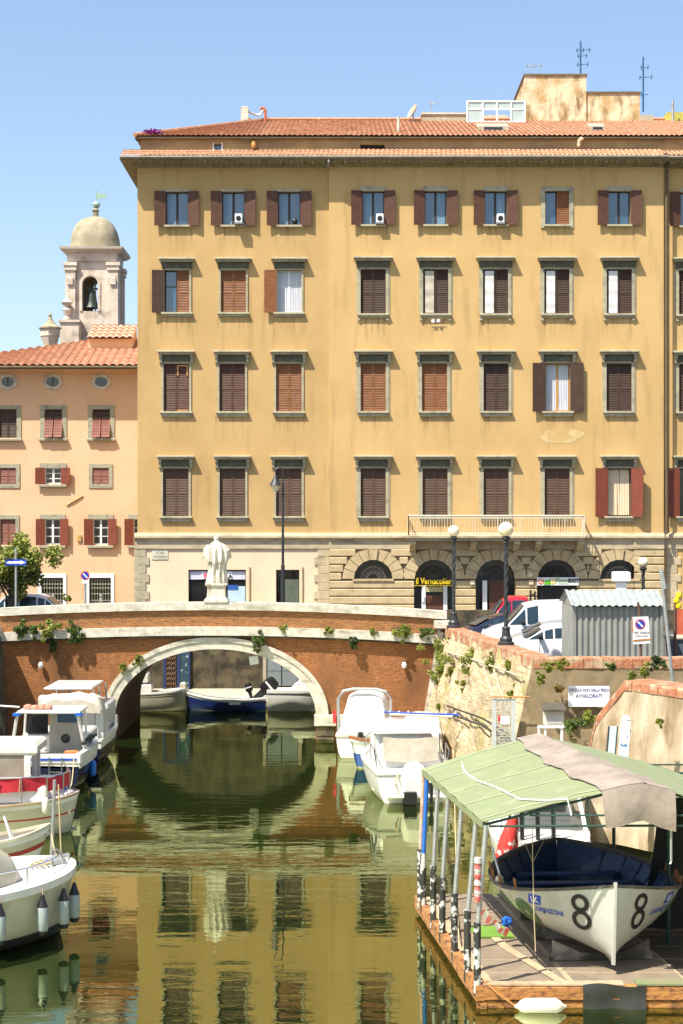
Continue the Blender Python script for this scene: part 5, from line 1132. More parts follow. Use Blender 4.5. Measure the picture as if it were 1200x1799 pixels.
# club sign on retaining wall
sy=45.08; X=lambda p:WX(p,sy); Z=lambda p:WZ(p,sy)
t=thing('club_sign',(X(1034),sy,Z(1242)),'white rectangular fishing-club sign with blue letters on the brown wall','sign'); KS=dict(parent=t,world=True)
mb=MB(); mb.prism([(X(998),Z(1241)),(X(1063),Z(1241)),(X(1070),Z(1234)),(X(1070),Z(1205)),(X(998),Z(1205))],sy-.07,sy-.03); mb.build('board',SWHITE,**KS)
mb=MB(); text_on(mb,'CIRCOLO NOCI DELLA PESCA',.115,(X(1034),sy-.075,Z(1212)),.003,.001,sx=.72); text_on(mb,'AVVALORATI',.15,(X(1034),sy-.075,Z(1222.5)),.003,.002,sx=.82); mb.build('lettering',NAVT,**KS)
# conduit pipes on rampart
t=thing('wall_pipes',(4.5,50,2.5),'thin pale conduits crossing the battered quay wall','pipes'); mb=MB()
def onw(py,Y,off=.12):
    z=WZ(py,Y); k=(61-Y)/15.5; xt=A.x+(B.x-A.x)*k; return Vector((xt-(4.2-z)/4.6*.85-off,Y,z))
mb.tube([onw(1146,58),onw(1160,53),onw(1178,48.5),onw(1190,46)],.03,6); mb.tube([onw(1176,50),onw(1250,47)],.03,6); mb.tube([onw(1160,52),onw(1230,49)],.025,6); mb.build('conduit',LAND,t,world=True)
mb=MB(); mb.tube([onw(1240,56,.18),onw(1262,50,.18),onw(1290,46.2,.18)],.03,6); mb.tube([onw(1252,56,.18),onw(1274,50,.18),onw(1302,46.2,.18)],.03,6); mb.build('handrail',IRON,t,world=True)
# gate in front of rampart
gy=45.0; X=lambda p:WX(p,gy); Z=lambda p:WZ(p,gy)
t=thing('mesh_gate',(X(885),gy,1.2),'grey steel-framed mesh gate standing against the quay wall behind the green roof','gate'); KS=dict(parent=t,world=True)
mb=MB()
for p in (868,902): mb.box(X(p)-.06,X(p)+.06,gy-.03,gy+.03,1.2,Z(1228))
mb.box(X(868),X(902),gy-.025,gy+.025,Z(1232),Z(1228)); mb.box(X(868),X(902),gy-.025,gy+.025,1.25,1.33); mb.build('frame',pm('gate_grey',(.42,.44,.43),(.36,.38,.37)),**KS)
mb=MB()
for i in range(13): x_=X(871)+(X(899)-X(871))*i/12; mb.tube([(x_,gy,1.3),(x_,gy,Z(1232))],.008,4,False)
for i in range(22): z=1.35+(Z(1232)-1.35)*i/22; mb.tube([(X(871),gy,z),(X(899),gy,z)],.008,4,False)
mb.build('mesh_panel',GALV,**KS)
mb=MB(); mb.box(X(879),X(895),gy-.03,gy-.015,Z(1272),Z(1258)); np_=mb.build('notice',SWHITE,**KS); mb=MB(); mb.box(X(875),X(879),gy-.031,gy-.016,Z(1267),Z(1256)); mb.build('red_mark',SRED,np_,world=True)
mb=MB(); mb.tube([(X(862),gy-.05,Z(1224)),(X(930),gy-.05,Z(1224))],.02,5); mb.build('top_rail',pm('rust_orange'),**KS)
# notice cabinet on legs
cy=43.2; X=lambda p:WX(p,cy); Z=lambda p:WZ(p,cy)
t=thing('notice_cabinet',(X(972),cy,1.2),'weathered white notice cabinet with a sloping lid below the club sign','cabinet'); KS=dict(parent=t,world=True)
mb=MB(); mb.box(X(958),X(990),cy,cy+.5,Z(1275),Z(1248)); mb.build('case',WHITES,**KS); mb=MB(); mb.box(X(961),X(987),cy-.012,cy-.002,Z(1272),Z(1254)); mb.build('front_pane',pm('cabinet_pane',(.42,.42,.40),(.33,.33,.31)),**KS)
mb=MB(); mb.prismx([(cy-.12,Z(1246)-.06),(cy+.55,Z(1246)+.06),(cy+.55,Z(1246)+.12),(cy-.12,Z(1246))],X(954),X(993)); mb.build('lid',WALLDK,**KS)
for p in (947,958,987): mb=MB(); mb.box(X(p)-.03,X(p)+.03,cy,cy+.06,1.2,Z(1275)); mb.build('leg',WFR,**KS)
mb=MB(); mb.box(X(945),X(991),cy-.03,cy+.1,Z(1279),Z(1275)); mb.build('rail',WFR,**KS)
# boards leaning on ramp wall
by_=37.0; 
for a_,b_,yt,yb,m,lab in ((1063,1085,1276,1312,FROST,'grey translucent panel leaning on the pale rampart above the green roof'),(1085,1107,1268,1318,pm('painted_board',(.62,.66,.66),(.5,.55,.56),sc=2,c3=(.03,.12,.25),sc3=5,t3=(.60,.63)),'white board with faded blue lettering leaning right of the grey panel')):
    t=thing('leaning_board',P((a_+b_)/2,yb,by_),lab,'board'); o=t.location
    p=[P(a_,yb,by_)-o,P(b_-7,yb,by_)-o,P(b_,yt,by_+.3)-o,P(a_+7,yt,by_+.3)-o]; p[0].z-=.6;p[1].z-=.6
    mb=MB(); mb.add(p+[q+Vector((0,.04,0)) for q in p],[(0,1,2,3),(7,6,5,4),(0,4,5,1),(1,5,6,2),(2,6,7,3),(3,7,4,0)]); mb.build('panel',m,t)
    mb=MB(); mb.tube([p[0],p[3]],.02,5); mb.tube([p[1],p[2]],.02,5); mb.build('edge_frame',IRON if m is FROST else WFR,t)
t=thing('wall_lamp',P(1100,1290,37.6),'small white swan-neck wall lamp on the pale rampart','lamp'); mb=MB(); mb.lathe([(0,0),(.1,.03),(.12,.1),(.08,.18),(0,.2)],(0,0,.25),12); mb.build('globe',GLOBEW,t,smooth=True); mb=MB(); mb.tube([(0,0,.25),(.1,0,.1),(.05,0,-.2),(.1,.2,-.3)],.02,6); mb.build('bracket',IRON,t,smooth=True)
# left street: signs, car, tree
def post_sign(px,Y,py0,lab): 
    t=thing('road_sign',(WX(px,Y),Y,GZ),lab,'sign'); mb=MB(); mb.tube([(0,0,0),(0,0,WZ(py0,Y)-GZ)],.05,8); mb.build('post',GALV,t); return t
Y=69.5; t=post_sign(28,Y,962,'blue one-way arrow sign on a pole beside the tree'); z=WZ(988,Y); x_=WX(28,Y)
mb=MB(); mb.box(WX(10,Y),WX(47,Y),Y-.08,Y-.06,z-.13,z+.13); pl=mb.build('sign_plate',SBLUE,t,world=True); mb=MB(); w0=WX(12,Y);w1=WX(46,Y); yy=Y-.09
mb.prism([(w0,z-.05),(w1-.2,z-.05),(w1-.26,z-.1),(w1,z),(w1-.26,z+.1),(w1-.2,z+.05),(w0,z+.05)],yy,yy+.008); mb.build('arrow',SWHITE,pl,world=True)
Y=74; t=post_sign(150,Y,1004,'round no-stopping sign with a small panel on a pole in front of the pink house'); y_=Y-.06
mb=MB(); mb.box(WX(144.5,Y),WX(155.5,Y),Y-.055,Y-.05,WZ(1025,Y),WZ(1017,Y)); mb.build('sub_panel',SWHITE,t,world=True); nostop(t,(WX(150,Y),WZ(1011,Y)),.2,y_)
car((WX(66,72),72.6,GZ+.005),0,4.0,1.65,1.62,CARW,'white car behind the left end of the bridge parapet, only its roof showing',group='cars parked on the left street')
car((WX(128,77),78,GZ),0,3.9,1.65,1.30,CARW,'second white car farther back behind the left parapet',group='cars parked on the left street') if 0 else None
def tree(loc,H,rx,rz_,n,label,seed,size=.11,mat=LEAF2,name='street_tree'):
    t=thing(name,loc,label,'tree'); mb=MB(); rnd=random.Random(seed)
    mb.tube([(0,0,0),(.05,0,H*.3),(0,.1,H*.55)],[.14,.11,.06],8)
    for k in range(8): a=rnd.uniform(0,2*PI); L=rx*rnd.uniform(.5,.9); z0=H*rnd.uniform(.3,.5); mb.tube([(0,0,z0),(L*.5*math.cos(a),L*.5*math.sin(a),z0+H*.18),(L*math.cos(a),L*math.sin(a),z0+H*.3)],[.06,.035,.012],5)
    mb.build('trunk',BARK,t); mb=MB(); leaves(mb,(0,0,H*.68),rx,rx,rz_,n,size,seed,22); mb.build('crown',mat,t)
    mb=MB(); leaves(mb,(0,0,H*.66),rx*.9,rx*.9,rz_*.85,n//3,size,seed+1,14); mb.build('crown',LEAF,t); return t
tree((WX(10,70),70.8,GZ),4.0,1.3,1.7,8500,'yellow-green leafy tree at the left edge above the bridge parapet',11,.085)
# plants
PL=0
def plant(p,r,label,mat=LEAF2,n=150,hang=0,size=.07,rz_=None,group='weeds growing from the stonework'):
    global PL; PL+=1; t=thing('wall_plant',p,label,'plant',group); rnd=random.Random(PL); mb=MB()
    for k in range(7):
        a=rnd.uniform(0,2*PI); L=r*rnd.uniform(.5,1); mb.tube([(0,0,0),(L*.5*math.cos(a),L*.5*math.sin(a),L*.5),(L*math.cos(a),L*math.sin(a)*.8,L*.6-hang*L)],.008,4,False)
    mb.build('stem',BARK,t); mb=MB(); leaves(mb,(0,-r*.3,r*.25-hang*r*.4),r*.75,r*.5,(rz_ or r)*.7,n*5,size*.62,PL,11); leaves(mb,(0,-r*.3,-hang*r),r*.5,r*.35,r*.6,int(n*hang*3),size*.62,PL+50,6); mb.build('foliage',mat,t); return t
bd=BD-.3
for px,py,r,m,h,lab in ((38,1108,.38,LEAF,.4,'dark green bush at the far left end of the bridge ledge'),(62,1106,.3,LEAF,.2,'small green tuft between the two leftmost bushes of the bridge ledge'),(88,1100,.45,LEAF2,.5,'yellow-green bushy weed, the largest on the left of the bridge ledge'),(129,1106,.38,LEAF,.6,'drooping green weed on the bridge ledge left of the arch'),(244,1160,.2,LEAF2,.3,'small weed on the left shoulder of the arch ring'),(216,1172,.14,LEAF2,.3,'tiny yellow tuft low on the left of the arch ring'),(497,1106,.17,LEAF2,0,'small tuft on the bridge ledge right of the statue'),(455,1124,.28,LEAF,.8,'dark weed hanging over the right top of the arch ring'),(580,1110,.2,LEAF2,0,'flat yellowish tuft on the ledge above the right arch springing'),(655,1112,.14,LEAF2,0,'tiny tuft on the bridge ledge left of the larger right bush'),(622,1124,.22,LEAFD,.9,'dark tuft hanging under the bridge ledge on the right'),(703,1110,.36,LEAF2,.4,'bushy weed on the right part of the bridge ledge'),(750,1112,.28,LEAF,.3,'green weed at the right end of the bridge ledge'),(93,1128,.2,LEAFD,.8,'dark tuft hanging below the ledge under the left bushes')):
    r*=1.25; plant(P(px,py,bd+.1),r,lab,m,int(420*r)+60,h)
for px,py,Y,r,m,h,lab in ((766,1150,59.6,.5,LEAF2,.3,'upper of the bright green bushes in the corner of bridge and quay wall'),(758,1180,59.4,.45,LEAF2,.6,'lower bright green bush in the corner of bridge and quay wall'),(800,1170,57,.42,LEAF2,.5,'yellow-green weed near the top left of the battered wall'),(828,1165,54,.38,LEAF2,.5,'yellow weed patch in the middle top of the battered wall'),(862,1160,51,.3,LEAF2,.5,'small weed on the battered wall below the nearest lamp'),(815,1205,54.5,.26,LEAF2,.5,'weed halfway down the battered wall'),(890,1172,48.2,.26,LEAF2,.5,'weed high on the battered wall near its corner'),(906,1216,47.2,.18,LEAF2,.6,'little weed low on the battered wall near the gate'),(760,1240,58,.2,LEAF2,.2,'tiny weed at the foot of the battered wall by the bridge')):
    p=onw(py,Y,.05); r*=1.35 if r>.3 else 1.15; plant(p,r,lab,m,int(400*r)+40,h,.06)
wy=44.95
for px,py,r,m,lab in ((960,1172,.22,LEAF2,'small weed on the brown wall just right of its corner'),(985,1168,.24,LEAF2,'weed under the brick coping above the club sign'),(950,1193,.2,LEAF2,'weed on the brown wall edge left of the club sign'),(980,1210,.2,pm('leaf_ochre',(.2,.13,.02)),'dry ochre weed left of the club sign'),(1130,1180,.24,LEAF2,'weed on the brown wall right of the club sign'),(1075,1172,.2,LEAF,'weed under the coping right above the club sign'),(1155,1165,.3,LEAFD,'dark bush under the coping below the parking sign'),(1108,1188,.18,LEAF2,'little weed just above the pale rampart end'),(1003,1275,.45,LEAF,'leafy bush between the notice cabinet and the pale rampart'),(1036,1262,.32,LEAF2,'yellow-green bush right below the club sign')):
    plant(P(px,py,wy-.1),r,lab,m,int(420*r)+50,.3,.06)
plant(P(1160,1268,37.4),.14,'tiny weed in the middle of the pale rampart',LEAF2,60,.4,.05)
plant(P(138,1052,66.5) if 0 else P(122,1056,61.0),.25,'grassy tuft behind the left parapet below the pink house',LEAF2,90,0)
# ================= BOATS =================
YP=[0,.5,.82,.93,.97,1.0,1.0]; 
def hullf(L,B,zb,zm,zs,draft=.35,tw=.75,p=2.4,q=1.0,rake=.45,flare=.6,umax=.42):
    def b(u):
        if u<umax: return B/2*(tw+(1-tw)*math.sin(PI/2*u/umax))
        t=(u-umax)/(1-umax); return B/2*max(.012,(1-t**p))**q
    def sh(u):
        return zm+(zb-zm)*max(0,(u-.35)/.65)**2+(zs-zm)*max(0,(.35-u)/.35)**2
    def S(u,f):   # f 0..1 keel->gunwale, returns local point (half, +y)
        z1=sh(u); z=-draft+(z1+draft)*f; 
        pr=[(0,0.02),(.12,.5),(.3,.80),(.5,.91),(.75,.97),(1,1)]
        for (f0,y0),(f1,y1) in zip(pr,pr[1:]):
            if f<=f1+1e-9: yy=y0+(y1-y0)*(f-f0)/(f1-f0); break
        yy=yy**(1+flare*max(0,u-.3)*3*1.0)
        x=-L/2+L*u-rake*(1-f)*max(0,(u-.4)/.6)**3*1.0
        return Vector((x,b(u)*yy,z))
    return b,sh,S
def hull(parent,L,B,mats,bands,n=26,name='hull',**k):
    """bands: list of (f_limit, mat index)"""
    b,sh,S=hullf(L,B,**k); us=[1-(1-i/n)**1.35 for i in range(n+1)]; fs=sorted(set([0,.06,.12,.2,.3,.4,.5,.62,.75,.88,1]+[f for f,_ in bands]))
    mb=MB()
    for s in (1,-1):
        for i in range(n):
            for j in range(len(fs)-1):
                fm=(fs[j]+fs[j+1])/2; mb.mi=[m for f,m in bands if fm<=f+1e-6][0]
                q=[S(us[i],fs[j]),S(us[i+1],fs[j]),S(us[i+1],fs[j+1]),S(us[i],fs[j+1])]
                mb.add([Vector((v.x,v.y*s,v.z)) for v in q],[(0,1,2,3)])
    # transom
    for j in range(len(fs)-1):
        fm=(fs[j]+fs[j+1])/2; mb.mi=[m for f,m in bands if fm<=f+1e-6][0]
        a,c=S(0,fs[j]),S(0,fs[j+1]); mb.add([a,c,Vector((c.x,-c.y,c.z)),Vector((a.x,-a.y,a.z))],[(0,1,2,3)])
    mb.mi=0
    bm_=mb; o=bm_.build(name,mats,parent,smooth=True)
    # weld
    bm=bmesh.new(); bm.from_mesh(o.data); bmesh.ops.remove_doubles(bm,verts=bm.verts,dist=.002); bmesh.ops.recalc_face_normals(bm,faces=bm.faces); bm.to_mesh(o.data); bm.free(); o.data.polygons.foreach_set('use_smooth',[True]*len(o.data.polygons)); o.data.set_sharp_from_angle(angle=R(40))
    return b,sh,S
def deck(parent,L,S,sh,b,mat,u0=0,u1=1,dz=-.04,inset=.0,n=20,name='deck',th=.04):
    mb=MB(); rings=[]
    for i in range(n+1):
        u=u0+(u1-u0)*i/n; x=-L/2+L*u; w=max(.01,b(u)-inset); z=sh(u)+dz; rings.append([(x,-w,z),(x,0,z+.03),(x,w,z),(x,w,z-th),(x,-w,z-th)])
    mb.loft(rings); return mb.build(name,mat,parent)
def rail_strip(parent,L,S,sh,b,mat,w=.09,h=.06,u0=0,u1=1,name='gunwale',o=.03,n=30):
    mb=MB()
    for s in (1,-1):
        rings=[]
        for i in range(n+1):
            u=u0+(u1-u0)*(1-(1-i/n)**1.3); x=-L/2+L*u; y=b(u); rings.append([(x,s*(y+o),sh(u)-h/2),(x,s*(y+o),sh(u)+h/2),(x,s*max(0,y-w),sh(u)+h/2+.01),(x,s*max(0,y-w),sh(u)-h/2)])
        mb.loft(rings)
    mb.box(-L/2-.03,-L/2+.07,-b(0),b(0),sh(0)-h/2,sh(0)+h/2)
    return mb.build(name,mat,parent)
def pulpit(parent,pts,h,mat=SSTEEL,name='guard_rail',r=.018,posts=True):
    mb=MB(); mb.tube([Vector(p)+Vector((0,0,h)) for p in pts],r,6)
    if posts:
        for p in pts: mb.tube([p,Vector(p)+Vector((0,0,h))],r*.9,5)
    return mb.build(name,mat,parent,smooth=True)
def cover(parent,secs,mat,name='canvas_cover',amp=.045,seed=0):
    """draped cover: secs list (x,halfwidth,z_side,z_top)"""
    mb=MB(); n=28; rings=[]
    m=[]
    for (a,b_) in zip(secs,secs[1:]):
        for i in range(8): m.append(tuple(p+(q-p)*i/8 for p,q in zip(a,b_)))
    m.append(secs[-1])
    for x,w,z0,z1 in m:
        ring=[]
        for k in range(n+1):
            t=PI*k/n; c_,s_=math.cos(t),math.sin(t); y=w*(abs(c_)**.55)*(1 if c_>0 else -1); z=z0+(z1-z0)*(s_**.55)
            q=noise.noise(Vector((x*2.2+seed,y*2.2,z*2.2)))*amp+noise.noise(Vector((x*5+seed,y*5+z*4,z*2)))*amp*.7
            ring.append((x+q*.5,y+q,z+q))
        rings.append(ring)
    mb.loft(rings,False,False)
    for r_ in (rings[0],rings[-1]): mb.add(r_,[tuple(range(len(r_)))])
    return mb.build(name,mat,parent,smooth=True)
def outboard(parent,x,y,z,tilt=0,s=1,name='outboard_motor',rz=0):
    M=Matrix.Translation((x,y,z))@Matrix.Rotation(rz,4,'Z')@Matrix.Rotation(tilt,4,'Y')@Matrix.Scale(s,4)
    mb=MB(); mb.loft([[(a*k+o,c*k*.7,zz) for a,c in ((-.2,-.14),(.0,-.2),(.2,-.14),(.22,0),(.2,.14),(0,.2),(-.2,.14),(-.24,0))] for zz,k,o in ((.05,.75,0),(.12,1,0),(.42,1.02,-.02),(.56,.85,-.02),(.6,.5,-.02))]); mb.xf(M); o=mb.build(name,BLACK,parent,smooth=True)
    mb=MB(); mb.loft([[(a,c,zz) for a,c in ((-.1*k,-.05*k),(.1*k,-.05*k),(.1*k,.05*k),(-.1*k,.05*k))] for zz,k in ((.06,1.2),(-.5,.8),(-.62,.7))]); mb.lathe([(.0,-.14),(.05,-.1),(.05,.12),(0,.2)],(0,0,-.6),8) ; mb.box(-.16,.12,-.1,.1,-.45,-.43); mb.xf(M); mb.build('engine_leg',IRON,o)
    mb=MB(); mb.box(-.22,.22,-.145,-.14,.3,.36); mb.box(-.22,.22,.14,.145,.3,.36); mb.xf(M); mb.build('engine_band',SWHITE,o)
    return o
# ---- right bank ----
UP=PI/2
def heading(dx,dy): return math.atan2(dy,dx)
Lb,Bb=4.7,1.95
t=thing('motorboat',(.95,57.45,0),'white covered motorboat with a silver radar arch nearest the bridge','boat','boats moored along the canal',heading(.12,1))
b,sh,S=hull(t,Lb,Bb,[GEL,CREAMH],[(.35,1),(1,0)],zb=.95,zm=.72,zs=.75,tw=.88); rail_strip(t,Lb,S,sh,b,CANB,.05,.06)
cover(t,[(-2.2,.85,.70,.9),(-1.6,.82,.75,1.15),(-1.2,.74,.8,2.1),(.0,.74,.8,2.12),(.5,.6,.8,1.5),(2.0,.2,.85,1.0)],CANV,seed=2)
mb=MB(); mb.tube([(-1.3,-.9,.72),(-1.3,-.92,1.9),(-1.3,-.75,2.18),(-1.3,-.4,2.26),(-1.3,.4,2.26),(-1.3,.75,2.18),(-1.3,.92,1.9),(-1.3,.9,.72)],.055,8); mb.build('radar_arch',GALV,t,smooth=True)
mb=MB(); mb.box(-2.36,-2.31,-.7,.7,.15,.22); mb.build('bathing_step',WFR,t); outboard(t,-2.5,.0,.45,0,.8)
mb=MB(); mb.slab(lambda u,v:(-1.35+.02*math.sin(9*v),.98+.12*u,1.05+.45*v),3,6,(.01,0,0)); mb.build('flag',SRED,t)
t=thing('dinghy',(1.25,53.45,0),'small blue-hulled dinghy with varnished gunwale between two white boats','boat','boats moored along the canal',heading(-.8,-.75))
b,sh,S=hull(t,2.6,1.25,[WFR,BLUEP,CREAMH],[(.3,2),(.62,1),(1,0)],zb=1.05,zm=.78,zs=.72,tw=.75,p=2.8,q=.8); rail_strip(t,2.6,S,sh,b,WOODV,.08,.09,o=.04); deck(t,2.6,S,sh,b,WFR,dz=-.08)
t=thing('cabin_cruiser',(1.82,48.8,0),'large white cabin cruiser wrapped in white canvas, nearest the green roof','boat','boats moored along the canal',heading(-.09,1))
Lb=5.4; b,sh,S=hull(t,Lb,2.45,[GEL,CREAMH],[(.3,1),(1,0)],zb=1.2,zm=.95,zs=.85,tw=.86); deck(t,Lb,S,sh,b,GEL); rail_strip(t,Lb,S,sh,b,GEL,.12,.08)
cover(t,[(-1.9,.92,.85,1.30),(-1.2,.9,.9,1.85),(-.9,.9,.9,1.95),(.3,.88,.9,2.0),(.7,.85,.9,1.8),(1.3,.7,.95,1.4),(2.3,.3,1.0,1.15)],CANV,seed=5)
cover(t,[(-1.5,.98,1.84,1.95),(-.8,1.0,1.88,2.04),(.3,.97,1.9,2.06),(.55,.92,1.86,1.96)],CANV,'canvas_top',.02,8)
mb=MB()
for s in (-1,1):
    mb.tube([(-2.3,s*1.0,.9),(-2.2,s*1.08,1.45),(-1.5,s*1.1,1.55),(-1.35,s*1.1,.95)],.022,6)
    mb.tube([(-1.3,s*.95,.95),(-1.3,s*.95,1.9)],.025,6)
mb.build('stern_rail',SSTEEL,t,smooth=True)
mb=MB(); mb.slab(lambda u,v:(-1.98-.06*math.sin(PI*u)*(1-v),-.80+1.60*u,1.12+.68*v-.05*math.sin(PI*u)),12,6,(.012,0,0)); mb.build('stern_panel',CANB,t,smooth=True)
mb=MB()
for s in (-1,1): mb.tube([(-1.95,s*.98,.95),(-1.9,s*.98,1.2),(-1.2,s*.95,1.85)],.014,5); mb.tube([(.2,s*.97,.95),(.2,s*.9,1.9)],.014,5)
for x_ in (-.9,0,.6): mb.tube([(x_,1.0*math.cos(PI*k/12),1.91+.15*math.sin(PI*k/12)) for k in range(13)],.012,5)
mb.build('canvas_seam',pm('seam_grey',(.42,.40,.36),(.36,.34,.3)),t)
pulpit(t,[(.9,-1.0,1.0),(1.7,-.75,1.05),(2.4,-.25,1.12),(2.4,.25,1.12),(1.7,.75,1.05),(.9,1.0,1.0)],.45)
mb=MB(); mb.bbox(-3.05,-2.62,-.8,.8,.2,.30,.02); mb.build('bathing_platform',GEL,t)
cover(t,[(-2.95,.28,.3,.7),(-2.75,.36,.3,1.15),(-2.55,.3,.5,1.15)],CANV,'engine_cover',.03,4)
mb=MB(); mb.loft([[(-2.95+x*.16,.15+y*.18,.02+z) for x,y in ((-1,-1),(1,-1),(1,1),(-1,1))] for z in (0,.35)],True,True); mb.tube([(-3.0,-.45,.62),(-3.02,-.45,.05)],[.08,.05],6); mb.build('engine_leg',BLACK,t)
mb=MB()
for s in (-.5,.45): mb.tube([(-2.7,s,.85),(-2.95,s+.1,.6),(-2.9,s,.3)],.03,5)
mb.build('stern_strap',ROPE,t)
t=thing('motorboat',(2.75,55.2,0),'low white boat with blue-striped tarp poles hard against the quay wall','boat','boats moored along the canal',heading(.05,1))
b,sh,S=hull(t,4.2,1.45,[GEL,CREAMH],[(.35,1),(1,0)],zb=1.0,zm=.8,zs=.8,tw=.85); cover(t,[(-2.0,.62,.8,1.05),(-1.0,.66,.85,1.6),(.8,.6,.85,1.5),(1.9,.2,.9,1.0)],CANV,seed=12)
mb=MB(); mb.tube([(-2.1,-1.2,1.72),(-2.1,1.25,1.80)],.035,6); mb.build('striped_pole',SBLUE,t); mb=MB(); mb.tube([(-1.9,-1.0,1.65),(-1.9,1.05,1.72)],.06,6)
for k in range(8): mb.lathe([(.0,0),(.03,.02),(.03,.08),(0,.1)],(-2.1,-1.1+.31*k,1.75),6)
mb.build('rolled_tarp',WFR,t)
# ---- left bank ----
t=thing('cabin_boat',(-8.85,55.5,0),'white boat with a folded beige canvas roof nearest the bridge on the left bank','boat','boats moored along the canal',heading(.0,1))
Lb=5.2; b,sh,S=hull(t,Lb,2.3,[GEL,NAVY],[(.78,1),(1,0)],zb=1.2,zm=1.0,zs=.9,tw=.88); deck(t,Lb,S,sh,b,GEL); rail_strip(t,Lb,S,sh,b,GEL,.1,.1)
cover(t,[(-2.75,.95,1.85,2.2),(-2.55,1.08,1.8,2.42),(-2.2,1.1,1.85,2.45),(-1.95,.9,1.9,2.3)],CANB,'folded_canopy',.12,20)
mb=MB(); mb.bbox(-.6,1.5,-.9,.9,.95,1.9,.08); mb.build('cabin',GEL,t); mb=MB(); mb.bbox(-1.7,1.0,-.55,1.05,2.46,2.54,.03); mb.build('hard_top',GEL,t)
mb=MB()
for s in (-.9,.85):
    for x_ in (-1.8,-.6,.9): mb.tube([(x_,s*.8,.95),(x_,s*.7,2.48)],.03,6)
mb.build('canopy_post',GALV,t)
mb=MB(); mb.bbox(-2.5,-1.2,-1.05,-.8,.9,1.9,.06); mb.build('side_panel',GEL,t)
mb=MB(); mb.bbox(-2.62,-2.5,-.9,-.5,.95,1.3,.02); mb.build('stern_box',GEL,t)
t=thing('cabin_boat',(-8.85,50.3,0),'dark-hulled cabin boat with white wheelhouse roof and stern ladder','boat','boats moored along the canal',heading(.0,1))
Lb=5.2; b,sh,S=hull(t,Lb,2.5,[GEL,NAVY],[(.80,1),(1,0)],zb=1.3,zm=1.05,zs=1.05,tw=.92,draft=.3); deck(t,Lb,S,sh,b,GEL,dz=-.25); rail_strip(t,Lb,S,sh,b,GEL,.14,.26)
mb=MB(); mb.box(-2.645,-2.632,-1.05,.3,.99,1.05); mb.build('blue_stripe',SBLUE,t)
mb=MB(); mb.bbox(-1.7,-.15,-1.0,.9,2.26,2.35,.03); tp=mb.build('wheelhouse_roof',GEL,t)
mb=MB()
for s in (-1,1): mb.tube([(-1.4,s*1.15,.9),(-1.6,s*.9,2.28)],.05,6); mb.tube([(-.2,s*1.0,.9),(-.25,s*.9,2.28)],.04,6)
mb.build('roof_post',GEL,t)
mb=MB(); mb.bbox(-.4,-.3,-.85,.15,.8,2.26,.02); mb.build('bulkhead',pm('grey_bulkhead',(.34,.33,.29),(.28,.27,.23),sc=2),t)
mb=MB(); mb.lathe([(.0,0),(.12,0),(.14,.02),(.1,.04),(0,.03)],(0,0,0),16); mb.xf(Matrix.Translation((-.41,-.35,1.35))@Matrix.Rotation(R(-90),4,'Y')); mb.build('porthole',BLACK,t)
mb=MB(); mb.box(-.38,-.32,.2,.85,1.5,2.24); mb.build('windscreen',GLASSD,t)
mb=MB(); mb.bbox(-.35,1.8,-1.0,1.0,.9,1.5,.06); mb.build('cabin',GEL,t)
mb=MB(); mb.box(-.42,-.41,-.75,-.1,1.85,2.2); mb.build('bulkhead_window',GLASS,t)
mb=MB(); n_=5
for y_ in (-.62,-.25): mb.tube([(-2.68,y_,.05),(-2.68,y_,1.1)],.022,6)
for k in range(4): mb.tube([(-2.68,-.62,.15+.25*k),(-2.68,-.25,.15+.25*k)],.02,5)
mb.build('stern_ladder',SSTEEL,t)
mb=MB(); mb.tube([(-2.3,-.1,1.05),(-2.3,-.1,1.3),(-2.3,.45,1.3),(-2.3,.45,1.05)],.02,6); mb.build('stern_handle',SSTEEL,t,smooth=True)
mb=MB()
for k in range(4): mb.bbox(-1.4+.02*k,-1.0,-.05+.21*k,.14+.21*k,2.352,2.46+.02*(k%2),.03)
mb.build('life_jackets',pm('coral_cloth',(.55,.17,.10),(.5,.3,.22),sc=5),t)
mb=MB(); mb.tube([(-1.3,.9,2.42),(-1.3,1.8,2.48)],.03,6); mb.build('boat_hook',SWHITE,t)
mb=MB(); mb.box(-1.75,-1.5,.8,1.02,2.20,2.27); mb.box(-1.75,-1.5,-1.05,-.85,2.20,2.27); mb.build('blue_lashing',BLUEB,t)
mb=MB()
for k,(m_) in enumerate(range(5)): mb.lathe([(0,0),(.09,.03),(.1,.1),(.05,.14)],(-1.6+.5*k,-1.1,1.3),8)
mb.build('side_fittings',IRON,t); mb=MB(); mb.bbox(-2.2,-1.9,-1.0,-.6,.9,1.2,.02); mb.bbox(-2.2,-1.95,.6,.9,.9,1.15,.02); mb.build('orange_box',pm('orange_box',(.5,.18,.05),(.4,.12,.03)),t)
t=thing('cabin_boat',(-9.0,41.9,0),'cream boat with a white cabin and crimson canvas rail','boat','boats moored along the canal',heading(1,.03))
Lb=4.4; b,sh,S=hull(t,Lb,2.5,[GEL,CREAMH,REDL,GREENB],[(.16,3),(.66,1),(.70,2),(.9,1),(1,0)],zb=1.0,zm=.8,zs=.8,tw=.9,p=4,q=.6,rake=.3,draft=.4); deck(t,Lb,S,sh,b,GEL,dz=0); rail_strip(t,Lb,S,sh,b,pm('teak_rail',(.30,.23,.13),(.24,.18,.1)),.05,.05,o=.04)
mb=MB(); mb.bbox(-2.1,1.5,-.95,.9,.8,1.32,.10); mb.build('coachroof',GEL,t)
mb=MB(); mb.box(-.9,.2,-.965,-.955,1.0,1.12); mb.build('coachroof_window',GLASSD,t)
mb=MB(); mb.bbox(-2.1,1.25,-.85,.8,2.05,2.36,.08); mb.build('cabin_roof',GEL,t,smooth=False)
mb=MB(); 
for x_ in (-1.2,.0,1.0):
    mb.box(x_-.08,x_+.08,-.84,-.74,1.3,2.06); mb.box(x_-.08,x_+.08,.7,.78,1.3,2.06)
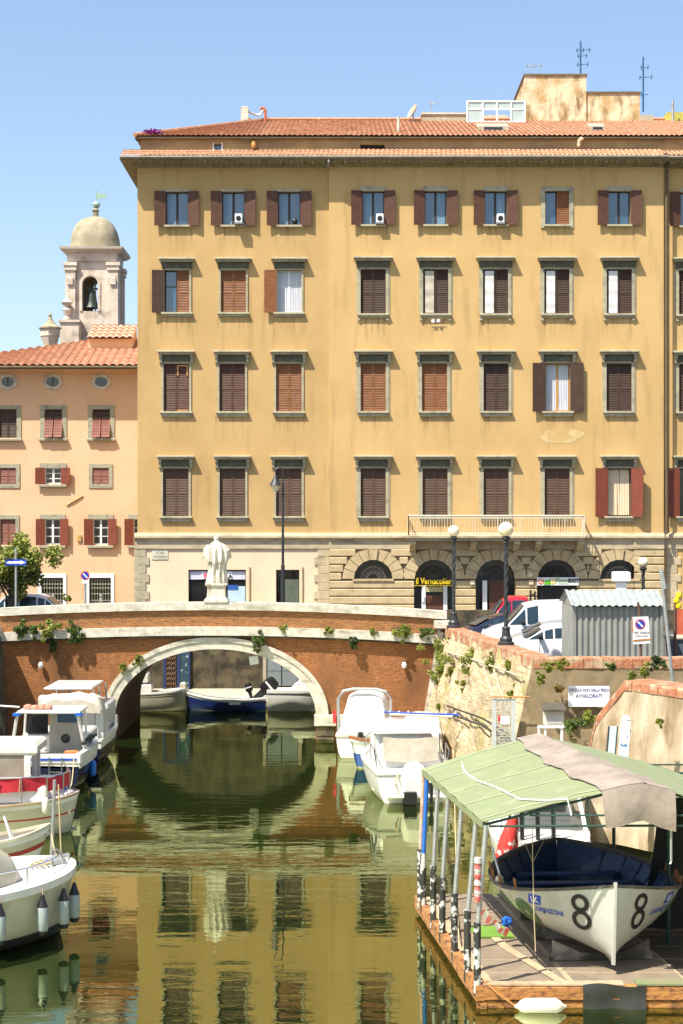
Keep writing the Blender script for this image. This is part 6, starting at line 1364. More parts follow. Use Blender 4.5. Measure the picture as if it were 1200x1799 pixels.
mb.box(1.05,1.12,-.8,.75,1.3,2.06) if 0 else mb.box(1.0,1.08,-.1,.1,1.3,2.06); mb.build('cabin_pillar',GEL,t)
mb=MB(); mb.box(-1.1,.0,-.79,-.77,1.32,2.05); mb.box(.08,.95,-.79,-.77,1.32,2.05); mb.build('cabin_window',pm('hazy_window',(.24,.20,.15),(.34,.30,.24),sc=1.5,rough=.12),t)
mb=MB()
path=[(-2.2,-1.12),(-1.2,-1.14),(0,-1.13),(.9,-1.08),(1.5,-.85),(1.85,-.4),(1.95,.1),(1.8,.6)]
mb.slab(lambda u,v:(lambda i,f:(path[i][0]+(path[i+1][0]-path[i][0])*f,path[i][1]+(path[i+1][1]-path[i][1])*f-.02*math.sin(u*40+v*3),1.16+.34*v+.02*math.sin(u*17)))(min(6,int(u*7)),u*7-min(6,int(u*7))),56,4,(0,.012,0)); mb.build('red_canvas_rail',REDC,t,smooth=True)
mb=MB(); mb.tube([(x_,y_,1.53) for x_,y_ in path],.02,6)
for x_,y_ in path[1:]: mb.tube([(x_,y_-.015,.85),(x_,y_-.015,1.53)],.018,5)
mb.build('guard_rail',SSTEEL,t)
mb=MB()
for x_ in (-.9,-.3,.3,.85): mb.tube([(x_,-1.17,1.18),(x_+.02,-1.175,1.5)],.014,5)
mb.build('lashing',ROPE,t)
mb=MB(); mb.slab(lambda u,v:(-.8+.16*u,-.55+.03*math.sin(u*8),2.38+.3*v-.06*u),3,4,(0,.01,0)); mb.build('green_flag',GRNS,t); mb=MB(); mb.tube([(-.85,-.5,2.34),(-.9,-.5,2.75)],.03,6); mb.lathe([(0,0),(.06,.03),(.06,.1),(0,.13)],(-.9,-.5,2.75),8); mb.build('light_mast',IRON,t)
mb=MB(); mb.bbox(1.25,1.6,-.6,-.2,.9,1.15,.05); mb.bbox(1.4,1.7,.1,.5,.9,1.1,.05); mb.build('deck_locker',GEL,t)
mb=MB(); mb.tube([(1.5,-.5,1.2),(1.9,-.3,.9),(2.1,0,.95)],.04,6); mb.build('anchor_chain',GALV,t)
def fender(p,label,mat,h=.5,r=.1,hang=.4,group='fenders hung along the boat sides',caps=True,rz=None):
    t=thing('boat_fender',p,label,'fender',group); mb=MB(); mb.lathe([(.02,0),(r*.7,.03),(r,.09),(r,h-.09),(r*.7,h-.03),(.03,h)],(0,0,0),14); mb.build('body',mat,t,smooth=True)
    if caps:
        mb=MB(); mb.lathe([(r*1.02,h-.08),(r*.6,h+.03),(.03,h+.14)],(0,0,0),12); mb.lathe([(.03,-.04),(r*.8,-.01),(r*1.0,.05)],(0,0,0),12); mb.build('end_cap',BLACK,t)
    mb=MB(); mb.tube([(0,0,h),(0,.02,h+hang)],.012,5); mb.build('rope',ROPE,t); return t
fender(P(80,1430,40.4),'cream fender hung on the cream boat below its crimson rail',FENW,.42,.09,.3,caps=False)
fender(P(118,1433,41.6),'cream fender at the rounded end of the cream boat',FENW,.42,.09,.3,caps=False)
fender(P(113,1394,42.6),'blue-topped fender on the far corner of the cream boat',BLUEB,.2,.1,.2,caps=False)
# dinghy between
t=thing('dinghy',(-8.1,37.4,0),'small cream dinghy with a red line tucked between two larger boats','boat','boats moored along the canal',heading(1,.15))
b,sh,S=hull(t,2.7,1.2,[GEL,REDL,CREAMH],[(.62,0),(.72,1),(.86,2),(1,0)],zb=.95,zm=.62,zs=.6,tw=.7,p=3,q=.8); rail_strip(t,2.7,S,sh,b,CREAMH,.08,.06); deck(t,2.7,S,sh,b,CANB,dz=-.2,inset=.08)
mb=MB(); mb.tube([(.5,-.3,.6),(.3,0,1.15),(.5,.3,.6)],.025,5); mb.build('prop',WFR,t)
# big bow bottom left
t=thing('motorboat',(-7.55,30.1,0),'big white boat at the lower left with a rounded bow and a black waterline','boat','boats moored along the canal',heading(.80,.60))
Lb=5.6; b,sh,S=hull(t,Lb,3.0,[GEL,CREAMH,ANTIF,pm('olive_shadow_band',(.30,.27,.12),(.24,.21,.09))],[(.42,2),(.72,1),(1,1)],zb=1.28,zm=1.1,zs=1.1,tw=.9,p=3.2,q=.62,rake=.35,draft=.4,n=34); deck(t,Lb,S,sh,b,GEL,dz=.02); rail_strip(t,Lb,S,sh,b,GEL,.2,.14,o=.06)
cover(t,[(-2.7,1.0,1.1,1.9),(-.6,1.0,1.1,2.2),(.7,.95,1.12,2.1),(1.25,.78,1.12,1.7),(1.55,.5,1.12,1.2)],CREAMH,'cuddy_cabin',.0,31)
pulpit(t,[(.6,-1.1,1.2),(1.4,-.95,1.2),(2.1,-.6,1.22),(2.5,-.2,1.25),(2.55,.2,1.25)],.28)
mb=MB(); mb.bbox(2.3,2.6,-.2,.2,1.28,1.4,.03); mb.tube([(2.2,0,1.35),(2.75,0,1.42)],.04,6); mb.build('bow_roller',GALV,t)
mb=MB()
for k in range(3): mb.tube([(2.0+.1*k+.12*math.cos(a),-.1+.12*math.sin(a)*(1+k*.2),1.33+.02*k) for a in [q*PI/5 for q in range(11)]],.02,5)
mb.build('coiled_rope',ROPE,t)
mw=t.matrix_world if 0 else Matrix.Translation(t.location)@Matrix.Rotation(t.rotation_euler.z,4,'Z')
for u,lab in ((.60,'leftmost'),(.765,'second from left'),(.865,'third from left'),(.935,'rightmost, partly hidden')):
    q=mw@Vector((-Lb/2+Lb*u,-b(u)-.10,.34)); fender(q,'grey-white fender with black caps on the big bow, %s of the four'%lab,FEND,.58,.105,.25)
t=thing('mooring_pole',P(91,1500,34.6),'grey leaning mooring pole rising behind the big white bow','pole'); h=P(96,1370,34.6)-t.location; mb=MB(); mb.tube([(0,0,-1.6),(0,0,0),h],[.045,.042,.035],8); mb.build('pole',GALV,t)
mb=MB(); mb.tube([(.22,-.1,-.1),h+Vector((.08,0,-.1))],.018,5); mb.build('mooring_rope',ROPE,t)
# ---- boats beyond the arch ----
t=thing('rowing_boat',(WX(262,69.9),69.9,0),'pale wooden boat with a white cabin behind the left arch pier','boat','boats moored along the canal',0)
b,sh,S=hull(t,3.4,1.35,[CREAMH,GEL],[(.85,0),(1,1)],zb=.95,zm=.75,zs=.8,tw=.7,p=6,q=.8,rake=.1); rail_strip(t,3.4,S,sh,b,GEL,.1,.07); deck(t,3.4,S,sh,b,CREAMH,dz=-.1)
mb=MB(); mb.bbox(-.6,.15,-.45,.45,.7,1.15,.06); mb.bbox(-.6,-.0,-.45,.45,1.15,1.65,.1); mb.build('cabin',GEL,t); mb=MB(); mb.bbox(1.35,1.6,-.25,.25,.7,1.2,.05); mb.build('bow_post',CREAMH,t)
t=thing('rowing_boat',(WX(392,69.9),69.9,0),'navy-blue open boat with white gunwale behind the arch','boat','boats moored along the canal',PI)
b,sh,S=hull(t,3.7,1.35,[BLUEP if 0 else pm('deep_blue_hull',(.012,.03,.12),(.01,.02,.09),rough=.3,coat=.3),WFR],[(.88,0),(1,1)],zb=.85,zm=.5,zs=.55,tw=.7,rake=.4); rail_strip(t,3.7,S,sh,b,WFR,.08,.06); deck(t,3.7,S,sh,b,CREAMH,dz=-.2,inset=.06); outboard(t,-1.15,-.1,.75,.3,.7)
mb=MB(); mb.box(-.8,-.3,.69,.71,.30,.42); mb.build('number_plate',SWHITE,t)
t=thing('motorboat',(WX(532,69.9),69.9,0),'white motorboat with a tilted black outboard behind the right arch pier','boat','boats moored along the canal',0)
b,sh,S=hull(t,3.0,1.4,[pm('pale_grey_hull',(.60,.59,.52),(.52,.51,.45)),GEL],[(.78,0),(1,1)],zb=.95,zm=.85,zs=.85,tw=.9); rail_strip(t,3.0,S,sh,b,GEL,.2,.12); deck(t,3.0,S,sh,b,GEL,dz=0)
mb=MB(); mb.bbox(-.4,1.0,-.55,.55,.85,1.15,.08); mb.build('cabin',GEL,t); mb=MB(); mb.tube([(-.5,-.5,.9),(.0,-.5,1.35)],.03,5); mb.tube([(-.5,.5,.9),(.0,.5,1.35)],.03,5); mb.build('windscreen_frame',WFR,t)
outboard(t,-1.75,-.1,.75,R(50),1.35)
# ---- boat and buoy behind the shelter ----
t=thing('motorboat',(4.6,38.2,0),'white boat with a hard top seen beneath the green roof behind the racing boat','boat','boats moored along the canal',heading(.05,1))
b,sh,S=hull(t,4.6,2.3,[GEL,CREAMH],[(.35,1),(1,0)],zb=1.1,zm=.9,zs=.85,tw=.9); deck(t,4.6,S,sh,b,GEL)
mb=MB(); mb.bbox(-1.4,1.2,-1.0,1.0,2.05,2.25,.06); mb.build('hard_top',GEL,t)
mb=MB()
for s in (-1,1): mb.tube([(-2.1,s*1.0,.85),(-1.2,s*.8,2.1)],.05,6); mb.tube([(1.0,s*.9,.85),(.8,s*.8,2.1)],.04,6)
mb.build('roof_post',WFR,t); mb=MB(); mb.bbox(.2,1.6,-.8,.8,.85,1.6,.06); mb.build('cabin',GEL,t); mb=MB(); mb.box(.17,.195,-.7,.7,1.1,1.5); mb.build('windscreen',GLASSD,t)
mb=MB(); mb.slab(lambda u,v:(-1.5+.05*math.sin(u*9),-.5+.5*u,2.3+.25*v),6,4,(.01,0,0)); mb.build('red_cloth',SRED,t)
mb=MB()
for y_ in (-.25,.1,.45,.7): mb.tube([(-2.0,y_,.6),(-2.0,y_+.03,2.1)],.05,6)
mb.build('dark_pole',BLACK,t)
t=thing('folded_flag',P(902,1478,34.2),'furled red and white flag leaning behind the racing boat','flag'); mb=MB(); mb.tube([(.45,0,-1.2),(-.02,0,.55)],.035,6); mb.build('staff',WFR,t)
mb=MB(); mb.loft([[(x+.12*k*math.cos(a)*(1+.3*math.sin(3*a)),.09*k*math.sin(a),z) for a in [2*PI*i/14 for i in range(14)]] for x,z,k in ((-.16,-.55,1.2),(-.14,-.3,1.7),(-.1,0,1.5),(-.04,.25,1.2),(.0,.5,.7))]); mb.build('cloth',pm('red_flag_cloth',(.60,.04,.03),(.5,.03,.02),sc=4,c3=(.65,.6,.55),sc3=3,t3=(.56,.6)),t,smooth=True)
# ================= DOCK =================
DZ=.33
DL=lambda y:2.20-(y-26.4)*.105  # left edge x
dk=thing('floating_dock',(4,26.35,0),'floating timber dock with a rusty edge and grey plywood deck','dock'); KD=dict(parent=dk,world=True)
y0,y1=26.35,33.0; xr_=9.0
mb=MB(); mb.prismz([(DL(y0)+.12,y0+.15),(xr_,y0+.15),(xr_,y1),(DL(y1)+.12,y1)],DZ-.1,DZ-.02); mb.build('deck_base',SAND,KD['parent'],world=True)
rd=random.Random(4); k=0; yy=y0+.22
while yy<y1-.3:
    for a,b_,m in ((0,1.25,PLY),(1.35,3.2,PLY),(3.25,6.2,pm('shaded_deck',(.085,.065,.045),(.06,.045,.03),sc=3,rough=.95))):  # right-hand panels: shade under the roof painted in as dark brown
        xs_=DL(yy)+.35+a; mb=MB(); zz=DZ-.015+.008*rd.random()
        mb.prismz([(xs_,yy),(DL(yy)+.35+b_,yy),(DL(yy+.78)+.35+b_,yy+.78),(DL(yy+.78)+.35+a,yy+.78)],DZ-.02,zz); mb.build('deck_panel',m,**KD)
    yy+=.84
mb=MB(); mb.prismz([(DL(29.6)+.6,29.6),(DL(29.6)+1.3,29.6),(DL(30.4)+1.3,30.4),(DL(30.4)+.6,30.4)],DZ-.0,DZ+.025) ; mb.build('green_mat',pm('green_rubber_mat',(.13,.26,.03),(.10,.2,.02)),**KD)
mb=MB()
def board(mb,a,b_,w,z0,z1):
    a=Vector(a);b_=Vector(b_);d=(b_-a).normalized();n_=Vector((d.y,-d.x,0))*w; mb.loft([[a+Vector((0,0,z0)),a+n_+Vector((0,0,z0)),a+n_+Vector((0,0,z1)),a+Vector((0,0,z1))],[b_+Vector((0,0,z0)),b_+n_+Vector((0,0,z0)),b_+n_+Vector((0,0,z1)),b_+Vector((0,0,z1))]])
n_=8
for i in range(n_):
    ya=y0+(y1-y0)*i/n_; yb=y0+(y1-y0)*(i+1)/n_-.02; j=rd.uniform(-.015,.015)
    board(mb,(DL(ya)+.12,ya,0),(DL(yb)+.12,yb,0),-.14,DZ-.22+j,DZ+.03+j)
    board(mb,(DL(ya)+.16,ya,0),(DL(yb)+.16,yb,0),-.10,DZ-.36+j,DZ-.25+j)
mb.build('side_beam',RUSTW,**KD)
mb=MB()
for i,(a,b_) in enumerate(((0,1.9),(1.93,3.6),(3.63,7))):
    mb.bbox(DL(y0)+a,DL(y0)+b_,y0,y0+.16,DZ-.2,DZ+.02+.012*i,.015); mb.bbox(DL(y0)+a,DL(y0)+b_,y0+.03,y0+.15,DZ-.34,DZ-.22,.015)
mb.build('front_beam',RUSTW,**KD)
mb=MB(); mb.prismz([(DL(y0)+.1,y0+.03),(DL(y0)+2.4,y0-.01),(DL(y0)+2.4,y0+.26),(DL(y0)+.1,y0+.2)],DZ+.034,DZ+.06); mb.build('edge_plank',pm('bleached_plank',(.42,.31,.20),(.32,.22,.13),sc=5,c3=(.18,.1,.05),sc3=3),**KD)
mb=MB(); mb.box(DL(y0)+2.6,DL(y0)+6.5,y0-.012,y0+.3,DZ+.045,DZ+.075); mb.build('green_edge',pm('faded_green_edge',(.14,.19,.08),(.2,.18,.1),sc=3),**KD)
mb=MB(); mb.prismz([(DL(y0)+.3,y0+.3),(xr_,y0+.3),(xr_,y1-.2),(DL(y1)+.3,y1-.2)],-.2,DZ-.12); mb.build('float',ANTIF,**KD)
mb=MB(); mb.slab(lambda u,v:(3.93+1.02*u,y0-.03-.03*math.sin(u*9)*v-.02*math.sin(v*5+u*3),DZ+.06-.46*v+.03*math.sin(u*6)),14,8,(0,.02,0)); mb.build('hanging_black_mat',pm('black_rubber_mat',(.015,.015,.015),(.03,.03,.03),rough=.6),**KD,smooth=True)
mb=MB(); mb.prismz([(3.55,26.7),(3.72,26.7),(3.0,29.0),(2.75,30.4),(2.6,30.4),(2.85,28.9)],DZ+.001,DZ+.012); mb.build('pale_board',SAND,**KD)
t=thing('boat_fender',(3.22,26.2,.08),'white fender floating in the water against the dock front','fender'); mb=MB(); mb.lathe([(.02,-.42),(.05,-.36),(.09,-.33),(.13,-.25),(.135,.25),(.09,.33),(.05,.36),(.02,.42)],(0,0,0),16); mb.xf(Matrix.Rotation(R(90),4,'Y')); mb.build('body',FENW,t,smooth=True); mb=MB(); mb.tube([(-.4,0,0),(-.7,.1,.2),(-1.0,.3,.42)],.014,5); mb.build('rope',pm('orange_rope',(.45,.2,.06),(.35,.14,.04)),t)
# shelter
sh_=thing('boat_shelter',(4.2,26.5,DZ),'boat shelter with a patched green tarpaulin roof on scaffold posts','shelter'); KS=dict(parent=sh_,world=True)
Yf,Yb=26.6,32.5
def eL(y): return Vector((2.34+(y-26.6)*(1.63-2.34)/5.9,y,2.99))
def rg(y): return Vector((4.98-(y-26.6)*.17,y,3.60+(y-26.6)*.01))
def eR(y): return Vector((8.1-(y-26.6)*.12,y,2.65+(y-26.6)*.01))
def roofp(s,y,dz=0):  # s 0 left eave, 1 ridge, 2 right eave
    a,b_=(eL(y),rg(y)) if s<=1 else (rg(y),eR(y)); f=s if s<=1 else s-1; p=a.lerp(b_,f)
    nb=5; ph=((y-Yf)/(Yb-Yf)*nb)%1; sag=-.018*math.sin(PI*ph)*(.4+.6*math.sin(PI*min(1,f)))
    k=.05*math.sin(PI*f*.9) if s<=1 else .06*math.sin(PI*f)
    return p+Vector((0,0,k+sag+dz+.022*noise.noise(Vector((p.x*1.8,y*2.5,0)))+.010*noise.noise(Vector((p.x*6,y*4,5)))))
mb=MB(); mb.slab(lambda u,v:roofp(u,Yf-.12*math.sin(PI*u*.5)*0+(Yb-Yf)*v),26,50,(0,0,-.012)); mb.slab(lambda u,v:roofp(1.0001+u*.9999,Yf+(Yb-Yf)*v),20,50,(0,0,-.012)); mb.build('green_tarpaulin',TARPG,**KS,smooth=True)
mb=MB(); mb.slab(lambda u,v:(lambda p:p+Vector((-.03,0,-.10*v+.01*math.sin(u*40))))(roofp(0,Yf+(Yb-Yf)*u)),50,3,(.01,0,0)); mb.build('tarpaulin_edge',TARPG,**KS)
def matf(u,v):
    ya=Yb-(Yb-Yf)*v; s0=.80-.05*v-.05*math.sin(v*3.1)+.018*math.sin(v*23); s1=1.02+.15*v+.01*math.sin(v*17); return roofp(s0+(s1-s0)*u,ya,.03)
mb=MB(); mb.slab(matf,24,40,(0,0,.012)); mb.build('grey_mat',MATG,**KS,smooth=True)
def hangf(u,v):
    p=matf(u,1); y_=Yf-.03-.05*math.sin(v*2.5)-.03*math.sin(u*7)*v; return Vector((p.x+.06*v*(1-u),y_,p.z-.60*v*(1+.03*math.sin(u*9))-.05*u*v-(.0)))
mb=MB(); mb.slab(hangf,22,12,(0,.014,0)); mb.build('hanging_mat',MATG,**KS,smooth=True)
mb=MB()
for i,f in enumerate((.05,.28,.5,.72,.95)):
    y_=Yf+(Yb-Yf)*f; mb.tube([roofp(s/10,y_+.03*math.sin(s*1.3+i*2)+.012*s*(i-2)*.5,.012) for s in range(0,9-(i%2))],.009,5)
mb.build('white_batten',pm('batten_white',(.38,.41,.28),(.30,.34,.2)),**KS)
mb=MB(); pts=[roofp(.28,Yb-.6,.02),roofp(.22,Yb-1.6,.02),roofp(.22,Yb-2.7,.02),roofp(.27,Yb-3.6,.02),roofp(.30,Yf+.8,.02),roofp(.42,Yf+.25,.02),roofp(.52,Yf-.0,.03),roofp(.54,Yf-.04,-.25)]
mb.tube(pts,.016,6); mb.build('white_cable',WFR,**KS,smooth=True)
# steel frame
mb=MB(); g=lambda x,y,z:(x,y,z)
for y_,up in ((Yf+.06,1),(Yb-.1,1),((Yf+Yb)/2,0)):
    l,r_,rd_=eL(y_),eR(y_),rg(y_)
    mb.tube([l+Vector((0,0,-.06)),rd_+Vector((0,0,.0)),r_+Vector((0,0,-.06))],.025,6)
    if up:
        mb.tube([l+Vector((.1,0,-.08)),Vector((8.0,y_,l.z-.06))],.022,6); mb.tube([l+Vector((0,0,.06)) if 0 else Vector((3.1,y_,l.z+.10)),Vector((7.2,y_,l.z+.10))],.018,6)
        for x_ in (3.0,3.5,4.05,4.6,5.15,5.7,6.3): 
            zt=l.z+.1 if x_<3.2 else (l.z+(rd_.z-l.z)*min(1,(x_-l.x)/(rd_.x-l.x)) if x_<rd_.x else rd_.z-(x_-rd_.x)*.3); mb.tube([(x_,y_,l.z-.07),(x_,y_,zt-.02)],.016,5)
for s in (.02,.5,1,1.5,1.98): mb.tube([roofp(s,Yf+.05,-.08),roofp(s,Yb-.05,-.08)],.02,6)
mb.build('roof_frame',FRG,**KS)
mb=MB()
for x_,y_ in ((5.45,Yb-.1),(5.9,Yf+2.6),(7.6,Yf+.1),(7.3,Yb-.1)): mb.tube([(x_,y_,DZ),(x_,y_,3.0)],.035,8)
mb.build('steel_post',FRG,**KS)
tape=pm('striped_rust',(.35,.2,.12),(.55,.4,.33),sc=8)
posts=[(743,1354,739,1584),(757,1366,754,1592),(773,1392,770,1618),(793,1404,790,1642),(811,1420,809,1674),(829,1440,832,1708),(843,1453,846,1734)]
for i,(a,yt,b_,yb) in enumerate(posts):
    Y=F*(CH-DZ)/(yb-HZ); x_=DL(Y)+.02; top=eL(min(Yb,max(Yf,Y))); 
    mU=[tape,BLUEB,GALV,GALV,GALV,GALV,GALV][i]; 
    mb=MB(); mb.tube([(x_,Y,DZ+.9),(top.x+.02,Y,top.z-.03)],.042,8); mb.build('galvanised_post' if i>1 else 'painted_post',mU,**KS)
    mb=MB(); n_=12
    rr_=[.062+.008*noise.noise(Vector((i*3,k*1.3,0))) for k in range(n_+1)]; mb.tube([(x_+.01*noise.noise(Vector((k,i,1))),Y,DZ-.15+(1.2)*k/n_) for k in range(n_+1)],rr_,9); mb.build('wrapped_post_base',POSTB,**KS,smooth=True)
mb=MB(); mb.tube([(5.42,26.62,2.95),(5.42,26.62,2.35),(5.4,26.6,2.3)],.02,5); mb.build('chain',GALV,**KS)
# near-black sheet across the right side of the shelter
mb=MB(); mb.slab(lambda u,v:(5.62+.33*v+(2.3-.33*v)*u,30.2+.06*math.sin(u*22+v)+.05*math.sin(v*7),DZ+.02+(2.45)*v),24,10,(0,.015,0)); mb.build('side_sheet',pm('dark_sheet',(.014,.015,.013),(.02,.02,.018),sc=2,rough=.9),**KS,smooth=True)
# warning tape
t=thing('barrier_tape',(DL(26.4),26.4,DZ+1),'red and white barrier tape wrapped round the front post and trailing onto the deck','tape'); Y=26.4; x_=DL(Y)+.02
mR,mW=pm('worn_red_tape',(.50,.06,.06),(.55,.2,.17),sc=9),SWHITE
mbs=[MB(),MB()]
for k in range(16):
    z=DZ+1.40+.045*k; m=mbs[(k//2)%2]; m.tube([(x_,Y,z),(x_+.004,Y,z+.044)],.052+.010*math.sin(k*2.3),8)
for k in range(9):
    f=k/9; p=Vector((x_+.05+.45*f,Y-.1+.2*f,DZ+1.25-.42*f+.04*math.sin(k*1.7))); q=Vector((x_+.05+.45*(f+.11),Y-.1+.2*(f+.11),DZ+1.25-.42*(f+.11)+.04*math.sin((k+1)*1.7))); wv=Vector((.03,-.02,.05+.02*math.sin(k)))
    mbs[k%2].slab(lambda u,v,p=p,q=q:p.lerp(q,u)+wv*(2*v-1)+Vector((0,.01*math.sin(k+v*3),0)),2,2,(0,.004,0))
mbs[0].build('red_band',mR,t,world=True); mbs[1].build('white_band',pm('translucent_white',(.62,.55,.50),(.55,.48,.45)),t,world=True)
# cleats on deck? blue rope bundle
t=thing('blue_rope_bundle',(2.95,28.9,DZ+.45),'bunch of bright blue rope on the racing boat cradle','rope'); mb=MB(); rr=random.Random(2)
for k in range(7): mb.tube([(rr.uniform(-.09,.09),rr.uniform(-.06,.06),rr.uniform(-.07,.09)) for _ in range(6)],.022,5)
mb.build('rope_strands',BLUEB,t,smooth=True)
# ---- racing boat ----
ax=Vector((-.35,5.6,0)); L8=5.05; ctr=Vector((4.58,27.05,0))+ax.normalized()*L8/2
rb8=thing('racing_boat',(ctr.x,ctr.y,DZ),'white racing rowing boat, dark blue inside, with a black number 8 on its bow','boat',rz=math.atan2(-ax.y,-ax.x))
B8=3.35
def bb(u):
    if u<.5: return B8/2*max(.01,1-(1-u/.5)**2.6)**.75
    return B8/2*max(.008,1-((u-.5)/.5)**2.5)**.92
def s8(u): return 1.10+.42*max(0,(u-.45)/.55)**2.2+.25*max(0,(.45-u)/.45)**2.2
PR=[(0,.0),(.04,.035),(.12,.28),(.25,.52),(.4,.70),(.6,.85),(.8,.94),(1,1)]
def S8(u,f,o=0):
    for (f0,y0_),(f1,y1_) in zip(PR,PR[1:]):
        if f<=f1+1e-9: yy=y0_+(y1_-y0_)*(f-f0)/(f1-f0); break
    e=max(0,(u-.5)/.5); yy=yy*(1-.25*e**3*(1-f)); k0=.16+.10*(1-min(1,2*abs(u-.5)+.0))*-0
    z=k0+(s8(u)-k0)*f; x=-L8/2+L8*u-.13*(1-f)*e**3+.0
    return Vector((x,max(.004,(bb(u)-o))*yy if o==0 else max(0,bb(u)*yy-o),z))
mb=MB(); nU=44; us=[.5-.5*math.cos(PI*i/nU) for i in range(nU+1)]; fs=[0,.04,.08,.12,.18,.25,.32,.4,.5,.6,.7,.8,.9,1]
for s in (1,-1): mb.add([Vector((p.x,p.y*s,p.z)) for p in (S8(u,f) for f in fs for u in us)],[(j*(nU+1)+i,j*(nU+1)+i+1,(j+1)*(nU+1)+i+1,(j+1)*(nU+1)+i) for j in range(len(fs)-1) for i in range(nU)])
h8=mb.build('hull',HULLW,rb8,smooth=True)
mb=MB()
for s in (1,-1): mb.add([Vector((p.x,p.y*s,p.z+.03*(1-f))) for f,p in ((f,S8(u,f,.05)) for f in fs[3:] for u in us)],[(j*(nU+1)+i,j*(nU+1)+i+1,(j+1)*(nU+1)+i+1,(j+1)*(nU+1)+i) for j in range(len(fs)-4) for i in range(nU)])
mb.build('inner_planking',BLUI,rb8,smooth=True)
mb=MB(); rings=[]
for i in range(25):
    u=.06+.88*i/24; f=.2; p=S8(u,f,.05); rings.append([(p.x,-p.y,p.z+.02),(p.x,p.y,p.z+.02)])
mb.loft(rings,False,False); mb.build('floorboards',BLUI,rb8)
mb=MB()
for s in (1,-1):
    rings=[]
    for u in us: p=S8(u,1); rings.append([(p.x,s*(p.y+.02),p.z-.04),(p.x,s*(p.y+.02),p.z+.015),(p.x,s*max(0,p.y-.09),p.z+.015),(p.x,s*max(0,p.y-.09),p.z-.04)])
    mb.loft(rings)
mb.build('gunwale',pm('gunwale_brown',(.14,.10,.06),(.04,.05,.07),sc=5),rb8)
for i,u in enumerate((.16,.28,.40,.52,.64,.76)):
    f=.66; p=S8(u,f,.05); q=S8(u+.035,f,.05); mb=MB(); w_=min(p.y,q.y); mb.box(p.x,p.x+.26,-w_,w_,p.z-.02,p.z+.02); mb.box(p.x+.1,p.x+.14,-.02,.02,.4,p.z-.02); mb.build('thwart',BLUI,rb8)
mb=MB()
for i in range(11):
    u=.1+.075*i
    for s in (1,-1): mb.add([],[]); mb.tube([Vector((p.x,p.y*s,p.z)) for p in (S8(u,f,.065) for f in (.22,.4,.6,.8,.97))],.02,5)
mb.build('rib',BLUI,rb8)
mb=MB(); 
for s_,us_ in ((1,(.3,.42,.54,.66)),(-1,(.36,.48,.60,.72))):
    for u in us_:
        for d_ in (-.07,.07): p=S8(u,1); mb.tube([(p.x+d_,s_*(p.y-.03),p.z),(p.x+d_,s_*(p.y-.01),p.z+.16)],.018,5)
mb.build('thole_pin',WOODV,rb8)
mb=MB(); mb.loft([[ (p.x-.03,-.035,p.z),(p.x+.035,-.02,p.z),(p.x+.035,.02,p.z),(p.x-.03,.035,p.z)] for p in [S8(1,f) for f in (0,.1,.3,.6,.9,1)]]+[[(L8/2-.03,-.035,1.57),(L8/2+.035,-.02,1.57),(L8/2+.035,.02,1.57),(L8/2-.03,.035,1.57)]]); mb.build('stem_post',HULLW,rb8)
mb=MB()
for u in (.2,.5,.78):
    x_=-L8/2+L8*u; mb.box(x_-.06,x_+.06,-.9,.9,.0,.12); 
    for s in (-1,1): mb.prismx([(s*.35,.12),(s*.85,.12),(s*.85,.34)],x_-.05,x_+.05)
cr=mb; t=thing('boat_cradle',rb8.location,'low timber cradle under the racing boat','cradle',rz=rb8.rotation_euler.z); cr.build('cradle_beam',WALLDK,t)
# graphics projected on the hull
bm=bmesh.new(); bm.from_mesh(h8.data); bvh=BVHTree.FromBMesh(bm); bm.free()
def project(vs,fs,s,y,z,name,mat,off=.014,x=None):
    """lay flat graphics (x right, y up, seen from outside) on side s of the hull, centred at half-width y (or length x) and height z"""
    if x is None: h=bvh.ray_cast(Vector((6,s*y,z)),Vector((-1,0,0)))
    else: h=bvh.ray_cast(Vector((x,s*4,z)),Vector((0,-s,0)))
    C=h[0]; N_=h[1]; N_=N_ if N_.dot(Vector((.3,s,0)))>0 else -N_; n_=Vector((N_.x,N_.y,0)).normalized(); T=(-n_).cross(Vector((0,0,1)))
    bm=bmesh.new(); vv=[bm.verts.new(v) for v in vs]
    for f in fs:
        try: bm.faces.new([vv[i] for i in f])
        except ValueError: pass
    bmesh.ops.triangulate(bm,faces=bm.faces)
    for _ in range(3):
        es=[q for q in bm.edges if q.calc_length()>.07]
        if es: bmesh.ops.subdivide_edges(bm,edges=es,cuts=1); bmesh.ops.triangulate(bm,faces=bm.faces)
    kill=[]
    for v in bm.verts:
        o=C+T*v.co.x+Vector((0,0,v.co.y))+n_*1.5; h=bvh.ray_cast(o,-n_)
        if h[0] is None: kill.append(v); continue
        m_=h[1] if h[1].dot(n_)>0 else -h[1]; v.co=h[0]+m_*off
    bmesh.ops.delete(bm,geom=kill,context='VERTS'); me=bpy.data.meshes.new(name); bm.to_mesh(me); bm.free(); me.materials.append(mat); o=bpy.data.objects.new(name,me); col.objects.link(o); o.parent=h8; return o
def flatdisc(r,r2=0,n=32):
    if r2==0: return [Vector((r*math.cos(2*PI*k/n),r*math.sin(2*PI*k/n),0)) for k in range(n)]+[Vector((0,0,0))],[(k,(k+1)%n,n) for k in range(n)]
    return [Vector((q*math.cos(2*PI*k/n),q*math.sin(2*PI*k/n),0)) for q in (r2,r) for k in range(n)],[(k,(k+1)%n,n+(k+1)%n,n+k) for k in range(n)]
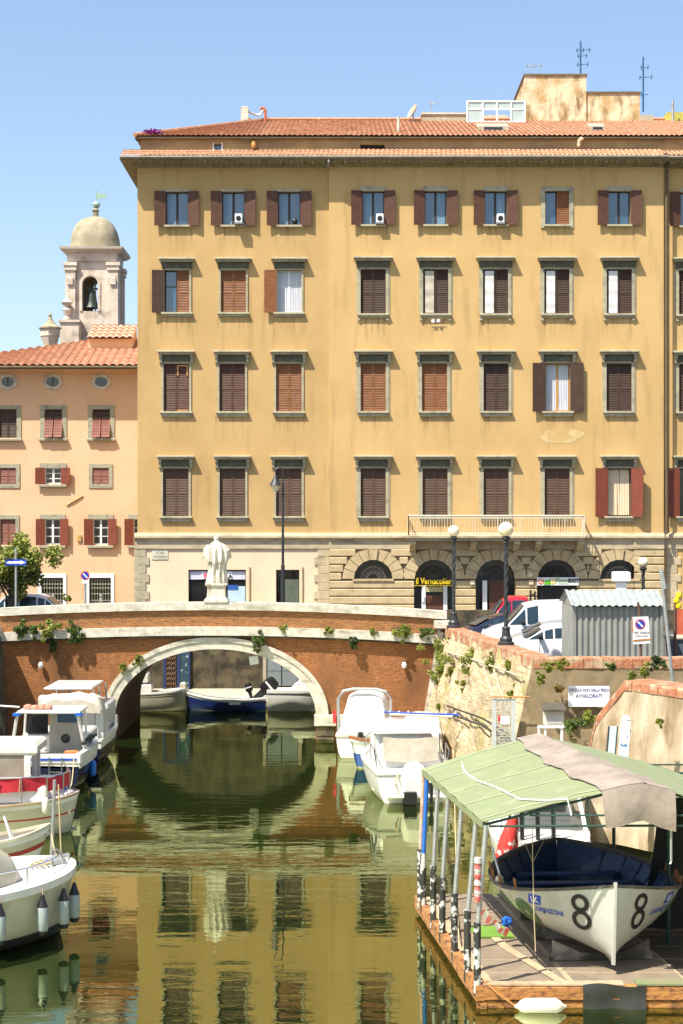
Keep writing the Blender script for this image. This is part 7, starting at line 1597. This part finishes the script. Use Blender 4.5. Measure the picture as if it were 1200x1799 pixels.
# local +y is the side... decided by world direction of local +y
ly=Matrix.Rotation(rb8.rotation_euler.z,3,'Z')@Vector((0,1,0)); sL=-1 if ly.x>0 else 1   # side facing world -X (left of photo)
def ring8(cx,cy,rx,ry,w,n=36): 
    return [Vector((cx+(rx-k)*math.cos(2*PI*i/n),cy+(ry-k*.9)*math.sin(2*PI*i/n),0)) for k in (0,w) for i in range(n)],[(i,(i+1)%n,n+(i+1)%n,n+i) for i in range(n)]
G=pm('logo_green',(.10,.17,.06),(.08,.14,.05)); Xb=L8/2
vs8=[];fs8=[]
for cy_,ry_,rx_ in ((.15,.155,.165),(-.15,.175,.185)):
    a_,b_=ring8(0,cy_,rx_,ry_,.078); fs8+=[tuple(len(vs8)+i for i in f) for f in b_]; vs8+=a_
for s in (sL,-sL):
    k=1 if s==sL else -1
    project(vs8,fs8,s,.50,1.0,'number_eight',BLACK)
    vs_,fs_=text_mesh('LORENZONI',.115,0,.002); project(vs_,fs_,s,.97,.90,'bow_lettering',SBLUE)
    project([Vector((-.17,-.09,0)),Vector((.11,-.09,0)),Vector((.17,.09,0)),Vector((-.11,.09,0))],[(0,1,2,3)],s,1.18,1.07,'emblem_patch',SBLUE,.006); vs_,fs_=text_mesh('LK',.14,0,.006); project(vs_,fs_,s,1.18,1.07,'emblem_letters',SWHITE,.012)
    for x_,k_ in ((Xb-1.45,.95),(Xb-2.15,.9)):
        for r1,r2 in ((.25*k_,.07*k_),(.29*k_,.27*k_)): vs_,fs_=flatdisc(r1,r2); project(vs_,fs_,s,0,.74,'logo_ring',G,x=x_)
# hanging cord & forked stay in front of boat
t=thing('hanging_cord',P(935,1452,27.6),'thin pale cord hanging from the shelter roof down to the deck','cord'); o=t.location; mb=MB(); 
for q in ((922,1480),(955,1478)): mb.tube([P(q[0],q[1],28.5)-o,P(936,1515,27.2)-o],.007,4)
mb.tube([P(936,1515,27.2)-o,P(938,1600,27.0)-o,P(941,1672,26.9)-o],.009,4); mb.tube([P(936,1515,27.2)-o,P(935,1452,27.2)-o],.007,4); mb.build('cord',ROPE,t)
t=thing('boat_fender',(2.85,29.2,DZ+1.0),'small white fender and boathook resting on the racing boat gunwale','fender'); mb=MB(); mb.lathe([(.02,0),(.07,.03),(.08,.1),(.07,.2),(.02,.24)],(0,0,0),12); mb.build('body',FENW,t,smooth=True); mb=MB(); mb.tube([(-.05,.9,.55),(.03,.0,.15)],.02,6); mb.build('boathook',SWHITE,t)

# mooring lines and extra fenders
def line(p,q,label,sag=.25):
    p=Vector(p);q=Vector(q); t=thing('mooring_line',p,label,'rope','mooring lines'); mb=MB(); mb.tube([(q-p)*k/10+Vector((0,0,-sag*4*(k/10)*(1-k/10))) for k in range(11)],.016,5); mb.build('rope',ROPE,t)
line((2.9,46.4,.9),(4.75,46.2,2.1),'slack mooring line from the large canvas-wrapped cruiser to the quay wall')
line((1.7,55.3,.8),(3.3,56.5,1.6),'mooring line from the boat with the radar arch to the quay wall')
line((-7.9,47.8,1.1),(-7.2,42.9,1.0),'mooring line between the dark-hulled cabin boat and the cream boat',.3)
line((-6.2,34.6,1.3),(-5.6,31.9,1.35),'short line from the mooring pole to the big white bow',.1)
line((2.1,29.0,.45),(3.2,46.0,.85),'long line from the dock to the large white cruiser',.35)
fender((.98,47.2,.15),'white fender on the canal side of the large canvas-wrapped cruiser',FENW,.5,.1,.3,caps=False)
fender((.0,56.3,.1),'white fender on the canal side of the boat with the radar arch',FENW,.42,.08,.3,caps=False)
fender((-7.6,49.5,.25),'blue fender on the side of the dark-hulled cabin boat',BLUEB,.5,.1,.4,caps=False)
